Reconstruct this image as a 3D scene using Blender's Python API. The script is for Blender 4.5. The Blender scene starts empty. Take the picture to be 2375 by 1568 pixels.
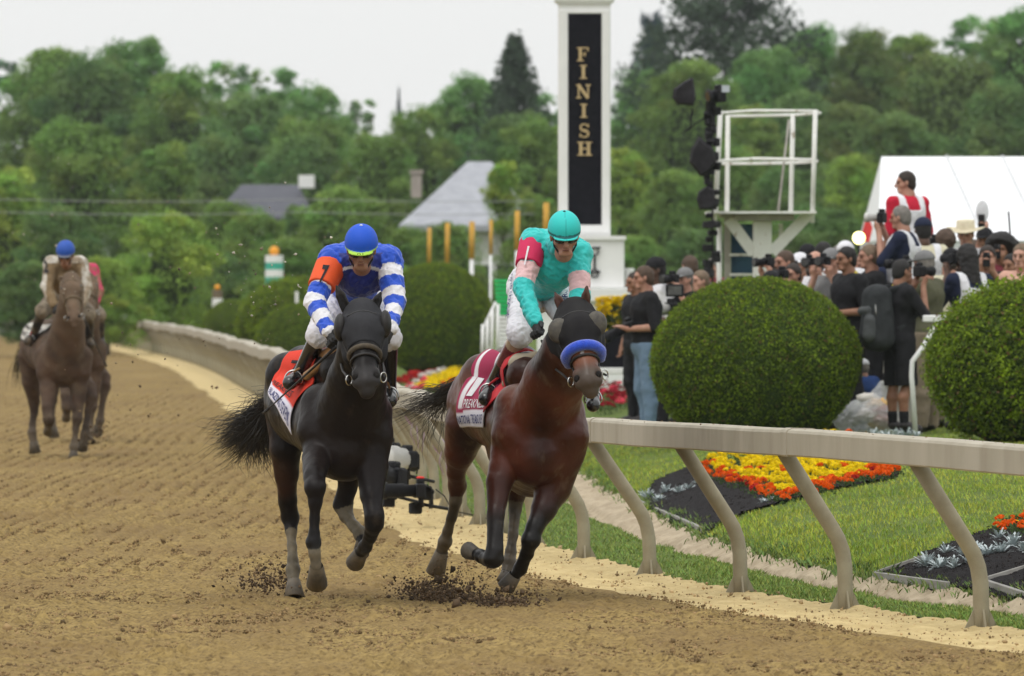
import bpy, math, random
import numpy as np
PI = math.pi
random.seed(7); rng = np.random.default_rng(7)
SC = bpy.context.scene
COL = SC.collection
# ------------------------------------------------------------------ camera, sky, sun, exposure
FPX, CX, HY, CAMZ = 20000.0, 1187.5, 645.0, 2.02     # focal length in px of a 2375 px wide frame, centre column, horizon row, lens height
cam_d = bpy.data.cameras.new('camera'); cam = bpy.data.objects.new('camera', cam_d); COL.objects.link(cam)
cam.location = (0, 0, CAMZ)
cam.rotation_euler = (PI/2 - math.atan((784.0-HY)/FPX), 0, 0)
cam_d.sensor_width = 36.0; cam_d.lens = 36.0*FPX/2375.0
cam_d.clip_start = 1.0; cam_d.clip_end = 6000.0
cam_d.dof.use_dof = True; cam_d.dof.focus_distance = 54.0; cam_d.dof.aperture_fstop = 7.6
SC.camera = cam
world = bpy.data.worlds.new('World'); SC.world = world; world.use_nodes = True
wn, wl = world.node_tree.nodes, world.node_tree.links
wn.clear()
wo = wn.new('ShaderNodeOutputWorld'); bg = wn.new('ShaderNodeBackground'); bg.inputs['Strength'].default_value = 0.1
sky = wn.new('ShaderNodeTexSky'); sky.sky_type = 'NISHITA'; sky.sun_disc = False
SUN_EL, SUN_AZ = math.radians(62), math.radians(210)
sky.sun_elevation = SUN_EL; sky.sun_rotation = SUN_AZ
mx = wn.new('ShaderNodeMixRGB'); mx.inputs[0].default_value = 0.95; mx.inputs[2].default_value = (8.55, 8.6, 8.55, 1)
# overcast: evenly grey-white, brighter overhead than at the horizon as an overcast sky is
wtc = wn.new('ShaderNodeTexCoord'); wsx = wn.new('ShaderNodeSeparateXYZ'); wmr = wn.new('ShaderNodeMapRange'); wmr.inputs[1].default_value = 0.0; wmr.inputs[2].default_value = 1.0; wmr.inputs[3].default_value = 1.0; wmr.inputs[4].default_value = 1.75
wvm = wn.new('ShaderNodeVectorMath'); wvm.operation = 'SCALE'
wl.new(wtc.outputs['Generated'], wsx.inputs[0]); wl.new(wsx.outputs['Z'], wmr.inputs[0])
wl.new(sky.outputs[0], mx.inputs[1]); wl.new(mx.outputs[0], wvm.inputs[0]); wl.new(wmr.outputs[0], wvm.inputs['Scale']); wl.new(wvm.outputs[0], bg.inputs[0]); wl.new(bg.outputs[0], wo.inputs[0])
sl = bpy.data.lights.new('sun', 'SUN'); sl.energy = 1.0; sl.angle = math.radians(24); sl.color = (1.0, 0.97, 0.92)
sun = bpy.data.objects.new('sun', sl); COL.objects.link(sun)
# direction to the sun: behind and to the left of the camera, high
sun.rotation_euler = (PI/2-SUN_EL, 0, PI-SUN_AZ)
SC.view_settings.view_transform = 'Standard'; SC.view_settings.look = 'None'
SC.view_settings.exposure = 0.05; SC.view_settings.gamma = 1.0; SC.view_settings.use_curve_mapping = False
SC.cycles.use_denoising = True
SC.cycles.max_bounces = 6; SC.cycles.transparent_max_bounces = 8
try: SC.cycles.denoiser = 'OPENIMAGEDENOISE'
except Exception: pass

# ------------------------------------------------------------------ helpers
def W(x, y, d):
    "world point seen at picture position x, y when it stands d metres away"
    return np.array([(x-CX)/FPX*d, d, CAMZ-(y-HY)/FPX*d])
def hexc(h, k=1.0):
    h = h.lstrip('#'); v = [int(h[i:i+2], 16)/255 for i in (0, 2, 4)]
    return tuple((c/12.92 if c <= .04045 else ((c+.055)/1.055)**2.4)*k for c in v)
def npmesh(name, V, F, cols=None, smooth=True):
    me = bpy.data.meshes.new(name)
    V = np.asarray(V, np.float32); F = np.asarray(F, np.int32)
    k = F.shape[1]
    me.vertices.add(len(V)); me.vertices.foreach_set('co', V.ravel())
    me.loops.add(F.size); me.loops.foreach_set('vertex_index', F.ravel())
    me.polygons.add(len(F)); me.polygons.foreach_set('loop_start', np.arange(0, F.size, k, dtype=np.int32))
    me.polygons.foreach_set('loop_total', np.full(len(F), k, np.int32))
    me.update(calc_edges=True); me.validate()
    if smooth: me.polygons.foreach_set('use_smooth', np.ones(len(me.polygons), bool))
    if cols is not None:
        a = me.attributes.new('Col', 'FLOAT_COLOR', 'POINT')
        c = np.ones((len(V), 4), np.float32); c[:, :3] = cols
        a.data.foreach_set('color', c.ravel())
    return me
def link(name, me, mat=None, parent=None, kind=None):
    o = bpy.data.objects.new(name, me); COL.objects.link(o)
    if mat is not None and me is not None and len(me.materials) == 0: me.materials.append(mat)
    if parent is not None:
        o.parent = parent
        o.matrix_parent_inverse = parent.matrix_basis.inverted()
    if kind: o['kind'] = kind
    return o
def tag(o, label=None, cat=None, group=None, kind=None):
    if label: o['label'] = label
    if cat: o['category'] = cat
    if group: o['group'] = group
    if kind: o['kind'] = kind
    return o
def thing(name, label, cat, loc=(0, 0, 0), group=None):
    o = bpy.data.objects.new(name, None); COL.objects.link(o); o.location = [float(v) for v in loc]
    o.empty_display_size = .1
    return tag(o, label, cat, group)

class MB:
    "collects simple solids into one mesh"
    def __init__(s): s.v = []; s.f = []
    def add(s, V, F):
        n = len(s.v); s.v += [tuple(map(float, p)) for p in V]; s.f += [tuple(i+n for i in f) for f in F]; return s
    def box(s, c, size, R=None, bev=0.0):
        x, y, z = [q/2 for q in size]
        if bev > 0:
            b = min(bev, x*.49, y*.49, z*.49); P = []; 
            for sx in (-1, 1):
                for sy in (-1, 1):
                    for sz in (-1, 1):
                        P += [(sx*x, sy*(y-b), sz*(z-b)), (sx*(x-b), sy*y, sz*(z-b)), (sx*(x-b), sy*(y-b), sz*z)]
            P = np.array(P)
            def I(a, b_, c_, k): return ((a*2+b_)*2+c_)*3+k
            F = []
            F += [(I(0,0,0,0), I(0,0,1,0), I(0,1,1,0), I(0,1,0,0)), (I(1,0,0,0), I(1,1,0,0), I(1,1,1,0), I(1,0,1,0))]
            F += [(I(0,0,0,1), I(1,0,0,1), I(1,0,1,1), I(0,0,1,1)), (I(0,1,0,1), I(0,1,1,1), I(1,1,1,1), I(1,1,0,1))]
            F += [(I(0,0,0,2), I(0,1,0,2), I(1,1,0,2), I(1,0,0,2)), (I(0,0,1,2), I(1,0,1,2), I(1,1,1,2), I(0,1,1,2))]
            for a in (0, 1):
                for c_ in (0, 1):
                    F += [(I(a,c_,0,0), I(a,c_,0,1), I(a,c_,1,1), I(a,c_,1,0)), (I(a,0,c_,0), I(a,0,c_,2), I(a,1,c_,2), I(a,1,c_,0)),
                          (I(0,a,c_,1), I(0,a,c_,2), I(1,a,c_,2), I(1,a,c_,1))]
            for a in (0, 1):
                for b_ in (0, 1):
                    for c_ in (0, 1): F += [(I(a,b_,c_,0), I(a,b_,c_,1), I(a,b_,c_,2))]
        else:
            P = np.array([(i, j, k) for i in (-x, x) for j in (-y, y) for k in (-z, z)])
            F = [(0,1,3,2), (4,6,7,5), (0,4,5,1), (2,3,7,6), (0,2,6,4), (1,5,7,3)]
        if R is not None: P = P @ np.array(R).T
        return s.add(P+np.array(c), F)
    def tube(s, pts, rad, n=10, caps=True, flat=1.0, up=(0, 0, 1)):
        pts = [np.array(p, float) for p in pts]; m = len(pts)
        if not hasattr(rad, '__len__'): rad = [rad]*m
        V = []; prev = None
        for i in range(m):
            t = pts[min(i+1, m-1)]-pts[max(i-1, 0)]; t /= (np.linalg.norm(t)+1e-9)
            u = np.array(up, float) if prev is None else prev
            a = u-t*np.dot(u, t)
            if np.linalg.norm(a) < 1e-3: a = np.array([1., .1, 0])-t*np.dot([1., .1, 0], t)
            a /= np.linalg.norm(a); prev = a; b = np.cross(t, a)
            for k in range(n):
                q = 2*PI*k/n; V.append(pts[i]+rad[i]*(a*math.cos(q)*flat+b*math.sin(q)))
        F = [(i*n+k, i*n+(k+1) % n, (i+1)*n+(k+1) % n, (i+1)*n+k) for i in range(m-1) for k in range(n)]
        if caps: F += [tuple(range(n))[::-1], tuple((m-1)*n+k for k in range(n))]
        return s.add(V, F)
    def ell(s, c, r, R=None, nu=12, nv=8, jit=0.0, rs=None):
        V = [(0, 0, -1)]
        for j in range(1, nv):
            th = PI*j/nv
            for i in range(nu): V.append((math.sin(th)*math.cos(2*PI*i/nu), math.sin(th)*math.sin(2*PI*i/nu), -math.cos(th)))
        V.append((0, 0, 1)); V = np.array(V)
        if jit: V = V*(1+(rs or rng).uniform(-jit, jit, (len(V), 1)))
        V = V*np.array(r)
        if R is not None: V = V @ np.array(R).T
        F = [(0, 1+(i+1) % nu, 1+i) for i in range(nu)]
        for j in range(nv-2):
            for i in range(nu): a = 1+j*nu; F.append((a+i, a+(i+1) % nu, a+nu+(i+1) % nu, a+nu+i))
        L = len(V)-1; a = 1+(nv-2)*nu
        F += [(a+i, a+(i+1) % nu, L) for i in range(nu)]
        return s.add(V+np.array(c), F)
    def mesh(s, name, smooth=False):
        me = bpy.data.meshes.new(name); me.from_pydata(s.v, [], s.f); me.update()
        if smooth: me.polygons.foreach_set('use_smooth', np.ones(len(me.polygons), bool))
        return me
    def build(s, name, mat, parent=None, smooth=False, kind=None): return link(name, s.mesh(name, smooth), mat, parent, kind)

# ---- procedural materials
MATS = {}
def mat(name, c1, c2=None, scale=8.0, rough=.7, bump=0.0, bscale=40.0, attr=False, spec=.4, metal=0.0, lo=.35, hi=.65,
        emit=None, alpha=1.0, trans=0.0, sheen=0.0, c3=None, scale3=2.0, lo3=.5, hi3=.7, vec='obj', coat=0.0, subs=0.0, stretch=None):
    if name in MATS: return MATS[name]
    m = bpy.data.materials.new(name); m.use_nodes = True; MATS[name] = m
    n, l = m.node_tree.nodes, m.node_tree.links
    b = n['Principled BSDF']
    tc = n.new('ShaderNodeTexCoord'); src = tc.outputs['Object']
    if stretch:
        mp = n.new('ShaderNodeMapping'); mp.inputs['Scale'].default_value = stretch; l.new(src, mp.inputs[0]); src = mp.outputs[0]
    def noise(sc, det=5.0):
        t = n.new('ShaderNodeTexNoise'); t.inputs['Scale'].default_value = sc; t.inputs['Detail'].default_value = det
        t.inputs['Roughness'].default_value = .6; l.new(src, t.inputs['Vector']); return t.outputs['Fac']
    def mixc(fac, A, B):
        x = n.new('ShaderNodeMixRGB'); l.new(fac, x.inputs[0])
        for i, v in ((1, A), (2, B)):
            if hasattr(v, 'is_linked') or not isinstance(v, (tuple, list)): l.new(v, x.inputs[i])
            else: x.inputs[i].default_value = (*v[:3], 1)
        return x.outputs[0]
    def rampf(f, a, b_):
        r = n.new('ShaderNodeMapRange'); r.inputs[1].default_value = a; r.inputs[2].default_value = b_; l.new(f, r.inputs[0]); return r.outputs[0]
    if attr:
        at = n.new('ShaderNodeAttribute'); at.attribute_name = 'Col'; base = at.outputs['Color']
        if c2 is not None:     # c2 is a dirt colour, blended in by noise up to 'hi' strength
            f = rampf(noise(scale), lo, hi); q = n.new('ShaderNodeMath'); q.operation = 'MULTIPLY'; q.inputs[1].default_value = c1[0] if isinstance(c1, (tuple, list)) else c1
            l.new(f, q.inputs[0]); base = mixc(q.outputs[0], base, c2)
    else:
        base = mixc(rampf(noise(scale), lo, hi), c1, c2 if c2 is not None else tuple(v*.8 for v in c1))
    if c3 is not None: base = mixc(rampf(noise(scale3), lo3, hi3), base, c3)
    l.new(base, b.inputs['Base Color'])
    b.inputs['Roughness'].default_value = rough; b.inputs['Metallic'].default_value = metal
    b.inputs['Specular IOR Level'].default_value = spec
    b.inputs['Sheen Weight'].default_value = sheen; b.inputs['Coat Weight'].default_value = coat
    if subs: b.inputs['Subsurface Weight'].default_value = subs; b.inputs['Subsurface Radius'].default_value = (.02, .008, .005)
    if bump:
        bp = n.new('ShaderNodeBump'); bp.inputs['Strength'].default_value = 1.0; bp.inputs['Distance'].default_value = bump
        l.new(noise(bscale, 3), bp.inputs['Height']); l.new(bp.outputs[0], b.inputs['Normal'])
    if emit: b.inputs['Emission Color'].default_value = (*emit[:3], 1); b.inputs['Emission Strength'].default_value = emit[3]
    if alpha < 1: b.inputs['Alpha'].default_value = alpha
    if trans: b.inputs['Transmission Weight'].default_value = trans
    return m

# ---- bodies: smooth unions of tapered limbs on a grid, skinned as one continuous mesh
def nrm(v): v = np.array(v, float); return v/(np.linalg.norm(v)+1e-12)
def cone(a, b, ra, rb, op='u', k=None, lay=''): return dict(t='c', a=np.array(a, float), b=np.array(b, float), ra=float(ra), rb=float(rb), op=op, k=k, lay=lay)
def ball(a, r, **kw): return cone(a, np.array(a, float)+[0, 0, 1e-4], r, r, **kw)
def elli(c, r, R=np.eye(3), op='u', k=None, lay=''): return dict(t='e', c=np.array(c, float), r=np.array(r, float), R=np.array(R, float), op=op, k=k, lay=lay)
def plane(c, n_, lay=''): return dict(t='p', c=np.array(c, float), n=nrm(n_), op='i', k=None, lay=lay)
def pdist(P, q, infl=0.0):
    if q['t'] == 'c':
        a, b = q['a'], q['b']; ab = b-a; L2 = ab @ ab+1e-12
        h = np.clip(((P-a) @ ab)/L2, 0, 1)
        return np.linalg.norm(P-(a+h[..., None]*ab), axis=-1)-(q['ra']+(q['rb']-q['ra'])*h+infl)
    if q['t'] == 'e':
        r = q['r']+infl; Q = (P-q['c']) @ q['R'].T
        k0 = np.linalg.norm(Q/r, axis=-1); k1 = np.linalg.norm(Q/(r*r), axis=-1)+1e-9
        return k0*(k0-1)/k1
    return (P-q['c']) @ q['n']
def comb(D, d, q, k):
    kk = q['k'] if q['k'] is not None else k
    if q['op'] == 'u':
        h = np.clip(.5+.5*(D-d)/kk, 0, 1); return D*(1-h)+d*h-kk*h*(1-h)
    if q['op'] == 's':
        h = np.clip(.5-.5*(D+d)/kk, 0, 1); return D*(1-h)+(-d)*h+kk*h*(1-h)
    return np.maximum(D, d)
def sdf(P, prims, k=.03, infl=0.0):
    D = np.full(P.shape[:-1], 9.0)
    for q in prims: D = comb(D, pdist(P, q, infl if q['op'] == 'u' else 0), q, k)
    return D
def snet(F, org, h):
    s = F < 0
    c = s[:-1,:-1,:-1].astype(np.int8)+s[1:,:-1,:-1]+s[:-1,1:,:-1]+s[1:,1:,:-1]+s[:-1,:-1,1:]+s[1:,:-1,1:]+s[:-1,1:,1:]+s[1:,1:,1:]
    act = (c > 0) & (c < 8); cells = np.argwhere(act); idx = np.full(act.shape, -1, np.int32); idx[act] = np.arange(len(cells))
    pos = np.zeros((len(cells), 3)); cnt = np.zeros(len(cells))
    crn = [(i, j, k) for i in (0, 1) for j in (0, 1) for k in (0, 1)]
    for A in crn:
        for ax in range(3):
            if A[ax]: continue
            B = list(A); B[ax] = 1
            ia = cells+np.array(A); ib = cells+np.array(B)
            va = F[ia[:, 0], ia[:, 1], ia[:, 2]]; vb = F[ib[:, 0], ib[:, 1], ib[:, 2]]
            m = (va < 0) != (vb < 0); t = np.where(m, va/np.where(m, va-vb, 1), 0)
            p = np.array(A, float)[None]+t[:, None]*(np.array(B)-np.array(A))[None]
            pos += p*m[:, None]; cnt += m
    V = (cells+pos/cnt[:, None])*h+org
    Q = []
    for ax in range(3):
        s0 = np.moveaxis(s, ax, 0); id0 = np.moveaxis(idx, ax, 0)
        e = s0[:-1] != s0[1:]
        e[:, 0, :] = False; e[:, :, 0] = False; e[:, -1, :] = False; e[:, :, -1] = False
        I = np.argwhere(e); i, j, k = I.T
        q = np.stack([id0[i, j-1, k-1], id0[i, j, k-1], id0[i, j, k], id0[i, j-1, k]], 1)
        fl = s0[i, j, k]
        if ax == 1: fl = ~fl
        q = np.where(fl[:, None], q, q[:, ::-1]); Q.append(q)
    Q = np.concatenate(Q); Q = Q[(Q >= 0).all(1)]
    return V, Q
def field_mesh(name, prims, h, k=.03, infl=0.0, colfn=None, noise=None, clip=None):
    U = [q for q in prims if q['op'] == 'u']
    lo = np.min([np.minimum(q['a']-q['ra'], q['b']-q['rb']) if q['t'] == 'c' else q['c']-q['r'].max() for q in U], 0)-infl-3*h
    hi = np.max([np.maximum(q['a']+q['ra'], q['b']+q['rb']) if q['t'] == 'c' else q['c']+q['r'].max() for q in U], 0)+infl+3*h
    n = np.ceil((hi-lo)/h).astype(int)+1
    ax = [lo[i]+h*np.arange(n[i]) for i in range(3)]
    D = np.full(n, 1.0, np.float64)
    for q in prims:
        kk = q['k'] if q['k'] is not None else k
        if q['t'] == 'p': sl_ = [slice(0, n[i]) for i in range(3)]
        else:
            if q['t'] == 'c': r = max(q['ra'], q['rb']); a = np.minimum(q['a'], q['b'])-r; b = np.maximum(q['a'], q['b'])+r
            else: r = q['r'].max(); a = q['c']-r; b = q['c']+r
            m = kk+infl+3*h
            i0 = np.clip(np.floor((a-m-lo)/h).astype(int), 0, n-1); i1 = np.clip(np.ceil((b+m-lo)/h).astype(int)+1, 1, n)
            sl_ = [slice(i0[i], i1[i]) for i in range(3)]
        P = np.stack(np.meshgrid(ax[0][sl_[0]], ax[1][sl_[1]], ax[2][sl_[2]], indexing='ij'), -1)
        if P.size == 0: continue
        D[sl_[0], sl_[1], sl_[2]] = comb(D[sl_[0], sl_[1], sl_[2]], pdist(P, q, infl if q['op'] == 'u' else 0), q, kk)
    if noise is not None or clip is not None:
        P = np.stack(np.meshgrid(*ax, indexing='ij'), -1)
        near = np.abs(D) < .06
        if noise is not None: D[near] += noise(P[near])
        if clip is not None: D = np.maximum(D, clip(P))
    V, Q = snet(D, lo, h)
    cols = colfn(V) if colfn is not None else None
    return npmesh(name, V, Q, cols)
def along(V, J):
    "arc length of the nearest point on polyline J, and the distance to it"
    J = np.array(J); best = np.full(len(V), 1e9); s = np.zeros(len(V)); acc = 0
    for a, b in zip(J[:-1], J[1:]):
        ab = b-a; L = np.linalg.norm(ab); t = np.clip((V-a) @ ab/(L*L), 0, 1)
        d = np.linalg.norm(V-(a+t[:, None]*ab), axis=1); m = d < best
        best[m] = d[m]; s[m] = (acc+t*L)[m]; acc += L
    return s, best
def vnoise(P, sc, seed=0):
    "cheap smooth noise, -1..1"
    P = np.asarray(P)*sc; r = np.random.default_rng(seed); v = 0
    for i in range(5):
        k = nrm(r.normal(size=P.shape[-1]))*(1+.6*i); v = v+np.sin(P @ k*2.3+r.uniform(0, 6.28)+1.3*np.sin(P @ np.roll(k, 1)*1.7+i))/(1+.35*i)
    return v/3.4
def frame(f, up=(0, 0, 1)):
    "rows: right, forward, up"
    f = nrm(f); r = nrm(np.cross(f, up)); u = np.cross(r, f); return np.stack([r, f, u])
def text_mesh(txt, name='lettering', extrude=0.0, size=1.0, bold=0.0):
    cu = bpy.data.curves.new(name, 'FONT'); cu.body = txt; cu.size = size; cu.extrude = extrude; cu.align_x = 'CENTER'; cu.align_y = 'CENTER'
    cu.resolution_u = 3; cu.offset = bold
    o = bpy.data.objects.new(name, cu); COL.objects.link(o)
    dg = bpy.context.evaluated_depsgraph_get(); me = bpy.data.meshes.new_from_object(o.evaluated_get(dg))
    bpy.data.objects.remove(o); bpy.data.curves.remove(cu)
    V = np.array([v.co[:] for v in me.vertices]); F = [tuple(p.vertices) for p in me.polygons]
    bpy.data.meshes.remove(me); return V, F
# ================================================================== THE SETTING
def hermite(xs, ys, q):
    xs, ys = np.array(xs, float), np.array(ys, float); m = np.gradient(ys, xs)
    q = np.asarray(q, float); i = np.clip(np.searchsorted(xs, q)-1, 0, len(xs)-2); h = xs[i+1]-xs[i]; t = (q-xs[i])/h
    lo = ys[0]+(q-xs[0])*m[0]; hi = ys[-1]+(q-xs[-1])*m[-1]
    v = (2*t**3-3*t**2+1)*ys[i]+(t**3-2*t**2+t)*h*m[i]+(-2*t**3+3*t**2)*ys[i+1]+(t**3-t**2)*h*m[i+1]
    return np.where(q < xs[0], lo, np.where(q > xs[-1], hi, v))
RY = [43, 46.7, 49.6, 52.5, 55.1, 58.5, 61.7, 64.9, 70, 77.6, 88, 110, 144, 197, 245, 300]
RX = [4.35, 3.40, 2.70, 2.03, 1.46, .92, .50, .16, -.26, -.68, -1.2, -2.35, -4.2, -7.15, -10.7, -15.6]
def xr(Y): return hermite(RY, RX, Y)
TAB = rng.random((256, 256))
def n2(x, y, seed=0):
    x = np.asarray(x, float)+seed*17.3; y = np.asarray(y, float)+seed*5.7
    i = np.floor(x).astype(int); j = np.floor(y).astype(int); u = x-i; v = y-j; u = u*u*(3-2*u); v = v*v*(3-2*v)
    g = lambda a, b: TAB[a & 255, b & 255]
    return (g(i, j)*(1-u)+g(i+1, j)*u)*(1-v)+(g(i, j+1)*(1-u)+g(i+1, j+1)*u)*v
def b0(Y): return -.78+.10*(n2(Y*.35, 0, 3)-.5)+.14*(n2(Y*1.7, 0, 4)-.5)      # loam to pale sand
def b1(Y): return .06+.10*(n2(Y*1.1, 0, 5)-.5)+.05*(n2(Y*6, 0, 6)-.5)       # sand to grass verge
def b2(Y): return np.interp(Y, [50, 55, 65, 78, 200], [.62, .72, .98, 1.2, 1.5])+.10*(n2(Y*1.3, 0, 7)-.5)+.04*(n2(Y*7, 0, 8)-.5)
def b3(Y): return np.interp(Y, [50, 57, 68, 75, 90, 200], [.78, .94, 1.38, 1.55, 1.85, 2.1])+.12*(n2(Y*.9, 0, 9)-.5)+.05*(n2(Y*6, 0, 10)-.5)
def ground_z(X, Y):
    X, Y = np.asarray(X, float), np.asarray(Y, float); t = X-xr(Y); g2, g3 = b2(Y), b3(Y)
    u = t-g3
    up = np.interp(u, [0, .12, .45, 1.1, 2.1, 4, 9, 60], [.09, .14, .23, .34, .42, .47, .5, .5])
    gf = np.clip((t-g2)/(g3-g2), 0, 1); gut = -.03*np.sin(np.clip(gf*3, 0, 1)*PI)+.09*gf**1.3
    z = np.where(u > 0, up, np.where(t > g2, gut, np.where(t > -.2, .02*np.clip((t+.2)/.3, 0, 1)*np.clip((g2-t)*6-.0, -1, 1), 0.0)))
    return z + np.where(u > .3, .03*(n2(X*.8, Y*.5, 11)-.5), 0)
def gz(X, Y): return float(ground_z(X, Y))
def grid_mesh(name, X, Y, Z, cols=None):
    r, c = X.shape; V = np.stack([X, Y, Z], -1).reshape(-1, 3)
    i = np.arange(r-1)[:, None]*c+np.arange(c-1)[None]; i = i.ravel()
    return npmesh(name, V, np.stack([i, i+1, i+c+1, i+c], 1), cols)
M_loam = mat('loam', (.34, .242, .092), (.215, .148, .056), scale=18, rough=.95, bump=.014, bscale=34, c3=(.12, .080, .034), scale3=30, lo3=.50, hi3=.64, spec=.1)
M_sand = mat('pale_sand', (.58, .455, .225), (.45, .34, .16), scale=6, rough=.95, bump=.006, bscale=45, c3=(.44, .31, .165), scale3=22, lo3=.60, hi3=.70, spec=.15)
M_soil = mat('gutter_silt', (.43, .355, .25), (.31, .25, .17), scale=5, rough=.95, bump=.012, bscale=14, c3=(.30, .23, .15), scale3=9, lo3=.58, hi3=.68, spec=.15)
M_lawn = mat('lawn_base', (.115, .16, .035), (.085, .125, .03), scale=3, rough=.95, bump=.02, bscale=60, c3=(.15, .19, .05), scale3=1.1, spec=.1)
M_far = mat('far_ground', (.10, .14, .05), (.16, .14, .08), scale=.05, rough=1)

rows = 42.0*np.exp(np.arange(0, 1960, 1)*.001)
nv, no = 250, 12
Yg = rows[:, None]*np.ones((1, nv+no))
edge = xr(rows)+b0(rows); vis = edge+.066*rows+.6
w = np.concatenate([np.linspace(0, 1, nv)[None]*vis[:, None], vis[:, None]+np.geomspace(1.0, 200, no)[None]], 1)
Xg = edge[:, None]-w
fade = np.clip((150-Yg)/60, .12, 1)
clod = np.maximum(n2(Xg*22, Yg*22, 1)-.52, 0)*.045+np.maximum(n2(Xg*55, Yg*55, 2)-.5, 0)*.02
wob = Xg+.16*n2(Xg*.5, Yg*.12, 4)+.05*n2(Xg*2, Yg*.5, 5)+.25*np.sin(Yg*.05)
furrow = .018*np.sin(wob*2*PI/.19)*(.25+1.1*n2(Xg*.9, Yg*.25, 6))*np.clip((Yg-50)/18, .12, 1)
furrow += .012*(n2(Xg*1.5, Yg*1.5, 8)-.5)
soft = np.clip(w/.25, .15, 1)
Zg = (clod*fade+furrow)*soft
# hoof prints: pits with a thrown-up rim
hr_ = np.random.default_rng(77)
for i in range(520):
    hy = 43+hr_.random()**1.4*42; hx = float(xr(hy)+b0(hy))-.25-hr_.random()*5.5; i0, i1 = np.searchsorted(rows, [hy-.3, hy+.3])
    if abs(hx) > .068*hy: continue
    dX = Xg[i0:i1]-hx; dY = (Yg[i0:i1]-hy)*.8; q_ = np.sqrt(dX**2+dY**2)/.085; Zg[i0:i1] += -.034*np.exp(-q_**2*1.1)+.022*np.exp(-((q_-1.5)/.45)**2)*(.5+n2(Xg[i0:i1]*30, Yg[i0:i1]*30, 9))
Zg[:, :2] = 0
link('race_track', grid_mesh('race_track', Xg, Yg, Zg), M_loam, kind='structure')
# broad damp and dry streaks in the loam
nl_ = M_loam.node_tree; b_ = nl_.nodes['Principled BSDF']; src_ = b_.inputs['Base Color'].links[0].from_socket
tc_ = nl_.nodes.new('ShaderNodeTexCoord'); mp_ = nl_.nodes.new('ShaderNodeMapping'); mp_.inputs['Scale'].default_value = (.9, .22, 1); tn_ = nl_.nodes.new('ShaderNodeTexNoise'); tn_.inputs['Scale'].default_value = 1.1; tn_.inputs['Detail'].default_value = 6
mr_ = nl_.nodes.new('ShaderNodeMapRange'); mr_.inputs[1].default_value = .42; mr_.inputs[2].default_value = .66; mr_.inputs[3].default_value = 0; mr_.inputs[4].default_value = .65
mm_ = nl_.nodes.new('ShaderNodeMixRGB'); mm_.inputs[2].default_value = (.19, .125, .055, 1)
nl_.links.new(tc_.outputs['Object'], mp_.inputs[0]); nl_.links.new(mp_.outputs[0], tn_.inputs['Vector']); nl_.links.new(tn_.outputs['Fac'], mr_.inputs[0]); nl_.links.new(mr_.outputs[0], mm_.inputs[0]); nl_.links.new(src_, mm_.inputs[1]); nl_.links.new(mm_.outputs[0], b_.inputs['Base Color'])
def strip(name, lo, hi, nc, rws, m, amp=0.0, sc=8.0, seed=20):
    Y = rws[:, None]*np.ones((1, nc)); f = np.linspace(0, 1, nc)[None]
    X = xr(rws)[:, None]+lo(rws)[:, None]*(1-f)+hi(rws)[:, None]*f
    Z = ground_z(X, Y)
    if amp: Z = Z+amp*(n2(X*sc, Y*sc, seed)-.5+.6*(n2(X*sc*3, Y*sc*3, seed+1)-.5))*np.sin(PI*np.clip(f*6, 0, .5))
    if lo is b0: Z[:, 0] = 0
    return link(name, grid_mesh(name, X, Y, Z), m, kind='structure')
r2 = 42.0*np.exp(np.arange(0, 980)*.002)
strip('sand_verge', b0, b1, 40, rows[::1][:1100], M_sand, .03, 9)
r3 = rows[1099:]; strip('sand_verge', b0, b1, 8, r3[::3], M_sand)
strip('grass_verge', b1, b2, 14, r2, M_lawn, .01)
strip('drainage_gutter', b2, b3, 26, r2, M_soil, .05, 5, 24)
u_ = np.concatenate([np.linspace(0, 2.2, 40), np.linspace(2.4, 9, 30), np.geomspace(10, 250, 10)])
Yl = r2[:, None]*np.ones((1, len(u_))); Xl = (xr(r2)+b3(r2))[:, None]+u_[None]
link('infield_lawn', grid_mesh('infield_lawn', Xl, Yl, ground_z(Xl, Yl)), M_lawn, kind='structure')
g = MB(); g.add([(-3000, -200, -.35), (3000, -200, -.35), (3000, 5000, -.35), (-3000, 5000, -.35)], [(0, 1, 2, 3)]); g.build('ground', M_far, kind='structure')

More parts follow.
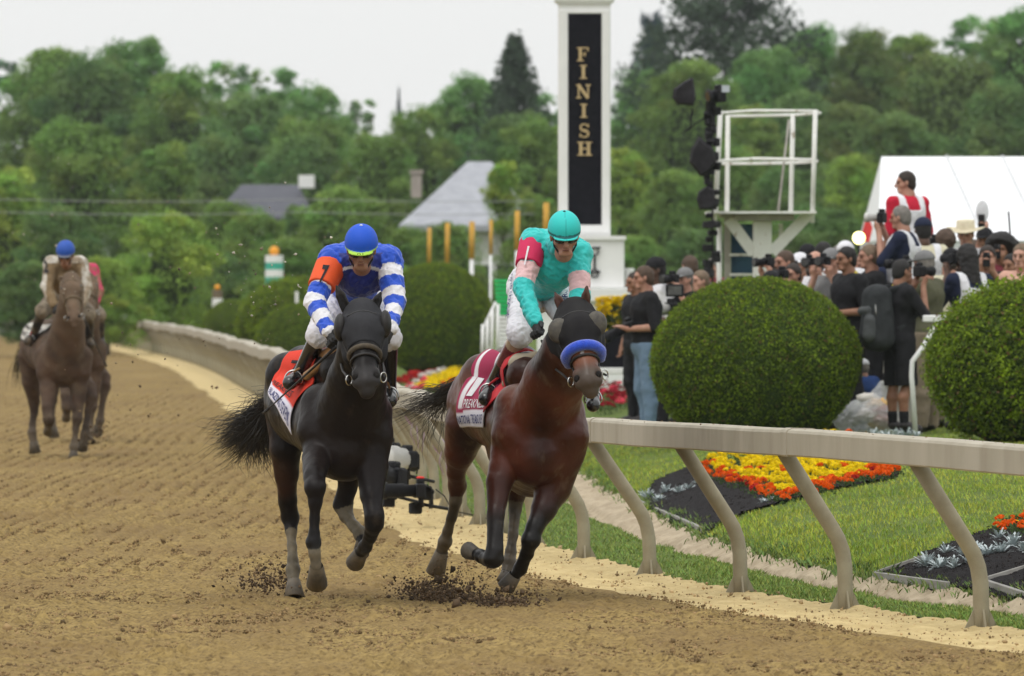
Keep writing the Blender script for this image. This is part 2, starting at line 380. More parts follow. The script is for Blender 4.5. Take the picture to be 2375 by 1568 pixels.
# ---- scattered geometry
def scatter(name, TV, TF, P, S, cols, mat_, rot='z', kind='stuff', parent=None, jit=0.0, smooth=False, tilt=.3, R=None):
    n = len(P); TV = np.array(TV, float); m = len(TV)
    if R is None:
        a = rng.uniform(0, 2*PI, n); ca, sa = np.cos(a), np.sin(a)
        if rot == 'any':
            q = rng.normal(size=(n, 4)); q /= np.linalg.norm(q, axis=1)[:, None]; w_, x, y, z = q.T
            R = np.stack([1-2*(y*y+z*z), 2*(x*y-z*w_), 2*(x*z+y*w_), 2*(x*y+z*w_), 1-2*(x*x+z*z), 2*(y*z-x*w_), 2*(x*z-y*w_), 2*(y*z+x*w_), 1-2*(x*x+y*y)], 1).reshape(n, 3, 3)
        else:
            tx, ty = rng.uniform(-tilt, tilt, (2, n))
            R = np.zeros((n, 3, 3)); R[:, 0, 0] = ca; R[:, 0, 1] = -sa; R[:, 1, 0] = sa; R[:, 1, 1] = ca; R[:, 2, 2] = 1; R[:, 0, 2] = tx; R[:, 1, 2] = ty
    S = np.asarray(S, float); S = S[:, None, None] if S.ndim == 1 else S[:, None, :]
    T = np.broadcast_to(TV[None], (n, m, 3))*S
    if jit: T = T*(1+rng.uniform(-jit, jit, (n, m, 1)))
    V = np.einsum('nij,nmj->nmi', R, T)+P[:, None, :]
    F = (np.array(TF)[None]+(np.arange(n)*m)[:, None, None]).reshape(-1, len(TF[0]))
    C_ = None if cols is None else np.repeat(cols, m, axis=0)
    return link(name, npmesh(name, V.reshape(-1, 3), F, C_, smooth), mat_, parent, kind)
OCT = [(1, 0, 0), (-1, 0, 0), (0, 1, 0), (0, -1, 0), (0, 0, .8), (0, 0, -.8)]
OCF = [(0, 2, 4), (2, 1, 4), (1, 3, 4), (3, 0, 4), (2, 0, 5), (1, 2, 5), (3, 1, 5), (0, 3, 5)]
M_clod = mat('clods', (0,), None, attr=True, rough=.95, spec=.1)
def pick(n, y0, y1, pw=2.2):
    u = rng.random(n); return (y0**(1-pw)+u*(y1**(1-pw)-y0**(1-pw)))**(1/(1-pw))
n = 95000; Y = pick(n, 43, 150, 2.3); e = xr(Y)+b0(Y); X = e+.06-(rng.random(n)**.9)*(e+.064*Y+.6)
dens = n2(X*1.4, Y*.7, 30); wb = X+.16*n2(X*.5, Y*.12, 4)+.05*n2(X*2, Y*.5, 5)+.25*np.sin(Y*.05); k = (dens > .38) & (np.sin(wb*2*PI/.19)*np.clip((Y-52)/12, 0, 1) < -.1+.9*(Y < 60)+.25*rng.random(n)); X, Y = X[k], Y[k]; n = len(X)
S = rng.gamma(2.0, .0022, n)+.003; c = np.array([.20, .135, .065])*rng.uniform(.5, 1.8, (n, 1))
scatter('dirt_clods', OCT, OCF, np.stack([X, Y, np.maximum(S*.3+.006, 0)], 1), S, c, M_clod, 'any', jit=.35)
n = 2600; Y = pick(n, 43, 80, 2.5); X = xr(Y)+b0(Y)+rng.random(n)*(.85); S = rng.gamma(2.0, .0022, n)+.0015
scatter('sand_crumbs', OCT, OCF, np.stack([X, Y, ground_z(X, Y)+S*.6], 1), S, np.array([.42, .30, .16])*rng.uniform(.4, 1.5, (n, 1)), M_clod, 'any', jit=.35)

# grass blades
def G(x, y, lo=44.0, hi=260.0):
    "where the line of sight through picture position x, y meets the ground"
    d = np.arange(lo, hi, .25); X = (x-CX)/FPX*d; z = CAMZ-(y-HY)/FPX*d; g_ = ground_z(X, d); k = np.argmax(z <= g_)
    if z[k] > g_[k]: k = len(d)-1
    return np.array([X[k], d[k], float(g_[k])])
BEDPX = [[(1484, 1180), (1515, 1120), (1600, 1085), (1800, 1075), (2090, 1090), (2080, 1112), (1850, 1165), (1760, 1185), (1690, 1212), (1640, 1248), (1560, 1222)],
         [(2036, 1342), (2100, 1312), (2160, 1285), (2420, 1210), (2440, 1420), (2200, 1378)]]
BEDS = [np.array([G(*p)[:2] for p in b]) for b in BEDPX]
M_grass = mat('grass_blades', (0,), None, attr=True, rough=.75, spec=.25)
BV = [(-.5, 0, 0), (.5, 0, 0), (.15, .25, .62), (.0, .75, 1.0)]; BF = [(0, 1, 2), (0, 2, 3)]
def blades(name, X, Y, h, wd, base, var=.35, lean=.5):
    n = len(X); a = rng.uniform(0, 2*PI, n)
    S = np.stack([np.full(n, wd)*rng.uniform(.7, 1.3, n), h*rng.uniform(.2, lean+.4, n), h*rng.uniform(.7, 1.2, n)], 1)
    c = np.array(base)[None]*(1+rng.uniform(-var, var, (n, 1))); c[:, 0] *= rng.uniform(.8, 1.35, n)
    return scatter(name, BV, BF, np.stack([X, Y, ground_z(X, Y)-.004], 1), S, c, M_grass, tilt=.2)
n = 130000; Y = pick(n, 44, 92, 2.6); u = rng.random(n)**1.25*6.5; X = xr(Y)+b3(Y)+.02+u
k = (X/Y < .066) & (X/Y > .004); X, Y, u = X[k], Y[k], u[k]
def in_beds(X, Y):
    # the mulch beds stay free of grass; outlines as picture positions brought down to the lawn
    ins = np.zeros(X.shape, bool)
    for q in BEDS:
        j = len(q)-1; o = np.zeros(X.shape, bool)
        for i in range(len(q)):
            o ^= ((q[i, 1] > Y) != (q[j, 1] > Y)) & (X < (q[j, 0]-q[i, 0])*(Y-q[i, 1])/(q[j, 1]-q[i, 1]+1e-9)+q[i, 0]); j = i
        ins |= o
    return ins
k = ~in_beds(X, Y); X, Y, u = X[k], Y[k], u[k]
hh = np.where(u < .5, .040, .030)*(.7+.7*n2(X*2, Y*2, 31))
tone = n2(X*.9, Y*.45, 32)[:, None]
lg = blades('lawn_grass', X, Y, hh, .007, (.29, .39, .05), .3)
cc_ = np.empty(len(lg.data.vertices)*4, np.float32); lg.data.attributes['Col'].data.foreach_get('color', cc_); cc_ = cc_.reshape(-1, 4)
tn2 = np.repeat(n2(X*.9, Y*.45, 32)*.6+n2(X*3, Y*1.6, 36)*.4, 4)[:, None]; cc_[:, :3] *= np.array([.62, .72, .7])*(1-tn2)+np.array([1.35, 1.2, 1.2])*tn2; lg.data.attributes['Col'].data.foreach_set('color', cc_.ravel())
n = 26000; Y = pick(n, 44, 100, 2.2); f = rng.random(n); X = xr(Y)+b1(Y)*(1-f)+b2(Y)*f; k = (X/Y < .066); X, Y = X[k], Y[k]
blades('verge_grass', X, Y, .036*(.4+.9*n2(X*3, Y*3, 33)), .007, (.19, .28, .06), .4, .8)
n = 5200; Y = pick(n, 44, 90, 2.2); X = xr(Y)+b3(Y)+rng.normal(.03, .05, n); blades('gutter_edge_weeds', X, Y, .05*(.4+n2(X*2, Y*2, 34)), .012, (.13, .20, .05), .4, .9)

# ---- the running rail: gooseneck posts and a deep cover
M_rail = mat('rail_cover', (.43, .39, .31), (.35, .315, .24), scale=2, rough=.7, bump=.002, bscale=90, c3=(.30, .26, .195), scale3=4.5, lo3=.50, hi3=.80, stretch=(1, 1.3, .3))
M_post = mat('rail_post', (.33, .295, .205), (.255, .22, .145), scale=6, rough=.75, c3=(.28, .23, .16), scale3=18, lo3=.60, hi3=.68)
def rh(Y): return np.interp(Y, [43, 54, 61.5, 70, 80, 100, 150, 200, 260], [.945, .942, .885, .90, .925, .88, .84, .76, .68])      # underside of the cover
rail = thing('running_rail', 'long off-white inner rail on gooseneck posts curving along the track edge', 'rail', (0, 0, 0))
ys = np.concatenate([np.arange(43.2, 120, .8), np.arange(120, 300, 2.5)])
prof = np.array([(-.088, .0), (-.096, .010), (-.097, .158), (-.088, .176), (-.06, .188), (.07, .184), (.10, .16), (.105, .13), (.06, .10), (.0, .05), (-.02, .0)])
V = []; xs_ = xr(ys)-.41+.02*np.sin(ys*.55)*np.clip((ys-60)/25, 0, 1)
dx = np.gradient(xs_, ys); 
for i, y in enumerate(ys):
    nx_ = nrm([1, -dx[i], 0]); zz = rh(y)+(.016*math.sin(y*.9)+.012*math.sin(y*.37+1)+.008*math.sin(y*2.1))*min(1, max(.25, (y-60)/20))
    for p in prof: V.append((xs_[i]+nx_[0]*p[0], y+nx_[1]*p[0], zz+p[1]*.88))
npf = len(prof); F = [(i*npf+k, i*npf+(k+1) % npf, (i+1)*npf+(k+1) % npf, (i+1)*npf+k) for i in range(len(ys)-1) for k in range(npf)]
F += [tuple(range(npf))[::-1], tuple((len(ys)-1)*npf+k for k in range(npf))]
m = MB(); m.add(V, F); ro = m.build('rail_cover', M_rail, rail, True)
ro.data.set_sharp_from_angle(angle=math.radians(20))
pm = MB(); pm.tube([(0, 0, -.1), (0, 0, .10), (-.003, 0, .24), (-.018, 0, .33), (-.045, 0, .40), (-.085, 0, .465), (-.41, 0, .95)], [.047]*7, 14)
pm = pm.mesh('post', True)
fm = MB()
for a, b in ((-1, 0), (1, 0), (0, -1)):
    fm.add([(a*.045-b*.006, b*.045+a*.006, .10), (a*.11-b*.006, b*.11+a*.006, -.03), (a*.03-b*.006, b*.03+a*.006, -.03), (a*.045+b*.006, b*.045-a*.006, .10), (a*.11+b*.006, b*.11-a*.006, -.03), (a*.03+b*.006, b*.03-a*.006, -.03)],
           [(0, 1, 2), (5, 4, 3), (0, 3, 4, 1), (1, 4, 5, 2), (2, 5, 3, 0)])
fm = fm.mesh('post_foot')
py = [44.0, 46.7, 49.6, 52.5, 55.1, 58.4, 61.6, 64.9, 67.6, 70.0, 72.6, 75.2, 78.0]+list(np.arange(80.7, 292, 2.75))
for i, y in enumerate(py):
    x = float(xr(y)); dd = (xr(y+.5)-xr(y-.5))
    p = link('post', pm, M_post, rail); p.location = (x, y, gz(x, y)); s = float((rh(y)+.03)/.93)
    p.rotation_euler = (random.uniform(-.015, .015), random.uniform(-.02, .02), -math.atan(float(dd))); p.scale = (1, 1, s)
    if y < 80:
        q = link('post_foot', fm, M_post, p); q.matrix_parent_inverse.identity()
for yc in np.arange(46.2, 100, 5.8):
    V = []; ks = [yc-.07, yc+.07]; cx_, cy_ = .004, .085
    for y in ks:
        x0_ = float(np.interp(y, ys, xs_)); dxx = float(np.interp(y, ys, dx)); nx_ = nrm([1, -dxx, 0]); zz = float(rh(y)+(.016*math.sin(y*.9)+.012*math.sin(y*.37+1)+.008*math.sin(y*2.1))*min(1, max(.25, (y-60)/20)))
        for p in prof: V.append((x0_+nx_[0]*(cx_+(p[0]-cx_)*1.05), y+nx_[1]*(cx_+(p[0]-cx_)*1.05), zz+(cy_+(p[1]-cy_)*1.05)*.88))
    mq = MB(); mq.add(V, [(k, (k+1) % npf, npf+(k+1) % npf, npf+k) for k in range(npf)]+[tuple(range(npf))[::-1], tuple(npf+k for k in range(npf))]); mq.build('splice_plate', M_rail, rail)
# mud flecks thrown on to the top of the rail
n = 420; Y = pick(n, 44, 75, 1.5); X = np.interp(Y, ys, xs_)+rng.uniform(-.08, .09, n)
Zr = rh(Y)+(.016*np.sin(Y*.9)+.012*np.sin(Y*.37+1)+.008*np.sin(Y*2.1))*np.clip((Y-60)/20, .25, 1)+.184*.88
scatter('mud_flecks', OCT, OCF, np.stack([X, Y, Zr], 1), rng.gamma(1.8, .0018, n)+.0012, np.array([.16, .11, .06])*rng.uniform(.5, 1.5, (n, 1)), M_clod, 'any', jit=.3)
# far outer fence of the turn
M_fgrey = mat('weathered_grey', (.30, .31, .30), (.22, .23, .22), scale=2, rough=.8)
of = thing('track_fence', 'low grey fence across the far bend of the track at left', 'fence', (-20, 290, 0))
m = MB(); 
for z in (.25, .5, .75, .98): m.box((-16, 290, z), (62, .05, .07))
m.build('rail_bars', M_fgrey, of)
pb = MB(); pb.box((0, .06, .5), (.09, .06, 1.1)); pb = pb.mesh('fence_post')
for x in np.arange(-46, 14, 1.0): q = link('fence_post', pb, M_fgrey, of); q.location = (x, 290, 0); q.matrix_parent_inverse = of.matrix_basis.inverted()

# ---- foliage
def leafquads(P, N, size, cols, asp=.6):
    n = len(P); N = N/np.linalg.norm(N, axis=1)[:, None]
    A = np.cross(N, rng.normal(size=(n, 3))); A /= np.linalg.norm(A, axis=1)[:, None]; B = np.cross(N, A)
    s = np.asarray(size).reshape(-1, 1)*np.ones((n, 1)); A = A*s*.5; B = B*s*.5*asp
    V = np.stack([P-A, P-B*.9+A*.1, P+A, P+B*.9+A*.1], 1).reshape(-1, 3)
    F = np.arange(4*n).reshape(n, 4); return V, F, np.repeat(cols, 4, axis=0)
M_leaf = mat('leaves', (0,), None, attr=True, rough=.7, spec=.15)
def translucent(m, f=.35, gain=1.3):
    "leaves and petals let some light through"
    n, l = m.node_tree.nodes, m.node_tree.links; b = n['Principled BSDF']; out = [q for q in n if q.type == 'OUTPUT_MATERIAL'][0]
    t = n.new('ShaderNodeBsdfTranslucent'); mxs = n.new('ShaderNodeMixShader'); mxs.inputs[0].default_value = f
    l.new(b.inputs['Base Color'].links[0].from_socket, t.inputs['Color']); l.new(b.outputs[0], mxs.inputs[1]); l.new(t.outputs[0], mxs.inputs[2]); l.new(mxs.outputs[0], out.inputs['Surface'])
translucent(M_leaf)
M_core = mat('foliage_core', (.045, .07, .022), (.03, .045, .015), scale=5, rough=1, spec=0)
M_bark = mat('bark', (.09, .07, .05), (.05, .04, .03), scale=6, rough=.95, bump=.01, bscale=20)
def topiary(nl, seed, leaf=.034, shag=.02, tip=(.27, .39, .016), deep=(.075, .12, .016)):
    r = np.random.default_rng(seed)
    # unit shape: half width 1, height 1.5 (z 0..1.5); a dome whose widest line is low
    th = np.arccos(r.uniform(-.75, 1, nl)); ph = r.uniform(0, 2*PI, nl)
    D = np.stack([np.sin(th)*np.cos(ph), np.sin(th)*np.sin(ph), np.cos(th)], 1)
    rad = 1+.018*vnoise(D, 2.2, seed+9)+shag*1.3*vnoise(D, 7, seed)+shag*r.normal(size=nl)
    zc = .70; P = D*rad[:, None]*np.array([1, 1, .80])
    P[:, :2] *= (1-.10*np.clip(-D[:, 2:], 0, 1)); P[:, 2] += zc
    P[:, 2] = np.maximum(P[:, 2], .02)
    N = D*.7+r.normal(size=(nl, 3))*.6
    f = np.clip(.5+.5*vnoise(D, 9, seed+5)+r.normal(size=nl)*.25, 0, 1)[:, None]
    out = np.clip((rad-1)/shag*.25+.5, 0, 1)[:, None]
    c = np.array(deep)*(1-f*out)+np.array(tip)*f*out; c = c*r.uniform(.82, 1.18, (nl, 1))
    br = r.random(nl) < .05; c[br] = np.array([.16, .10, .04])
    return leafquads(P, N, leaf*r.uniform(.7, 1.4, nl), c)
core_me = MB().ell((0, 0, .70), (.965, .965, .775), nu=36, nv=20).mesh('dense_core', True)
TOP = [npmesh('foliage', *topiary(52000, 40+i, lf, sh), smooth=False) for i, (lf, sh) in enumerate(((.024, .014), (.038, .046)))]
def bush(x, y_top, y_base, wpx, d, label, v=0, zs=None, depth=1.0):
    c = W(x, y_base, d); hw = wpx/2/FPX*d; z0 = gz(c[0], d)-.02; zt = W(x, y_top, d)[2]
    t = thing('clipped_shrub', label, 'shrub', (c[0], d, z0), 'rounded clipped shrubs along the infield')
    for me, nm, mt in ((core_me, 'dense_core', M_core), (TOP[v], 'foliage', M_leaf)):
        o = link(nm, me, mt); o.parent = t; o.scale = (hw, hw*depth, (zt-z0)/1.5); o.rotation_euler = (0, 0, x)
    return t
bush(1753, 643, 1000, 484, 86, 'largest dark green domed shrub, right of the finish post behind the rail', 0)
bush(2402, 655, 1030, 486, 82, 'shaggy green round shrub cut off by the right edge', 1)
bush(1012, 610, 858, 268, 150, 'domed shrub between the blue and the turquoise jockey', 0)
bush(702, 703, 800, 222, 165, 'low bright green shrub just left of the blue striped jockey', 0)
bush(690, 650, 770, 270, 190, 'middle shrub of the row left of the blue striped jockey', 1)
bush(540, 695, 775, 140, 215, 'farthest low round shrub of the row below the orange topped marker', 0)

def crown(seed, kind, nl):
    "unit tree crown: radius about 1, z from 0 to 2.4"
    r = np.random.default_rng(seed); P = []; N = []; C_ = []
    if kind in ('broad', 'round', 'tall', 'airy'):
        nb = {'broad': 34, 'round': 30, 'tall': 26, 'airy': 20}[kind]
        blobs = []
        for i in range(nb):
            z = r.uniform(.12, 2.15)
            prof_ = math.sin(PI*min(1, max(0.04, (z+.25)/2.55)))**.6
            if kind == 'tall': prof_ *= .75
            a = r.uniform(0, 2*PI); q = math.sqrt(r.uniform(.15, 1))*prof_*.78
            blobs.append((q*math.cos(a), q*math.sin(a), z, r.uniform(.18, .40)*(.7 if kind == 'airy' else 1)))
        per = nl//(nb*8)
        for bx, by, bz, br in blobs:
            tone = r.uniform(.75, 1.2); yl = r.uniform(.85, 1.25)
            for q_ in range(8):
                dq = nrm(r.normal(size=3)+np.array([0, 0, .25])); sr = br*r.uniform(.26, .62); cc = np.array([bx, by, bz])+dq*br*r.uniform(.45, 1.05)*np.array([1, 1, .8])
                d = r.normal(size=(per, 3)); d /= np.linalg.norm(d, axis=1)[:, None]
                rr = sr*r.uniform(.35 if kind == 'airy' else .5, 1.25, per)**.8
                P.append(cc+d*rr[:, None]*np.array([1.1, 1.1, .75])); N.append(d+r.normal(size=(per, 3))*.9+np.array([0, 0, .4]))
                c = np.array([.150*yl, .265, .066])*tone*r.uniform(.8, 1.2)*r.uniform(.65, 1.35, (per, 1)); C_.append(c)
        if kind != 'airy':
            n = nl//6; z = r.uniform(.05, 2.30, n); a = r.uniform(0, 2*PI, n); pf = np.sin(PI*np.clip((z+.3)/2.72, 0, 1))**.62*(.78 if kind == 'tall' else 1.0)
            D3 = np.stack([np.cos(a), np.sin(a), z], 1); lump = vnoise(D3*np.array([1, 1, .9]), 3.2, seed+2); rr = pf*(.66+.22*lump+.10*r.normal(size=n))
            P.append(np.stack([rr*np.cos(a), rr*np.sin(a), z], 1)); N.append(np.stack([np.cos(a), np.sin(a), (z-1.1)*.9], 1)+r.normal(size=(n, 3))*.8)
            C_.append(np.array([.150, .265, .066])*(1+.22*vnoise(D3, 2.0, seed+4))[:, None]*r.uniform(.65, 1.35, (n, 1)))
        size = .050 if kind != 'airy' else .042
    else:
        n = nl; z = r.random(n)**1.35*2.4 if kind == 'spruce' else r.random(n)*2.4
        tier = 19 if kind == 'spruce' else 11
        zq = (np.floor(z*tier/2.4)+(.7 if kind == 'spruce' else .25)*(z*tier/2.4 % 1))/tier*2.4; R0 = (1-zq/2.42)**.85*(.92 if kind == 'spruce' else 1.0)+.02
        if kind == 'cedar': R0 = np.interp(zq, [0, .8, 1.5, 2.1, 2.4], [.9, 1.0, .85, .5, .1])
        nbr = 9; a = (r.integers(0, nbr, n)+.5*(zq*7 % 2))*2*PI/nbr+zq*3+r.normal(size=n)*(.16 if kind == 'spruce' else .20)
        Rb = R0*((.48+.62*np.abs(np.sin(a*3+zq*11))) if kind == 'spruce' else (.50+.55*np.abs(np.sin(a*2.5+zq*9)))); u = r.random(n)**.6
        rr = Rb*u; droop = -.16*u*u*R0+(.22*u**3*R0 if kind == 'cedar' else .05*u**3)
        P.append(np.stack([rr*np.cos(a), rr*np.sin(a), zq+droop+(.11*np.sin(a*3+1.7+zq*5) if kind == 'cedar' else 0)+r.normal(size=n)*.035], 1)); N.append(r.normal(size=(n, 3))+np.array([0, 0, .8]))
        C_.append(np.array([.060, .095, .062])*r.uniform(.6, 1.4, (n, 1))); size = .045
    P = np.concatenate(P); N = np.concatenate(N); C_ = np.concatenate(C_)
    return leafquads(P, N, size*r.uniform(.6, 1.35, len(P)), C_, .7)
CROWN = {}
for key, kd, nl, sd in (('broad', 'broad', 38000, 1), ('broad2', 'broad', 38000, 2), ('round', 'round', 34000, 3), ('round2', 'round', 34000, 4), ('tall', 'tall', 26000, 5), ('airy', 'airy', 14000, 6), ('spruce', 'spruce', 26000, 7), ('cedar', 'cedar', 32000, 8)):
    CROWN[key] = npmesh('crown', *crown(sd, kd, nl), smooth=False)
def trunk_mesh(seed, conifer=False):
    r = random.Random(seed); m = MB()
    m.tube([(0, 0, -.1), (.01, 0, .4), (.02, .01, 1.0), (.0, .0, 1.6 if not conifer else 2.35)], [.07, .055, .04, .012], 8)
    for i in range(9 if not conifer else 0):
        a = r.uniform(0, 2*PI); z = r.uniform(.3, 1.2); q = r.uniform(.35, .65)
        m.tube([(0, 0, z), (q*.5*math.cos(a), q*.5*math.sin(a), z+.25), (q*math.cos(a), q*math.sin(a), z+.6)], [.028, .018, .006], 5)
    return m.mesh('trunk', True)
TRK = [trunk_mesh(1), trunk_mesh(2), trunk_mesh(3, True)]
inner_me = MB().ell((0, 0, 1.15), (0.42, .42, .72), nu=16, nv=10, jit=.12).mesh('inner_growth', True)
def leafmat(nm, c): 
    if nm in MATS: return MATS[nm]
    m = M_leaf.copy(); m.name = nm; MATS[nm] = m; n, l = m.node_tree.nodes, m.node_tree.links
    b = n['Principled BSDF']; src = b.inputs['Base Color'].links[0].from_socket
    x = n.new('ShaderNodeMixRGB'); x.blend_type = 'MULTIPLY'; x.inputs[0].default_value = 1; x.inputs[2].default_value = (*c, 1)
    l.new(src, x.inputs[1]); l.new(x.outputs[0], b.inputs['Base Color'])
    for q in n:
        if q.type == 'BSDF_TRANSLUCENT': l.new(x.outputs[0], q.inputs['Color'])
    return m
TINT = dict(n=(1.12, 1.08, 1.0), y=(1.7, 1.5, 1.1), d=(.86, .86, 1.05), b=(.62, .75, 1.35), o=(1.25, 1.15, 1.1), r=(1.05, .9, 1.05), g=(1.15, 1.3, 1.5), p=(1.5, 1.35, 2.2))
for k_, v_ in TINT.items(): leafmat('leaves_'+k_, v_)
def tree(x, ytop, wpx, d, key, tint, label, z0=0.0, zfrac=None, group='trees beyond the track', ybot=None):
    p = W(x, ytop, d); h = p[2]-z0; hw = wpx/2/FPX*d
    nm = 'conifer_tree' if key in ('spruce', 'cedar') else 'leafy_tree'
    t = thing(nm, label, 'tree', (p[0], d, z0), group)
    cr = h*(.12 if key not in ('cedar',) else .2)
    if nm[0] == 'l': hw *= 1.18; cr = max(cr, h-2.42*hw*1.02)
    if ybot: cr = max(.1, W(x, ybot, d)[2]-z0)
    o = bpy.data.objects.new('crown', CROWN[key].copy() if False else CROWN[key]); COL.objects.link(o); o.parent = t
    if len(CROWN[key].materials) == 0: CROWN[key].materials.append(M_leaf)
    o.material_slots[0].link = 'OBJECT'; o.material_slots[0].material = MATS['leaves_'+tint]
    o.location = (0, 0, cr); o.scale = (hw, hw, (h-cr)/2.42); o.rotation_euler = (0, 0, (x*1.7) % 6.28)
    tm = TRK[2 if nm[0] == 'c' else int(x) % 2]; q = link('trunk', tm, M_bark); q.parent = t; q.scale = (hw*.8, hw*.8, (h*.95 if nm[0] == 'c' else cr+(h-cr)*.6)/(2.4 if nm[0] == 'c' else 1.7))
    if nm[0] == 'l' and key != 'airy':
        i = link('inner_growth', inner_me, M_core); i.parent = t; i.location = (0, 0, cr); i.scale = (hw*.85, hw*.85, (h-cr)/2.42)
    return t
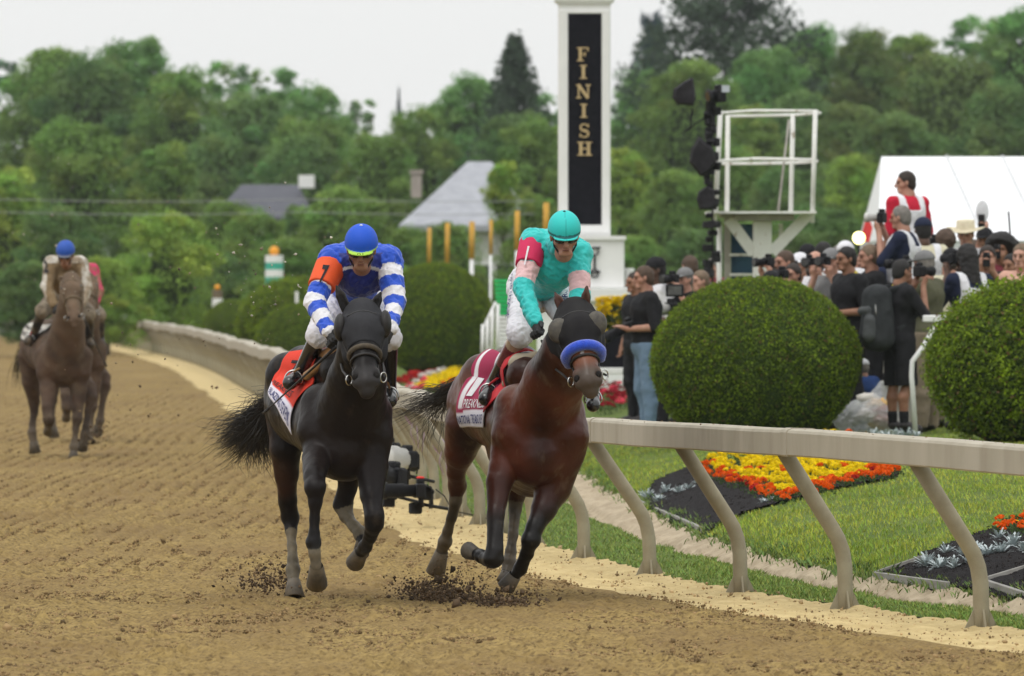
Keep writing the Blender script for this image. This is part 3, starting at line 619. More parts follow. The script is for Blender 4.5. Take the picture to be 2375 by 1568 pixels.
TR = [ # x, top, width, distance, kind, tint, label
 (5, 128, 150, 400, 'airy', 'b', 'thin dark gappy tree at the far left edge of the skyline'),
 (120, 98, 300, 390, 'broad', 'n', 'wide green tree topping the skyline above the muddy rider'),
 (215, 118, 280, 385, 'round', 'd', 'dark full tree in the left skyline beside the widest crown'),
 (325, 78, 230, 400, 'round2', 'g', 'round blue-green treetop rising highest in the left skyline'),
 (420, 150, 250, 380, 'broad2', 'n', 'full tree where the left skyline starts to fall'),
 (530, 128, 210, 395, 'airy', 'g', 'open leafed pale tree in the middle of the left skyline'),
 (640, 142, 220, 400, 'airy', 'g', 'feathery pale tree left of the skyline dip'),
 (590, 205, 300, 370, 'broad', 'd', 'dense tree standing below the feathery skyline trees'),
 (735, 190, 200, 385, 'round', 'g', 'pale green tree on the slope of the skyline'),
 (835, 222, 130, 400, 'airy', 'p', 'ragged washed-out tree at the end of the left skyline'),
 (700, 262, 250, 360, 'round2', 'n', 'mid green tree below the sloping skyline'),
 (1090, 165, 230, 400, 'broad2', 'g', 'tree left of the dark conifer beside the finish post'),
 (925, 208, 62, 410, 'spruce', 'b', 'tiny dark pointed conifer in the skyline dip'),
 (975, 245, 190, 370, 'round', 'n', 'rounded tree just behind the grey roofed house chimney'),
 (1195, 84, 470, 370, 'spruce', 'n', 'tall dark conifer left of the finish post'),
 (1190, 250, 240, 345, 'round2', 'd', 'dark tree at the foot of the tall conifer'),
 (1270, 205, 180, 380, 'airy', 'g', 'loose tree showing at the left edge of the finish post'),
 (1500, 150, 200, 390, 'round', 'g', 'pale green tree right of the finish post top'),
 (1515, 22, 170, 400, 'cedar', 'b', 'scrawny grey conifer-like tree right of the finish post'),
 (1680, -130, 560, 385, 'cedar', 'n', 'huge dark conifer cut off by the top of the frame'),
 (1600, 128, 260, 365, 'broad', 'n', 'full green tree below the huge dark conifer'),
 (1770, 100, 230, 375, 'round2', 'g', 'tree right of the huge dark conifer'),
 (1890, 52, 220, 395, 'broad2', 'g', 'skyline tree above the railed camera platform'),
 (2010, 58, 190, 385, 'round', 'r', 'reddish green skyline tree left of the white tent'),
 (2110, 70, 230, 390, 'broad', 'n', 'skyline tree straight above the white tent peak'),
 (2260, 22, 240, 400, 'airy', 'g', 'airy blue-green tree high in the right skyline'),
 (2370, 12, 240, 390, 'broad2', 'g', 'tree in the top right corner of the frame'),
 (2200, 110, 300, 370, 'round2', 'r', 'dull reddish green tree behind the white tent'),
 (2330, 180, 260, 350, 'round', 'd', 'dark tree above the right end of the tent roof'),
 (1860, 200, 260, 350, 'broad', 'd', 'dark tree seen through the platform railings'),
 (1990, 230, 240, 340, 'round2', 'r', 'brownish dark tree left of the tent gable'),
 (20, 378, 210, 290, 'tall', 'y', 'bright green tree at the left edge behind the muddy rider'),
 (175, 268, 280, 310, 'broad2', 'n', 'bushy tree above the muddy blue helmet'),
 (385, 322, 190, 300, 'tall', 'n', 'pointed green tree left of the slate roof'),
 (520, 300, 260, 340, 'round', 'd', 'shady tree behind the dark slate roof'),
 (700, 300, 260, 330, 'broad', 'd', 'shady tree right of the dark slate roof'),
 (870, 300, 200, 320, 'round2', 'n', 'green tree left of the grey roofed house'),
 (1235, 268, 190, 310, 'round', 'o', 'light green tree touching the left side of the finish post'),
 (1455, 335, 190, 300, 'tall', 'y', 'yellow-green tree touching the right side of the finish post'),
 (1570, 385, 210, 290, 'broad', 'n', 'green tree behind the black camera mast'),
 (1700, 330, 230, 300, 'round', 'n', 'green tree behind the left posts of the platform'),
 (1740, 235, 240, 330, 'tall', 'o', 'light green tree between mast and platform top'),
 (1830, 380, 210, 285, 'broad2', 'd', 'dark tree behind the platform deck'),
 (1970, 350, 180, 290, 'round2', 'y', 'light green tree left of the tent'),
 (2080, 250, 260, 320, 'broad', 'd', 'dark tree between tent gable and skyline'),
 (1165, 368, 115, 240, 'tall', 'y', 'slender bright tree in front of the grey roof'),
 (395, 482, 250, 230, 'round', 'y', 'bright yellow-green bush tree left of the marker posts'),
 (250, 590, 170, 225, 'round2', 'y', 'low bright bush right behind the muddy rider'),
 (800, 422, 260, 250, 'broad', 'o', 'olive tree above the blue jockey helmet'),
 (655, 545, 210, 240, 'round2', 'n', 'green bush tree behind the striped marker post'),
 (520, 585, 200, 245, 'round', 'd', 'dark bush tree behind the small orange topped marker'),
 (1010, 545, 220, 235, 'broad2', 'n', 'bush tree behind the yellow poles'),
 (1230, 540, 200, 240, 'round', 'o', 'bush tree behind the turquoise jockey'),
 (60, 600, 190, 220, 'broad', 'd', 'dark bush tree behind the muddy rider at far left'),
 (1480, 540, 200, 235, 'broad', 'n', 'bush tree right of the finish post base'),
 (1620, 520, 230, 230, 'round2', 'd', 'dark bush tree behind the cameramen'),
 (1900, 470, 260, 240, 'broad2', 'd', 'dark green tree right of the platform'),
 (2080, 420, 260, 250, 'round', 'n', 'green tree hidden behind the white tent'),
 (2250, 420, 260, 250, 'broad', 'd', 'shady tree behind the right half of the tent'),
 (1760, 500, 240, 245, 'round', 'n', 'low green tree behind the platform column'),
 (1350, 500, 220, 245, 'round', 'n', 'low green tree right behind the finish post shaft'),
 (2390, 400, 260, 250, 'broad2', 'n', 'tree beyond the tent at the right edge'),
 (515, 455, 170, 262, 'round2', 'n', 'green tree over the left end of the slate roof'),
 (590, 480, 210, 260, 'round', 'n', 'green tree hiding the walls below the slate roof'),
 (700, 470, 170, 262, 'round2', 'd', 'dark tree at the right end of the slate roof'),
 (1052, 508, 200, 232, 'round2', 'n', 'leafy tree hiding the walls below the grey roof'),
 (940, 520, 120, 234, 'round', 'o', 'light tree at the left foot of the grey roof'),
 (1240, 440, 150, 236, 'tall', 'o', 'light tree beside the slender bright tree'),
 (910, 610, 170, 230, 'round', 'y', 'low light bush between the two leading jockeys'),
 (140, 470, 220, 255, 'round', 'd', 'dark tree behind the blue helmet of the muddy rider'),
]
for t_ in TR: tree(*t_)
n = 60000; X = rng.uniform(-70, 80, n); Y = 335+rng.normal(size=n)*4; hz = 2.2+3.0*n2(X*.25, 0, 50)
Z = rng.random(n)**.8*hz; c = np.array([.07, .11, .03])*rng.uniform(.5, 1.4, (n, 1))
V_, F_, C_ = leafquads(np.stack([X, Y, Z], 1), rng.normal(size=(n, 3)), .32*rng.uniform(.6, 1.3, n), c)
link('woodland_backdrop', None) if False else None
n = 90000; X2 = rng.uniform(-42, 48, n); Y2 = 418+rng.normal(size=n)*3; Z2 = rng.random(n)**.7*(8.6-.055*np.abs(X2+8)+1.6*n2(X2*.3, 0, 51)); c2_ = np.array([.11, .19, .06])*rng.uniform(.5, 1.4, (n, 1))
V_, F_, C_ = leafquads(np.stack([X2, Y2, Z2], 1), rng.normal(size=(n, 3)), .34*rng.uniform(.6, 1.3, n), c2_)
link('woodland_backdrop', npmesh('woodland_backdrop', V_, F_, C_, False), M_leaf, kind='stuff')
V_, F_, C_ = leafquads(np.stack([X, Y, Z], 1), rng.normal(size=(len(X), 3)), .32*rng.uniform(.6, 1.3, len(X)), c)
link('undergrowth', npmesh('undergrowth', V_, F_, C_, False), M_leaf, kind='stuff')

# ---- houses
M_slate = mat('dark_slate', (.085, .088, .105), (.065, .068, .085), scale=3, rough=.8)
M_groof = mat('grey_shingle', (.36, .37, .40), (.29, .30, .33), scale=3, rough=.85)
M_wallc = mat('pale_siding', (.55, .55, .52), (.48, .48, .45), scale=2)
M_brick = mat('chimney_brick', (.38, .33, .29), (.28, .24, .21), scale=6)
M_glass = mat('dark_glass', (.03, .04, .05), rough=.15)
M_white = mat('white_paint', (.80, .80, .79), (.74, .74, .73), scale=2, rough=.45)
def house(x0, x1, yr0, yr1, yridge, yeave, d, label, rm, depth=9.0, hip=True):
    A = W(x0, yeave, d); B = W(x1, yeave, d); z1 = A[2]; zr = W(x0, yridge, d+depth/2)[2]; R0 = W(yr0, yridge, d+depth/2)[0]; R1 = W(yr1, yridge, d+depth/2)[0]
    t = thing('house', label, 'house', ((A[0]+B[0])/2, d+depth/2, 0))
    m = MB(); m.box(((A[0]+B[0])/2, d+depth/2, z1/2), (B[0]-A[0]-.8, depth-.8, z1)); m.build('wall', M_wallc, t)
    m = MB(); e = .06
    m.add([(A[0], d, z1), (B[0], d, z1), (B[0], d+depth, z1), (A[0], d+depth, z1), (R0, d+depth/2, zr), (R1, d+depth/2, zr), (A[0], d, z1-.18), (B[0], d, z1-.18), (B[0], d+depth, z1-.18), (A[0], d+depth, z1-.18)],
          [(0, 1, 5, 4), (1, 2, 5), (2, 3, 4, 5), (3, 0, 4), (6, 7, 1, 0), (7, 8, 2, 1), (8, 9, 3, 2), (9, 6, 0, 3), (9, 8, 7, 6)]); m.build('roof', rm, t)
    for f in (.25, .55, .8):
        x = A[0]*(1-f)+B[0]*f; w_ = MB(); w_.box((x, d+.38, z1*.5), (1.1, .08, 1.4)); wf = w_.build('window', M_white, t)
        p_ = MB(); p_.box((x, d+.33, z1*.5), (.9, .03, 1.2)); p_.build('pane', M_glass, wf)
    return t, A, B, z1, zr
h1, A, B, z1, zr = house(925, 1250, 1085, 1140, 375, 522, 262, 'house with a pale grey hipped roof behind the yellow poles', M_groof, 10)
m = MB(); c = W(965, 430, 264); m.box((c[0], 264.5, c[2]), (.32, .5, .75)); m.box((c[0], 264.5, c[2]+.42), (.42, .6, .1)); m.build('chimney', M_brick, h1)
h2, A, B, z1, zr = house(490, 725, 560, 690, 428, 505, 300, 'house with a dark slate roof between the trees', M_slate, 9)
m = MB(); c = W(711, 421, 303); m.box(c, (.55, .55, .45)); m.build('chimney', M_white, h2)
# overhead wires
M_wire = mat('wire', (.30, .31, .30), rough=.6)
for y, lb in ((462, 'upper sagging overhead wire across the trees at left'), (492, 'lower sagging overhead wire across the trees at left')):
    P = [W(x, y+6*math.sin((x % 700)/700*PI), 224) for x in range(-200, 1300, 60)]
    o = MB().tube(P, .010, 5).build('overhead_wire', M_wire); tag(o, lb, 'wire', 'overhead wires')
# ================================================================== HORSES
def horse_kit(d0):
    "picture position (x, y) plus metres behind the chest -> world point; radii in px of the frame"
    def Pp(x, y, dd=0.0): return W(x, y, d0+dd)
    def chain(pts, k=None, lay=''):
        out = []
        for a, b in zip(pts[:-1], pts[1:]):
            out.append(cone(Pp(*a[:3]), Pp(*b[:3]), a[3]/FPX*d0, b[3]/FPX*d0, k=k, lay=lay))
        return out
    return Pp, chain
M_coat = mat('horse_coat', (.55,), (.20, .155, .10), scale=9, rough=.38, attr=True, spec=.26, lo=.58, hi=.82, bump=.006, bscale=11, stretch=(1, 1, .5))
M_coat7 = mat('black_coat', (.4,), (.13, .10, .07), scale=9, rough=.42, attr=True, spec=.14, lo=.60, hi=.84, bump=.006, bscale=11, stretch=(1, 1, .5))
M_coat3 = mat('muddy_coat', (.5,), (.125, .09, .055), scale=7, rough=.8, attr=True, spec=.3, lo=.46, hi=.66, bump=.003, bscale=50)
M_hoof = mat('hoof_horn', (.07, .06, .05), (.16, .13, .09), scale=14, rough=.6)
M_hair = mat('horse_hair', (.012, .010, .009), (.03, .024, .018), scale=9, rough=.45, spec=.5)
M_tack = mat('black_leather', (.012, .011, .011), (.025, .022, .02), scale=12, rough=.5, spec=.3)
M_btack = mat('brown_leather', (.33, .17, .06), (.22, .11, .04), scale=10, rough=.5)
M_gear = mat('muddy_strap', (.20, .15, .09), (.12, .09, .055), scale=20, rough=.8)
M_metal = mat('bit_steel', (.55, .54, .52), rough=.25, metal=1.0)
M_eye = mat('eye', (.01, .008, .006), rough=.08, spec=.8)
M_dark = mat('dark_cavity', (.008, .006, .005), rough=.9)
def strands(name, root, tipf, n, segs, r0, mat_, parent, seed=0, spread=.03):
    "hair: n tapered three-sided strands; tipf(u, rnd) gives the way of one strand"
    rr = np.random.default_rng(seed); V = []; F = []
    for i in range(n):
        pts = tipf(rr); pts = np.array(pts); m = len(pts)
        for j in range(m):
            t = nrm(pts[min(j+1, m-1)]-pts[max(j-1, 0)]); a = nrm(np.cross(t, (0.3, 1, .2))); b = np.cross(t, a); r = r0*(1-j/(m-1))**.6+.0004
            for k in range(3): q = 2*PI*k/3; V.append(pts[j]+r*(a*math.cos(q)+b*math.sin(q)))
        o = len(V)-3*m
        for j in range(m-1):
            for k in range(3): F.append((o+j*3+k, o+j*3+(k+1) % 3, o+(j+1)*3+(k+1) % 3, o+(j+1)*3+k))
    return link(name, npmesh(name, np.array(V), np.array(F)), mat_, parent)
def rebase(o, parent):
    o.parent = parent; o.matrix_parent_inverse = parent.matrix_basis.inverted()
def patch(name, corners, nu, nv, prims, k, off, mat_, parent, colfn=None, bulge=0.0, sink=False, pts=None, thick=.006):
    "a cloth on the body: bilinear between four corners, then laid on the surface of the smooth body"
    a, b, c, d = corners
    u = np.linspace(0, 1, nu)[:, None, None]; v = np.linspace(0, 1, nv)[None, :, None]
    P = (a*(1-u)*(1-v)+b*u*(1-v)+c*u*v+d*(1-u)*v).reshape(-1, 3)
    P = hug(P, prims, k, off)
    i = (np.arange(nu-1)[:, None]*nv+np.arange(nv-1)[None]).ravel(); F = np.stack([i, i+1, i+nv+1, i+nv], 1)
    uv = np.stack([np.broadcast_to(u, (nu, nv, 1)), np.broadcast_to(v, (nu, nv, 1))], -1).reshape(-1, 2)
    me = npmesh(name, P, F, colfn(uv[:, 0], uv[:, 1]) if colfn else None)
    o = link(name, me, mat_, parent); s = o.modifiers.new('thick', 'SOLIDIFY'); s.thickness = thick; s.offset = 0
    return o
def hug(P, prims, k, off, it=6, pull=True, step=.8):
    P = P.copy()
    for _ in range(it):
        D = sdf(P, prims, k); e = .004
        G = np.stack([sdf(P+np.eye(3)[i]*e, prims, k)-D for i in range(3)], -1); G /= np.linalg.norm(G, axis=-1, keepdims=True)+1e-9
        mv = off-D
        if not pull: mv = np.maximum(mv, 0)
        P += G*(mv*step)[:, None]
    return P
def text_patch(txt, corners, prims, k, off, mat_, parent, name='lettering', hugit=True, scl=(1, 1)):
    "lettering stretched over the quad a(bottom left) b(bottom right) c(top right) d(top left)"
    V, F = text_mesh(txt, bold=.03 if len(txt) < 3 else .012); lo, hi = V.min(0), V.max(0); uv = (V-lo)/(hi-lo+1e-9)
    a, b, c, d = corners; u = uv[:, 0:1]; v = uv[:, 1:2]
    P = a*(1-u)*(1-v)+b*u*(1-v)+c*u*v+d*(1-u)*v
    if hugit: P = hug(P, prims, k, off)
    m = MB(); m.add(P, F); return m.build(name, mat_, parent)
def hoofmesh(top, bot, r1, r2, toe):
    m = MB(); ax = nrm(bot-top); R = []
    u = nrm(np.array(toe)-ax*np.dot(toe, ax)); v = np.cross(ax, u); n = 14; V = []
    for z, r, sh in ((0, r1, 0), (.12, r1*1.12, 0), (1, r2, .012), (1.0, r2*.8, .012), (.88, r2*.7, .01)):
        for i in range(n):
            q = 2*PI*i/n; V.append(top+(bot-top)*z+u*(math.cos(q)*r*1.08+sh)+v*math.sin(q)*r)
    F = [(j*n+i, j*n+(i+1) % n, (j+1)*n+(i+1) % n, (j+1)*n+i) for j in range(4) for i in range(n)]+[tuple(4*n+i for i in range(n))]
    return m.add(V, F)
def make_head(Pp, d0, poll, muz, w, tilt=0.0, sc=1.0, lay='head'):
    "horse head primitives between poll and muzzle (picture positions with depth); w: half width in px at the eyes"
    A, B = Pp(*poll), Pp(*muz); ax = nrm(B-A); L = np.linalg.norm(B-A)
    side = nrm(np.cross(ax, (0, 1, 0))); side = side if side[0] > 0 else -side     # towards picture right
    if tilt: side = nrm(side+np.array([0, 0, tilt])); side = nrm(side-ax*(side @ ax))
    up = nrm(np.cross(side, ax)); up = up if up[1] < 0 else -up                     # front of the face
    r = w/FPX*d0
    T = lambda t, s=0, f=0: A+ax*(L*t)+side*(r*s)+up*(r*f)
    pr = [cone(T(-.02, 0, -.5), T(.30, 0, -.05), r*.82, r*.84), cone(T(.3, 0, -.05), T(.66, 0, .0), r*.80, r*.50), cone(T(.66, 0, .0), T(.95, 0, -.02), r*.50, r*.50)]
    for s in (-1, 1):
        pr += [cone(T(.10, .45*s, -.75), T(.42, .45*s, -.75), r*.62, r*.50),            # cheek
               cone(T(.16, .62*s, .12), T(.34, .66*s, .18), r*.27, r*.24, k=.015),        # brow over the eye
               cone(T(.42, .55*s, .05), T(.66, .36*s, .05), r*.16, r*.10, k=.015),        # facial crest
               cone(T(.86, .36*s, .12), T(.97, .38*s, .0), r*.25, r*.22, k=.012),         # nostril flare
               ball(T(.935, .46*s, .36), r*.145, op='s', k=.006)]
    pr += [cone(T(.90, 0, -.30), T(1.04, 0, -.22), r*.40, r*.34, k=.015), cone(T(.78, 0, -.60), T(1.0, 0, -.52), r*.36, r*.26, k=.015),
           cone(T(.4, 0, -.9), T(.78, 0, -.60), r*.45, r*.32)]
    return pr, T, r
def ear(Pp, d0, base, tip, r, fwd=(0, -1, 0)):
    a, b = Pp(*base), Pp(*tip); rr = r/FPX*d0; f = np.array(fwd)*rr
    return [cone(a, a*.45+b*.55, rr, rr*.85, k=.008), cone(a*.45+b*.55, b, rr*.85, rr*.16, k=.006), cone(a+f*.8, a*.3+b*.7+f*.75, rr*.62, rr*.28, op='s', k=.005)]
def leg_cols(V, c, pts, colour): pass

class Horse: pass
def build_horse(d0, label, nodes, head, ears, legs, hoofs, base_xy, colfn, coat, res=.0095, k=.035):
    H = Horse(); H.d0 = d0; Pp, chain = horse_kit(d0); H.P = Pp; H.chain = chain
    t = thing('horse', label, 'horse', (Pp(base_xy, 900, .7)[0], d0+.7, 0)); H.t = t
    torso = []
    for pts in nodes: torso += chain(pts)
    hd, T, hr = make_head(Pp, d0, *head); H.T = T; H.hr = hr; H.headp = hd
    ep = []
    for e in ears: ep += ear(Pp, d0, *e)
    lp = []
    for pts in legs: lp += chain(pts, k=.02)
    for (g0, g1, gr) in getattr(Horse, 'grooves', {}).get(base_xy, []): torso.append(cone(Pp(*g0), Pp(*g1), gr/FPX*d0, gr/FPX*d0*.7, op='s', k=.035))
    H.body = torso+lp; H.k = k
    H.all = torso+hd+ep+lp
    me = field_mesh('body', H.all, res, k, colfn=lambda V: colfn(H, V), noise=lambda P: .0045*vnoise(P, 9, 2)+.002*vnoise(P, 24, 3))
    link('body', me, coat, t)
    for s in (-1, 1):
        MB().ell(T(.25, .80*s, .20), (hr*.17,)*3, nu=12, nv=8).build('eye', M_eye, t, True)
        MB().ell(T(.935, .47*s, .27), (hr*.13, hr*.08, hr*.16), nu=10, nv=6).build('nostril', M_dark, t, True)
    for (tx, ty, td, bx, by, bd, r1, r2) in hoofs:
        a, b = Pp(tx, ty, td), Pp(bx, by, bd); hoofmesh(a, b, r1/FPX*d0, r2/FPX*d0, (0, -1, .15)).build('hoof', M_hoof, t, True)
    return H
def zcol(V, tab):
    "colour by height in metres"
    z = np.array([q[0] for q in tab]); C = np.array([q[1] for q in tab]); return np.stack([np.interp(V[:, 2], z, C[:, i]) for i in range(3)], 1)
def bridle(H, col, noseband=None, cheek=True, bit=True, nb_t=.60, nb_r=.05, nb_name='noseband', chk_mat=None):
    T, r, t = H.T, H.hr, H.t; cm = chk_mat or M_tack
    def ring(tt, s, f0, rad, nm, m_, n=24, full=True, sq=1.0, jit=0.0):
        # a band round the nose at station tt
        pts = []; 
        lim = (-.15*PI, 1.15*PI) if not full else (0, 2*PI)
        for i in range(n+1):
            a = lim[0]+(lim[1]-lim[0])*i/n; p = T(tt, math.cos(a)*s, f0+math.sin(a)*s*sq); pts.append(p)
        pts = hug(np.array(pts), H.headp, H.k, rad*.75, 5, pull=True)
        m = MB(); m.tube(pts, rad, 10, caps=not full); return m.build(nm, m_, t, True)
    if noseband: ring(nb_t, .8, -.15, nb_r, nb_name, noseband, full=False)
    ring(.52 if not noseband else min(nb_t+.1, .8), .8, -.2, .009, 'nose_strap', cm, full=True)
    m = MB()
    for s in (-1, 1):
        P = hug(np.array([T(q, .9*s, -.25) for q in np.linspace(.02, .84, 12)]), H.headp, H.k, .004, 5); m.tube(P, .008, 6)
    P = hug(np.array([T(.10, q, .9) for q in np.linspace(-.85, .85, 12)]), H.headp, H.k, .004, 5); m.tube(P, .008, 6)
    m.build('bridle', cm, t, True)
    for s in (-1, 1):
        c = T(.86, .74*s, -.28); m = MB(); m.tube([c+np.array([0, math.cos(a)*.6, 0])*.03+np.array([math.cos(a)*.018, 0, math.sin(a)*.03]) for a in np.linspace(0, 2*PI, 15)], .005, 6, caps=False); m.build('bit_ring', M_metal, t, True)

# ---- lead bay, picture right
BLK = np.array([.010, .009, .009])
def col_bay(H, V):
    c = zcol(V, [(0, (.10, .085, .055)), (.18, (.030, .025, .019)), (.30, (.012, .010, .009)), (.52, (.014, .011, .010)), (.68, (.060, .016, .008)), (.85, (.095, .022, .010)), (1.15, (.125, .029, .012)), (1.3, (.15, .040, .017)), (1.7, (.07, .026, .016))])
    # dusty hind cannons
    for J in H.dusty:
        s, d = along(V, [H.P(*q) for q in J]); m = (d < .075)[:, None]; c = np.where(m, np.array([.16, .125, .08])*(.75+.25*vnoise(V, 30)[:, None]), c)
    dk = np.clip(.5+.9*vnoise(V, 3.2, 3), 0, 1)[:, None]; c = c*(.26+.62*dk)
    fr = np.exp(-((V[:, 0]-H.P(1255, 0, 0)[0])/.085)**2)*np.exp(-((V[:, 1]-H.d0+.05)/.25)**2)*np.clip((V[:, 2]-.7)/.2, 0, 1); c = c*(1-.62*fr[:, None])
    A = H.T(.78, 0, .2); d = np.linalg.norm(V-H.T(.97, 0, 0), axis=1)
    g_ = np.clip((.16-d)/.08, 0, 1)[:, None]; c = c*(1-g_)+np.array([.075, .055, .042])*g_
    dn = np.linalg.norm(V-H.T(.66, 0, .5), axis=1); g_ = (np.clip((.14-dn)/.06, 0, 1)*(V[:, 1] < H.T(.6, 0, 0)[1]+.03))[:, None]*(1-g_); c = c*(1-g_)+np.array([.20, .075, .04])*g_
    star = np.linalg.norm((V-H.T(.62, -.02, .55))*np.array([1.6, .5, .7]), axis=1) < .024; c[star] = (.5, .47, .44)
    return c
Hb_legs = [
 # right fore, folded (picture left)
 [(1185, 1040, .15, 48), (1158, 1120, .05, 30), (1150, 1195, -.05, 20), (1147, 1278, -.12, 19), (1144, 1294, -.12, 24)],
 [(1144, 1296, -.10, 22), (1128, 1297, .12, 15), (1117, 1290, .20, 16), (1104, 1284, .26, 13)],
 # left fore (picture right)
 [(1298, 1045, .12, 60), (1282, 1130, .12, 42), (1262, 1180, .05, 29), (1240, 1222, .0, 20), (1231, 1252, -.02, 21), (1221, 1285, .06, 15), (1207, 1318, .12, 15), (1194, 1336, .14, 12)],
 # right hind (picture left)
 [(1085, 985, 1.45, 56), (1066, 1050, 1.55, 36), (1058, 1095, 1.65, 22), (1061, 1128, 1.75, 22), (1057, 1162, 1.76, 14), (1048, 1200, 1.8, 11.5), (1038, 1232, 1.85, 12), (1032, 1256, 1.88, 16.5), (1022, 1285, 1.92, 13)],
 # left hind seen between the fore legs
 [(1190, 1000, 1.3, 60), (1200, 1090, 1.15, 38), (1198, 1150, 1.2, 21), (1194, 1182, 1.2, 15), (1190, 1240, 1.12, 11), (1185, 1280, 1.08, 12), (1181, 1305, 1.05, 16), (1174, 1332, 1.0, 12)]]
bay = dict(nodes=[
  [(1255, 1010, .16, 86), (1238, 985, .55, 96), (1200, 965, .95, 98), (1155, 945, 1.25, 94), (1112, 935, 1.5, 78)],
  [(1125, 880, 1.3, 62), (1105, 925, 1.6, 62)],
  [(1250, 1055, .1, 78), (1235, 1075, .5, 76), (1200, 1040, 1.0, 72)],
  [(1295, 960, .12, 62), (1306, 1010, .08, 58), (1300, 1060, .1, 50)],
  [(1205, 950, .2, 62), (1200, 1010, .12, 58), (1205, 1055, .12, 48)],
  [(1222, 870, .45, 48), (1210, 850, .8, 48), (1150, 862, 1.2, 52)],
  [(1262, 960, .1, 84), (1285, 885, -.10, 70), (1310, 815, -.30, 54), (1328, 760, -.42, 44)]],
  head=((1333, 722, -.46), (1367, 893, -.80), 54), ears=[((1306, 716, -.40), (1287, 678, -.38), 13), ((1357, 712, -.42), (1361, 664, -.42), 12)],
  legs=Hb_legs,
  hoofs=[(1106, 1286, .25, 1089, 1279, .32, 14, 21), (1194, 1334, .14, 1174, 1362, .17, 15, 22), (1025, 1278, 1.9, 1011, 1325, 1.97, 15, 24), (1176, 1328, 1.0, 1167, 1352, .98, 13, 18)], base_xy=1220)
class _D: pass
Horse.dusty = []
Horse.dusty = [[(1057, 1172, 1.76), (1038, 1240, 1.85), (1032, 1262, 1.88)], [(1194, 1182, 1.2), (1185, 1280, 1.08), (1181, 1312, 1.05)]]
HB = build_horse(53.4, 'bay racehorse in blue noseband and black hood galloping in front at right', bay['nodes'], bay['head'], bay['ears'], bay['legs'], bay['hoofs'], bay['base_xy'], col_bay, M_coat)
M_roll = mat('blue_fleece', (.012, .075, .62), (.01, .05, .45), scale=40, rough=.95, bump=.006, bscale=120, sheen=.6)
M_hood = mat('black_hood', (.012, .011, .012), (.020, .019, .019), scale=9, spec=.15, rough=.8, bump=.001, bscale=80)
M_mesh = mat('eye_cup', (.10, .09, .07), (.05, .045, .04), scale=30, rough=.6)
def hood(H, tmax, name='hood', m_=None):
    A = H.T(0, 0, 0); ax = nrm(H.T(1, 0, 0)-A); 
    pr = [q for q in H.headp if q['op'] == 'u' and q is not None]+H.chain(H.neckseg)
    cut = H.T(tmax, 0, 0); top = H.T(-.62, 0, 0)
    me = field_mesh(name, pr, .008, H.k, infl=.007, clip=lambda P: np.maximum((P-cut) @ ax, -((P-top) @ ax)))
    link(name, me, m_ or M_hood, H.t)
HB.neckseg = bay['nodes'][-1][2:]
hood(HB, .56)
for s, r in ((-1, .50), (1, .46)):
    MB().ell(HB.T(.27, .80*s, .28), (HB.hr*r, HB.hr*.30, HB.hr*.55), nu=14, nv=8).build('eye_cup', M_mesh, HB.t, True)
bridle(HB, None, noseband=M_roll, nb_t=.60, nb_r=.034, nb_name='fleece_noseband')
# star on the nose keeps its place below the roll
def tail(H, root, way, n, spread, name='tail', seed=3, L=1.0, mat_=None, r0=.0022):
    W_ = [H.P(*p) for p in way]
    def tp(rr):
        q = rr.normal(size=3)*spread; q2 = rr.normal(size=3)*spread*.7; Lk = rr.uniform(.45, 1.0)*L; m = 9; out = []
        for j in range(m):
            u = j/(m-1)*Lk*(len(W_)-1); i = min(int(u), len(W_)-2); f = u-i
            p = W_[i]*(1-f)+W_[i+1]*f; g_ = j/(m-1)
            out.append(p+q*(.25+g_*1.15)+q2*math.sin(g_*5)*.6+q[::-1]*.35*math.sin(g_*9+q2[0]*60)*g_+np.array([0, 0, -.05])*g_*g_)
        return out
    return strands(name, None, tp, n, 9, r0, mat_ or M_hair, H.t, seed)
tail(HB, None, [(1100, 875, 1.68), (1050, 905, 1.85), (1000, 925, 2.0), (955, 935, 2.15), (905, 945, 2.3)], 260, .04, seed=5, r0=.0020)
tail(HB, None, [(1060, 900, 1.85), (1020, 955, 2.0), (1010, 1000, 2.1), (1005, 1040, 2.2)], 36, .05, seed=6, name='tail_wisps', r0=.0022)
# saddle, cloth
M_cloth1 = mat('crimson_cloth', (0,), None, attr=True, rough=.8, bump=.002, bscale=60)
M_red = mat('red_pad', (.55, .02, .03), (.45, .015, .02), scale=7, rough=.7)
M_tanpad = mat('saddle_pad', (.42, .36, .27), (.34, .28, .2), scale=8, rough=.8)
M_navy = mat('navy_print', (.02, .03, .16), rough=.8)
M_whitep = mat('white_print', (.78, .76, .78), rough=.8)
M_blackp = mat('black_print', (.015, .015, .02), rough=.8)
def lerp(a, b, t): return a*(1-t)+b*t
def cloth1(u, v):     # u 0 front .. 1 rear, v 0 bottom .. 1 top
    c = np.where((v < .22)[:, None], np.array([.72, .70, .76]), np.array([.34, .015, .07]))
    c = np.where(((u > .80) & (v > .2))[:, None], np.array([.34, .015, .07]), c)
    c = np.where(((u > .86) & (u < .945) & (v > .24))[:, None], np.array([.74, .72, .74]), c)
    c = np.where((((u > .30) & (u < .42)) & (v > .45))[:, None], np.array([.74, .72, .74]), c)
    return c
P = HB.P
cq = [P(1132, 990, .72), P(1078, 985, 1.22), P(1140, 828, 1.18), P(1205, 838, .62)]
patch('saddle_cloth', cq, 44, 44, HB.body, HB.k, .012, M_cloth1, HB.t, cloth1)
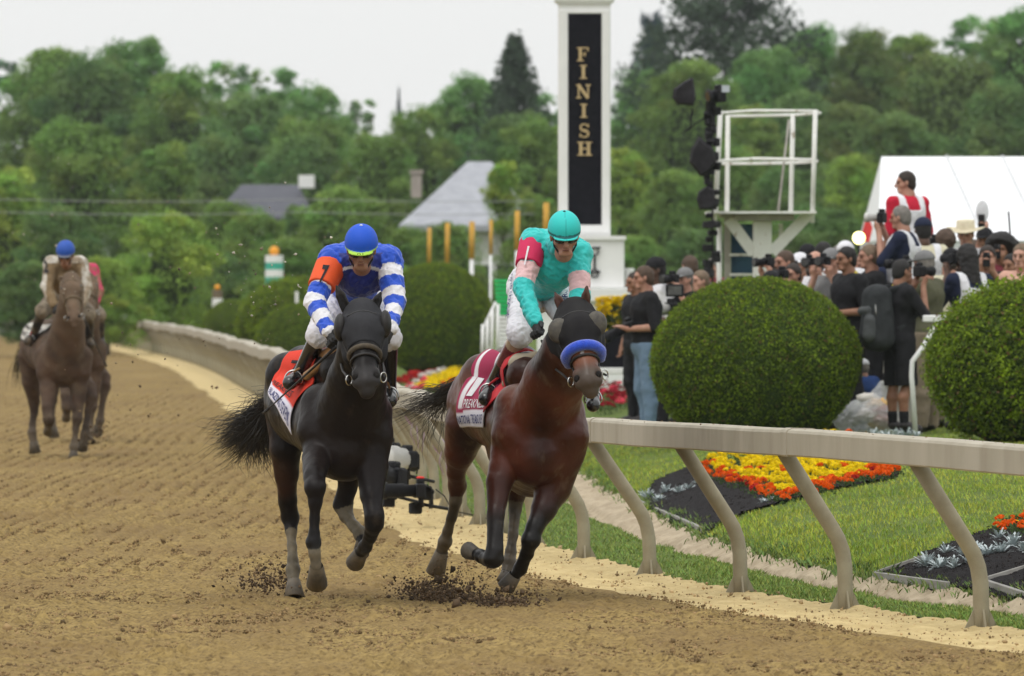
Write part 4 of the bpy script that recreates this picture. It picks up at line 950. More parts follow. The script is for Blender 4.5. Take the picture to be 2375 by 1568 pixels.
def sub(cq, u0, u1, v0, v1):
    f = lambda u, v: cq[0]*(1-u)*(1-v)+cq[1]*u*(1-v)+cq[2]*u*v+cq[3]*(1-u)*v
    return [f(u1, v0), f(u0, v0), f(u0, v1), f(u1, v1)]
text_patch('NATIONAL TREASURE', sub(cq, .02, .98, .06, .17), HB.body, HB.k, .021, M_navy, HB.t)
text_patch('PREAKNESS', sub(cq, .05, .80, .24, .33), HB.body, HB.k, .021, M_whitep, HB.t)
text_patch('1', sub(cq, .62, .80, .36, .62), HB.body, HB.k, .021, M_whitep, HB.t, name='number')
patch('saddle_pad', [P(1172, 925, .50), P(1140, 960, .70), P(1200, 850, .72), P(1228, 845, .50)], 12, 16, HB.body, HB.k, .020, M_red, HB.t)
sp = [cone(P(1205, 838, .45), P(1180, 832, .85), .05, .06), cone(P(1200, 850, .50), P(1172, 890, .58), .05, .025), cone(P(1190, 842, .8), P(1178, 835, 1.0), .06, .045), cone(P(1240, 825, .42), P(1195, 845, .45), .03, .045)]
link('saddle', field_mesh('saddle', sp, .01, .03), M_tanpad, HB.t)

# ---- dark horse, number 7
def col_dark(H, V):
    c = zcol(V, [(0, (.20, .165, .12)), (.14, (.20, .165, .12)), (.20, (.05, .042, .032)), (.42, (.010, .009, .009)), (.7, (.009, .007, .007)), (.9, (.012, .008, .007)), (1.4, (.013, .010, .009)), (1.7, (.012, .011, .011))])
    for J in H.dusty2:
        s, d = along(V, [H.P(*q) for q in J]); m = (d < .075)[:, None]; c = np.where(m, np.array([.15, .125, .085])*(.8+.25*vnoise(V, 30)[:, None]), c)
    s, d = along(V, [H.P(640, 1000, 1.5), H.P(655, 1110, 1.45)]); g_ = np.clip((.16-d)/.08, 0, 1)[:, None]; c = c+np.array([.035, .012, .004])*g_
    c = c*(.7+.5*np.clip(.5+.9*vnoise(V, 3.2, 3), 0, 1)[:, None])
    d = np.linalg.norm(V-H.T(.97, 0, 0), axis=1); g_ = np.clip((.12-d)/.08, 0, 1)[:, None]; c = c*(1-g_)+np.array([.045, .042, .042])*g_
    return c
Horse.dusty2 = [[(677, 1250, 1.5), (680, 1320, 1.42), (681, 1352, 1.36)], [(799, 1190, 1.3), (838, 1238, 1.12)], [(731, 1295, -.33), (735, 1325, -.3)]]
dark = dict(nodes=[
  [(803, 1005, .16, 94), (785, 985, .5, 99), (755, 965, .85, 97), (715, 945, 1.15, 94), (690, 930, 1.4, 80)],
  [(672, 872, 1.3, 58), (672, 915, 1.55, 62)],
  [(800, 1045, .1, 72), (780, 1040, .6, 72)],
  [(858, 955, .14, 52), (862, 1010, .1, 48), (858, 1055, .1, 40)],
  [(752, 945, .2, 58), (745, 1000, .12, 54), (745, 1050, .12, 42)],
  [(790, 860, .42, 50), (760, 850, .8, 50), (705, 850, 1.15, 50)],
  [(815, 950, .06, 86), (828, 880, -.12, 66), (838, 810, -.30, 52), (840, 755, -.42, 44)]],
  head=((839, 722, -.44), (850, 893, -.82), 53), ears=[((803, 716, -.40), (780, 662, -.38), 14), ((868, 716, -.40), (884, 676, -.38), 12)],
  legs=[
   [(752, 1010, .15, 50), (735, 1062, .0, 34), (729, 1108, -.26, 25), (731, 1130, -.34, 24), (731, 1165, -.34, 15), (730, 1205, -.33, 10.5), (729, 1238, -.33, 12), (727, 1258, -.33, 16.5), (730, 1285, -.35, 12), (734, 1318, -.34, 13)],
   [(858, 1010, .12, 48), (862, 1085, .05, 38), (862, 1150, -.05, 26), (868, 1195, -.12, 22), (868, 1215, -.10, 21), (858, 1245, .0, 15), (847, 1268, .08, 16), (836, 1283, .14, 14)],
   [(672, 960, 1.45, 60), (662, 1040, 1.40, 37), (664, 1100, 1.45, 28), (667, 1160, 1.52, 21), (673, 1200, 1.6, 21), (675, 1232, 1.56, 14), (677, 1268, 1.5, 10.5), (679, 1300, 1.45, 12), (679, 1322, 1.42, 16), (681, 1350, 1.36, 13)],
   [(760, 1000, 1.2, 60), (812, 1085, 1.2, 36), (806, 1130, 1.25, 22), (796, 1170, 1.3, 23), (804, 1198, 1.25, 16), (822, 1222, 1.15, 13), (838, 1240, 1.1, 17), (842, 1258, 1.05, 13)]],
  hoofs=[(734, 1312, -.34, 735, 1352, -.24, 15, 25), (838, 1279, .13, 826, 1302, .24, 15, 22), (681, 1346, 1.36, 683, 1391, 1.30, 15, 26), (842, 1252, 1.05, 838, 1280, 1.12, 14, 20)], base_xy=770)
HD = build_horse(52.7, 'near-black racehorse with orange number 7 cloth galloping left of the bay', dark['nodes'], dark['head'], dark['ears'], dark['legs'], dark['hoofs'], dark['base_xy'], col_dark, M_coat7)
HD.neckseg = dark['nodes'][-1][2:]
M_hood2 = mat('charcoal_hood', (.022, .022, .025), (.033, .033, .036), scale=9, spec=.15, rough=.8, bump=.001, bscale=80)
hood(HD, .52, m_=M_hood2)
for s in (-1, 1):
    MB().ell(HD.T(.22, .98*s, .10), (HD.hr*.28, HD.hr*.55, HD.hr*.62), nu=14, nv=8).build('blinker_cup', M_tack, HD.t, True)
M_sheep = mat('worn_noseband', (.055, .045, .035), (.10, .08, .055), scale=30, rough=.9, bump=.003, bscale=90)
bridle(HD, None, noseband=M_sheep, nb_t=.60, nb_r=.016, chk_mat=M_tack)
tail(HD, None, [(668, 920, 1.62), (640, 945, 1.8), (600, 975, 1.95), (555, 1000, 2.1), (522, 1010, 2.2)], 1700, .056, seed=8, r0=.0021)
tail(HD, None, [(650, 935, 1.7), (620, 975, 1.9), (600, 1010, 2.0), (612, 1050, 2.05)], 800, .05, seed=9, name='tail_skirt', r0=.0026)
def cloth7(u, v):
    c = np.where((v < .20)[:, None], np.array([.72, .70, .80]), np.array([.72, .045, .02]))
    return c
P = HD.P
cq = [P(697, 1002, .62), P(602, 898, 1.16), P(655, 800, 1.05), P(745, 765, .50)]
patch('saddle_cloth', cq, 44, 44, HD.body, HD.k, .012, M_cloth1, HD.t, cloth7)
text_patch('BLAZING SEVENS', sub(cq, .03, .86, .05, .155), HD.body, HD.k, .021, M_navy, HD.t)
text_patch('7', sub(cq, .45, .72, .40, .70), HD.body, HD.k, .021, M_blackp, HD.t, name='number')
text_patch('PREAKNESS', sub(cq, .22, .95, .23, .31), HD.body, HD.k, .021, M_blackp, HD.t)
sp = [cone(P(770, 822, .42), P(735, 835, .8), .05, .055), cone(P(768, 826, .40), P(712, 872, .50), .022, .03), cone(P(745, 838, .8), P(738, 828, 1.0), .05, .045)]
link('saddle', field_mesh('saddle', sp, .01, .03), M_btack, HD.t)

# ---- muddy horse at left and the one hidden behind it
def col_mud(H, V):
    c = zcol(V, [(0, (.17, .14, .10)), (.45, (.055, .034, .022)), (.8, (.066, .037, .022)), (1.2, (.08, .046, .027)), (1.8, (.13, .085, .052))])
    return c*(.7+.5*np.clip(.5+.9*vnoise(V, 5, 3), 0, 1)[:, None])
def muddy(d0, sx, sy, k_, label, extra=True):
    f = lambda x, y, dd, r: (sx+(x-148)*k_, sy+(y-1065)*k_, dd, r*k_)
    g_ = lambda L: [f(*q) for q in L]
    nodes = [g_([(148, 842, .16, 58), (140, 828, .5, 60), (125, 815, .9, 58), (105, 805, 1.25, 56), (92, 800, 1.5, 46)]),
             g_([(90, 775, 1.3, 36), (86, 805, 1.55, 40)]), g_([(182, 830, .14, 34), (184, 862, .1, 28)]), g_([(116, 830, .2, 36), (112, 865, .12, 28)]),
             g_([(150, 780, .42, 30), (140, 772, .8, 30), (108, 770, 1.2, 30)]), g_([(150, 812, .06, 50), (158, 760, -.12, 38), (163, 712, -.3, 29), (164, 668, -.42, 24)])]
    legs = [g_([(118, 870, .15, 30), (112, 905, .05, 20), (111, 945, -.08, 14), (113, 972, -.12, 14), (113, 985, .05, 11)]),
            g_([(178, 862, .12, 28), (182, 905, .1, 19), (180, 945, .05, 14), (179, 972, 0, 12), (175, 995, 0, 7.5), (173, 1020, 0, 7), (171, 1036, 0, 10), (171, 1048, 0, 8)]),
            g_([(78, 830, 1.5, 38), (72, 885, 1.5, 22), (79, 930, 1.6, 14), (79, 958, 1.6, 9), (75, 985, 1.55, 8), (74, 1003, 1.52, 10.5), (78, 1025, 1.5, 9)]),
            g_([(160, 850, 1.2, 34), (206, 900, .9, 18), (210, 922, .8, 14), (204, 955, .75, 8.5), (199, 990, .7, 8), (197, 1008, .7, 11), (193, 1022, .7, 9)]),
            g_([(150, 880, 1.1, 26), (156, 930, 1.0, 15), (157, 975, 1.0, 9), (160, 1005, .95, 9)])]
    hoofs = [f(113, 985, 0, 0)[:3]+f(112, 1000, .12, 0)[:3]+(8*k_, 12*k_), f(171, 1044, 0, 0)[:3]+f(170, 1066, 0, 0)[:3]+(8*k_, 13*k_), f(78, 1022, 1.5, 0)[:3]+f(81, 1050, 1.52, 0)[:3]+(9*k_, 15*k_), f(193, 1018, .7, 0)[:3]+f(190, 1042, .75, 0)[:3]+(9*k_, 14*k_)]
    hp = f(163, 645, -.44, 0)[:3]; hm = f(173, 746, -.80, 0)[:3]
    ears = [(f(148, 652, -.4, 0)[:3], f(137, 640, -.2, 0)[:3], 6*k_), (f(180, 652, -.4, 0)[:3], f(190, 641, -.2, 0)[:3], 6*k_)]
    H = build_horse(d0, label, nodes, (hp, hm, 26*k_), ears, legs[:4], hoofs, sx, col_mud, M_coat3, res=.013)
    bridle(H, None, chk_mat=M_gear); H.f = f; return H
HM = muddy(96.3, 148, 1065, 1.0, 'mud-splashed brown racehorse galloping alone at the left with white number cloth')
HM2 = muddy(105.5, 187, 1028, .915, 'racehorse mostly hidden behind the mud-splashed brown horse')
def clothm(u, v):
    e = (u < .05) | (u > .94) | (v < .06)
    return np.where(e[:, None], np.array([.02, .02, .02]), np.array([.50, .48, .43]))
P = HM.P
cq = [P(80, 806, .75), P(32, 780, 1.35), P(66, 740, 1.2), P(112, 742, .6)]
patch('saddle_cloth', cq, 24, 24, HM.body, HM.k, .014, M_cloth1, HM.t, clothm)
text_patch('PREAKNESS', sub(cq, .10, .95, .55, .72), HM.body, HM.k, .024, M_blackp, HM.t)
text_patch('CHASE THE CHAOS', sub(cq, .06, .92, .22, .40), HM.body, HM.k, .024, M_blackp, HM.t)
tail(HM, None, [(100, 780, 1.6), (60, 800, 1.9), (40, 840, 2.1), (38, 900, 2.2)], 120, .03, seed=12, r0=.004)
# ================================================================== PEOPLE
SKIN = {'a': ((.42, .235, .165), (.36, .17, .115)), 'b': ((.30, .155, .095), (.24, .11, .065)), 'c': ((.10, .052, .032), (.075, .038, .024)), 'p': ((.50, .29, .22), (.46, .23, .16))}
def skin(k): return mat('skin_'+k, SKIN[k][0], SKIN[k][1], scale=14, rough=.55, spec=.35)
def cloth(nm, c, c2=None, **kw): return mat(nm, c, c2 or tuple(v*.82 for v in c), scale=kw.pop('scale', 9), rough=.85, spec=.2, bump=kw.pop('bump', .004), bscale=kw.pop('bscale', 22), **kw)
def head_prims(c, f, r=.115, up=(0, 0, 1), lay='skin'):
    "face primitives round the head centre c, looking along f; r is half the head height"
    R = frame(f, up); q = r/.115
    L = lambda x, y, z: c+q*(R[0]*x+R[1]*y+R[2]*z)
    pr = [elli(L(0, -.012, .022), np.array([.077, .094, .092])*q, R), elli(L(0, .018, -.045), np.array([.056, .066, .072])*q, R, k=.02),
          cone(L(-.022, .072, -.088), L(.022, .072, -.088), .021*q, .021*q, k=.015),
          cone(L(-.035, .073, .030), L(.035, .073, .030), .017*q, .017*q, k=.012),
          cone(L(0, .086, .016), L(0, .110, -.026), .010*q, .0155*q, k=.008), cone(L(-.013, .093, -.030), L(.013, .093, -.030), .009*q, .009*q, k=.006),
          cone(L(-.018, .088, -.056), L(.018, .088, -.056), .0075*q, .0075*q, k=.004), cone(L(-.015, .086, -.067), L(.015, .086, -.067), .0085*q, .0085*q, k=.004)]
    for s in (-1, 1):
        pr += [cone(L(.045*s, .045, -.025), L(.050*s, .03, -.03), .024*q, .024*q, k=.015), ball(L(.030*s, .098, .006), .0145*q, op='s', k=.008),
               elli(L(.079*s, -.004, -.008), np.array([.010, .018, .032])*q, R, k=.006)]
    pr += [cone(L(0, -.02, -.06), L(0, -.035, -.13), .052*q, .055*q, k=.02)]
    return pr, L, R
def add_face(t, L, q=1.0, glasses=False, brow=True, hairm=None):
    for s in (-1, 1): MB().ell(L(.030*s, .083, .007), (.0085*q,)*3, nu=8, nv=6).build('eye', M_dark if not glasses else M_eye, t, True)
    m = MB(); m.tube([L(-.017, .0945, -.0615), L(0, .0965, -.0605), (L(.017, .0945, -.0615))], .0028*q, 5); m.build('mouth', mat('lips', (.20, .06, .05), rough=.5), t, True)
    if hairm is not None:
        m = MB()
        for s in (-1, 1): m.tube([L(.014*s, .091, .028), L(.045*s, .078, .030)], .004*q, 5)
        m.build('eyebrows', hairm, t, True)
def hand_prims(w, d, side, palm, r=1.0, curl=.6, spread=.02):
    "wrist w, pointing d; side: thumb side; palm: palm normal"
    d = nrm(d); side = nrm(side-d*(np.dot(side, d))); palm = nrm(np.cross(d, side)) if palm is None else nrm(palm)
    k = w+d*.05*r; pr = [cone(w, k+d*.02*r, .027*r, .030*r, k=.012)]
    for s in (-.6, .6): pr.append(cone(w+side*.014*s*r, k+d*.03*r+side*.026*s*r, .020*r, .018*r, k=.010))
    for i, (ln, o) in enumerate(((.072, .034), (.080, .012), (.075, -.011), (.060, -.033))):
        b = k+d*.034*r+side*o*r; c1 = curl*(1+.08*i)
        d1 = nrm(d*math.cos(c1*.9)+palm*math.sin(c1*.9)); p1 = b+d1*ln*.48*r; d2 = nrm(d*math.cos(c1*2.3)+palm*math.sin(c1*2.3)); p2 = p1+d2*ln*.32*r
        d3 = nrm(d*math.cos(c1*3.3)+palm*math.sin(c1*3.3)); p3 = p2+d3*ln*.24*r
        pr += [cone(b, p1, .0098*r, .0090*r, k=.003), cone(p1, p2, .0090*r, .0082*r, k=.003), cone(p2, p3, .0082*r, .0068*r, k=.003)]
    tb = w+d*.022*r+side*.024*r; t1 = tb+nrm(side*.8+d*.7+palm*.35)*.036*r; t2 = t1+nrm(side*.25+d+palm*.6*(.3+curl))*.034*r
    pr += [cone(tb, t1, .0145*r, .0115*r, k=.008), cone(t1, t2, .0110*r, .0085*r, k=.003)]
    return pr
def jockey(label, d0, J, mats, colfn_shirt, helmet, headc, headf, hr, group='jockeys in the race', res=.007, seed=1):
    "J: joints as picture positions with depth and radius"
    Pp, chain = horse_kit(d0); pt = lambda k: Pp(*J[k][:3]); rd = lambda k: J[k][3]/FPX*d0
    t = thing('person', label, 'jockey', pt('pelvis')*[1, 1, 1], group)
    C = lambda a, b, **kw: cone(pt(a), pt(b), rd(a), rd(b), **kw)
    hc = Pp(*headc); up = nrm(np.array([0, -.35, 1]))
    hp, L, R = head_prims(hc, headf, hr, up)
    torso = [C('pelvis', 'waist', k=.06), C('waist', 'chest', k=.06), C('chest', 'shL', k=.05), C('chest', 'shR', k=.05), cone(pt('shL'), pt('shR'), rd('shL')*1.05, rd('shR')*1.05, k=.05)]
    arms = [C('shL', 'elL', k=.02, lay='armL'), C('elL', 'wrL', k=.02), C('shR', 'elR', k=.02), C('elR', 'wrR', k=.02)]
    legs = [C('hipL', 'knL', k=.03), C('hipR', 'knR', k=.03)]; shins = [cone(lerp(pt('kn'+s_), pt('an'+s_), .10), pt('an'+s_), rd('kn'+s_)*.80, rd('an'+s_), k=.02) for s_ in 'LR']
    neck = [cone(pt('chest')*.35+(pt('shL')+pt('shR'))*.325, hc+nrm(pt('chest')-hc)*.05, .06, .05, k=.03)]
    feet = [C('anL', 'toL', k=.015), C('anR', 'toR', k=.015)]
    hands = []
    for s in ('L', 'R'):
        w = pt('wr'+s); d = nrm(pt('ha'+s)-w); hands.append(hand_prims(w, d, np.array([(1 if s == 'L' else -1)*.7, -.5, .8]), None, 1.0, .75))
    allp = torso+arms+legs+shins+feet+neck+hp
    def slim(L_, e): return [dict(q, ra=max(.012, q['ra']-e), rb=max(.012, q['rb']-e)) if q['t'] == 'c' else q for q in L_]
    body = field_mesh('body', slim(torso+arms+legs+shins+feet, .013)+neck+hp+hands[0]+hands[1], .006, .02)
    link('body', body, mats['skin'], t)
    wr = np.random.default_rng(seed)
    def folds(P): return .016*np.abs(vnoise(P*np.array([1, 1, .7]), 17, seed))+.010*np.abs(vnoise(P, 30, seed+5))+.006*vnoise(P, 10, seed+3)-.010
    low = pt('waist'); dn = nrm(pt('pelvis')-pt('waist'))
    cuts = lambda P: np.minimum.reduce([(P-(low*.3+pt('pelvis')*.7)) @ dn*1.0]+[np.full(P.shape[:-1], 1.0)])
    shirt = torso+arms+[cone(neck[0]['a'], lerp(neck[0]['a'], neck[0]['b'], .55), .075, .066, k=.03)]
    link('silks', field_mesh('silks', shirt, res, .02, infl=.007, noise=folds, clip=lambda P: (P-(low*.45+pt('pelvis')*.55)) @ dn, colfn=lambda V: colfn_shirt(V, pt, J)), mats['shirt'], t)
    link('breeches', field_mesh('breeches', [cone(lerp(pt('pelvis'), low, .35), pt('pelvis'), rd('pelvis'), rd('pelvis'), k=.05), C('hipL', 'pelvis', k=.04), C('hipR', 'pelvis', k=.04)]+legs, res, .03, infl=.014, noise=folds), mats['breeches'], t)
    for bi in (0, 1): link('boot', field_mesh('boot', [shins[bi], feet[bi]], res, .015, infl=.006, colfn=(lambda V: mats['bootcol'](V, pt)) if 'bootcol' in mats else (lambda V: np.tile(np.array([[.012, .011, .012]]), (len(V), 1)))), mats['boots'], t)
    for s in (0, 1): link('glove', field_mesh('glove', hands[s]+[cone(hands[s][0]['a']+(hands[s][0]['a']-hands[s][0]['b'])*.6, hands[s][0]['a'], .026, .027)], .0045, .008, infl=.003), mats['glove'], t)
    # helmet: a shell down to the brim, peak, strap
    q = hr/.115; hl = [elli(L(0, -.008, .040), np.array([.100, .122, .112])*q, R), elli(L(0, .085, .018), np.array([.075, .060, .012])*q, R, k=.012)]
    hm = field_mesh('helmet', hl, .006, .012, clip=lambda P: -((P-L(0, 0, .014)) @ R[2]), colfn=lambda V: helmet(V, L, R))
    link('helmet', hm, mats['helmet'], t)
    MB().ell(L(0, -.008, .150), (.010, .010, .007), nu=8, nv=6).build('helmet_button', mats['button'], t, True)
    m = MB(); m.tube([L(-.072, .03, .01), L(-.066, .045, -.05), L(-.03, .06, -.108), L(.03, .06, -.108), L(.066, .045, -.05), L(.072, .03, .01)], .006, 6); m.build('chin_strap', M_tack, t, True)
    # goggles wrapped over the eyes
    gp = [elli(L(.034*s, .088, .004), np.array([.036, .020, .024])*q, R, k=.008) for s in (-1, 1)]+[cone(L(-.07, .04, .006), L(-.05, .075, .006), .012, .014), cone(L(.07, .04, .006), L(.05, .075, .006), .012, .014)]
    link('goggles', field_mesh('goggles', gp, .004, .01), mats['goggles'], t)
    m = MB(); m.tube([L(-.017, .0955, -.0615), L(0, .0975, -.0605), L(.017, .0955, -.0615)], .003, 5); m.build('mouth', mat('lips', (.20, .06, .05), rough=.5), t, True)
    return t, pt, L, R, allp
M_silk = mat('racing_silk', (0,), None, attr=True, rough=.55, spec=.3, bump=.006, bscale=18, sheen=.2)
M_silkm = mat('muddy_silk', (.85,), (.20, .14, .075), scale=7, rough=.85, attr=True, spec=.2, lo=.40, hi=.60, bump=.004, bscale=30)
M_breech = mat('white_breeches', (.74, .73, .76), (.66, .65, .69), scale=9, rough=.7, bump=.004, bscale=26)
M_boot = mat('polished_boot', (0,), None, attr=True, rough=.22, spec=.7)
M_glove = mat('black_glove', (.015, .015, .016), (.03, .03, .03), rough=.7)
M_gog = mat('goggle_lens', (.03, .018, .015), (.05, .03, .02), rough=.10, spec=.8)
M_helm = mat('helmet_silk', (0,), None, attr=True, rough=.6, spec=.3, bump=.001, bscale=60)

def segcol(V, pts): return along(V, pts)
# number 7
BLUE = np.array([.012, .075, .52]); BLUE_SHADE = np.array([.010, .022, .19]); WHT = np.array([.72, .71, .74])
def col7(V, pt, J):
    c = np.tile(BLUE, (len(V), 1))
    for s in 'LR':
        a, d = along(V, [pt('sh'+s), pt('el'+s), pt('wr'+s)]); m = (d < .085) & (a > .07)
        st = ((a-.07)//.082).astype(int) % 2
        c = np.where(m[:, None], np.where((st == (1 if s == 'L' else 0))[:, None], WHT, BLUE), c)
    # darker front: shade painted into the blue, with a pale line across
    ch = pt('chest'); fr = (V[:, 1] < ch[1]-.02) & (np.abs(V[:, 0]-ch[0])+.03*vnoise(V, 12, 2) < .13) & (V[:, 2] < ch[2]+.09)
    c = np.where(fr[:, None], BLUE_SHADE, c)
    arc = V[:, 2]-(ch[2]-.015-((V[:, 0]-ch[0])**2)*1.6+.02); ln = fr & (np.abs(arc) < .010)
    return np.where(ln[:, None], WHT*.8, c)
def helm7(V, L, R):
    z = (V-L(0, 0, 0)) @ R[2]; c = np.tile(np.array([.012, .085, .55]), (len(V), 1))
    return np.where((z < .030)[:, None], np.array([.42, .68, .08]), c)
J7 = dict(pelvis=(812, 688, .95, 50), waist=(822, 655, .72, 47), chest=(836, 620, .45, 60), shL=(774, 604, .36, 29), shR=(898, 606, .36, 29),
          elL=(729, 700, .16, 20), wrL=(762, 770, -.06, 13.5), haL=(782, 800, -.12, 10), elR=(917, 700, .18, 20), wrR=(905, 762, -.04, 13.5), haR=(885, 800, -.12, 10),
          hipL=(790, 690, .95, 40), hipR=(846, 690, .95, 40), knL=(740, 778, .42, 24), anL=(694, 872, .74, 15), toL=(672, 888, .56, 15),
          knR=(902, 785, .42, 24), anR=(902, 905, .74, 15), toR=(905, 930, .56, 14))
t7, pt7, L7, R7, body7 = jockey('jockey in blue and white striped silks with orange 7 armband on the dark horse', 52.7, J7,
    dict(skin=skin('b'), shirt=M_silk, breeches=M_breech, boots=M_boot, glove=M_glove, helmet=M_helm, goggles=M_gog, button=M_whitep), col7, helm7, (838, 578, .08), (-.03, -1, -.42), .118)
def armband(t, prims, a, b, c_, txt, ink, corners, nm='armband'):
    "number band wrapped round the sleeve between a and b"
    ax = nrm(b-a)
    bo = link(nm, field_mesh(nm, prims, .006, .02, infl=.024, clip=lambda P: np.maximum(np.abs((P-(a+b)/2) @ ax)-np.linalg.norm(b-a)/2, np.linalg.norm(P-(a+b)/2, axis=-1)-.13)), c_, t)
    V, F = text_mesh(txt, bold=.045); lo, hi = V.min(0), V.max(0); uv = (V-lo)/(hi-lo); A, B, C_, D_ = corners; u = uv[:, 0:1]; v = uv[:, 1:2]
    Q = hug(A*(1-u)*(1-v)+B*u*(1-v)+C_*u*v+D_*(1-u)*v, prims, .02, .0295, 8)
    m = MB(); m.add(Q, F); m.build('number', ink, bo)
M_org = mat('orange_band', (.80, .10, .02), (.7, .08, .015), rough=.7)
M_crim = mat('crimson_band', (.62, .02, .10), (.55, .015, .08), rough=.7)
P = horse_kit(52.7)[0]
armband(t7, [q for q in body7 if q['t'] == 'c' and q['lay'] == 'armL'], P(760, 610, .32), P(742, 662, .22), M_org, '7', M_blackp, [P(738, 646, .1), P(756, 650, .1), P(766, 612, .2), P(747, 608, .2)])
# helmet band lettering
V, F = text_mesh('10'); 
def helm_text(t, L, R, txt, zc, w, h, rad, ink):
    V, F = text_mesh(txt); lo, hi = V.min(0), V.max(0); out = []
    for v in V:
        u = ((v[0]-lo[0])/(hi[0]-lo[0])-.5)*w; z = ((v[1]-lo[1])/(hi[1]-lo[1])-.5)*h; th = u/rad
        out.append(L(math.sin(th)*rad*.86, math.cos(th)*rad+.006, zc+z))
    m = MB(); m.add(out, F); m.build('lettering', ink, t)
helm_text(t7, L7, R7, '10', .026, .042, .014, .135, M_blackp)
def whip(label, a, b, r=.006):
    m = MB(); m.tube([a, lerp(a, b, .25), b], [r*1.5, r*1.2, r*.6], 7); m.tube([lerp(a, b, .97), b+nrm(b-a)*.05], [r*1.6, r*1.2], 6)
    return tag(m.build('riding_whip', M_tack, None, True), label, 'whip')
whip('black whip carried by the blue and white striped jockey', P(778, 806, -.15), P(618, 952, .75), .007)
def reins(H, t, hands, label):
    m = MB()
    for h, s in zip(hands, (-1, 1)):
        b = H.T(.86, .78*s, -.3); mid = lerp(h, b, .5)+np.array([0, 0, -.05]); m.tube([h, lerp(h, mid, .5)+np.array([0, 0, -.012]), mid, lerp(mid, b, .5)+np.array([0, 0, .008]), b], .0075, 6)
    m.build('reins', M_tack, H.t, True)
reins(HD, t7, (pt7('haL'), pt7('haR')), '')
def stirrup(H, a, foot):
    m = MB(); m.tube([a, foot+np.array([0, 0, .05])], .008, 5); m.build('stirrup_leather', M_btack if H is HD else M_red, H.t, True)
    m = MB(); m.tube([foot+np.array([math.cos(q)*.055, .0, math.sin(q)*.06]) for q in np.linspace(-.35, PI+.35, 13)]+[foot+np.array([.052, 0, -.02])], .006, 6); m.build('stirrup', M_metal, H.t, True)
stirrup(HD, P(735, 830, .6), lerp(pt7('anL'), pt7('toL'), .6)); stirrup(HD, P(880, 830, .6), lerp(pt7('anR'), pt7('toR'), .6))

# number 1
TUR = np.array([.025, .50, .47]); PINK = np.array([.72, .46, .46])
def col1(V, pt, J):
    c = np.tile(TUR, (len(V), 1))
    for s in 'LR':
        a, d = along(V, [pt('sh'+s), pt('el'+s), pt('wr'+s)]); L0 = np.linalg.norm(pt('sh'+s)-pt('el'+s))
        m = (d < .085) & (a > L0*.52) & (a < L0*.52+.125); c = np.where(m[:, None], PINK, c)
        if s == 'L':
            m = (d < .09) & (a > L0*.20) & (a < L0*.20+.04); c = np.where(m[:, None], np.array([.012, .012, .014]), c)
    return c
def helm1(V, L, R):
    z = (V-L(0, 0, 0)) @ R[2]; x = (V-L(0, 0, 0)) @ R[0]; c = np.tile(np.array([.03, .53, .50]), (len(V), 1))
    c = np.where(((z < .040) & (z > .026))[:, None], np.array([.01, .10, .10]), c); c = np.where((np.abs(x) < .0025)[:, None], c*.7, c); return c
def boot1(V, pt):
    c = np.tile(np.array([.012, .011, .012]), (len(V), 1))
    for s in 'LR':
        a, d = along(V, [pt('kn'+s), pt('an'+s)]); L0 = np.linalg.norm(pt('kn'+s)-pt('an'+s)); m = d < .09
        c = np.where((m & (a < L0*.58))[:, None], np.array([.12, .012, .03]), c); c = np.where((m & (a < L0*.22))[:, None], np.array([.42, .31, .22]), c)
    return c
J1 = dict(pelvis=(1238, 668, 1.0, 50), waist=(1258, 640, .75, 48), chest=(1287, 600, .45, 62), shL=(1238, 562, .36, 25), shR=(1340, 588, .36, 26),
          elL=(1213, 668, .18, 19), wrL=(1242, 746, .0, 13.5), haL=(1256, 790, -.06, 10), elR=(1346, 690, .18, 19), wrR=(1326, 765, .0, 13.5), haR=(1306, 800, -.06, 10),
          hipL=(1222, 670, 1.0, 38), hipR=(1276, 668, 1.0, 38), knL=(1207, 775, .45, 26), anL=(1142, 893, .85, 14), toL=(1126, 925, .66, 15),
          knR=(1346, 770, .45, 26), anR=(1374, 905, .8, 14), toR=(1376, 940, .6, 14))
t1, pt1, L1, R1, body1 = jockey('jockey in turquoise silks and helmet with crimson 1 armband on the bay horse', 53.4, J1,
    dict(skin=skin('a'), shirt=M_silk, breeches=M_breech, boots=M_boot, glove=M_glove, helmet=M_helm, goggles=M_gog, button=M_helm, bootcol=boot1), col1, helm1, (1309, 546, .06), (.10, -1, -.38), .118, seed=5)
P = horse_kit(53.4)[0]
armband(t1, [q for q in body1 if q['t'] == 'c' and q['lay'] == 'armL'], P(1228, 560, .34), P(1216, 608, .24), M_crim, '1', M_whitep, [P(1208, 596, .1), P(1215, 598, .1), P(1227, 563, .2), P(1220, 561, .2)])
reins(HB, t1, (pt1('haL'), pt1('haR')), '')
stirrup(HB, P(1190, 850, .7), lerp(pt1('anL'), pt1('toL'), .6)); stirrup(HB, P(1350, 840, .7), lerp(pt1('anR'), pt1('toR'), .6))
lp = [q for q in body1 if q['t'] == 'c']
text_patch('E. PIRUZ', [P(1322, 728, .55), P(1312, 655, .75), P(1300, 655, .75), P(1307, 728, .55)], lp, .03, .030, M_navy, t1)
text_patch('JOCKEYS GUILD', [P(1196, 742, .55), P(1186, 625, .95), P(1180, 625, .98), P(1184, 742, .6)], lp, .03, .030, M_navy, t1)

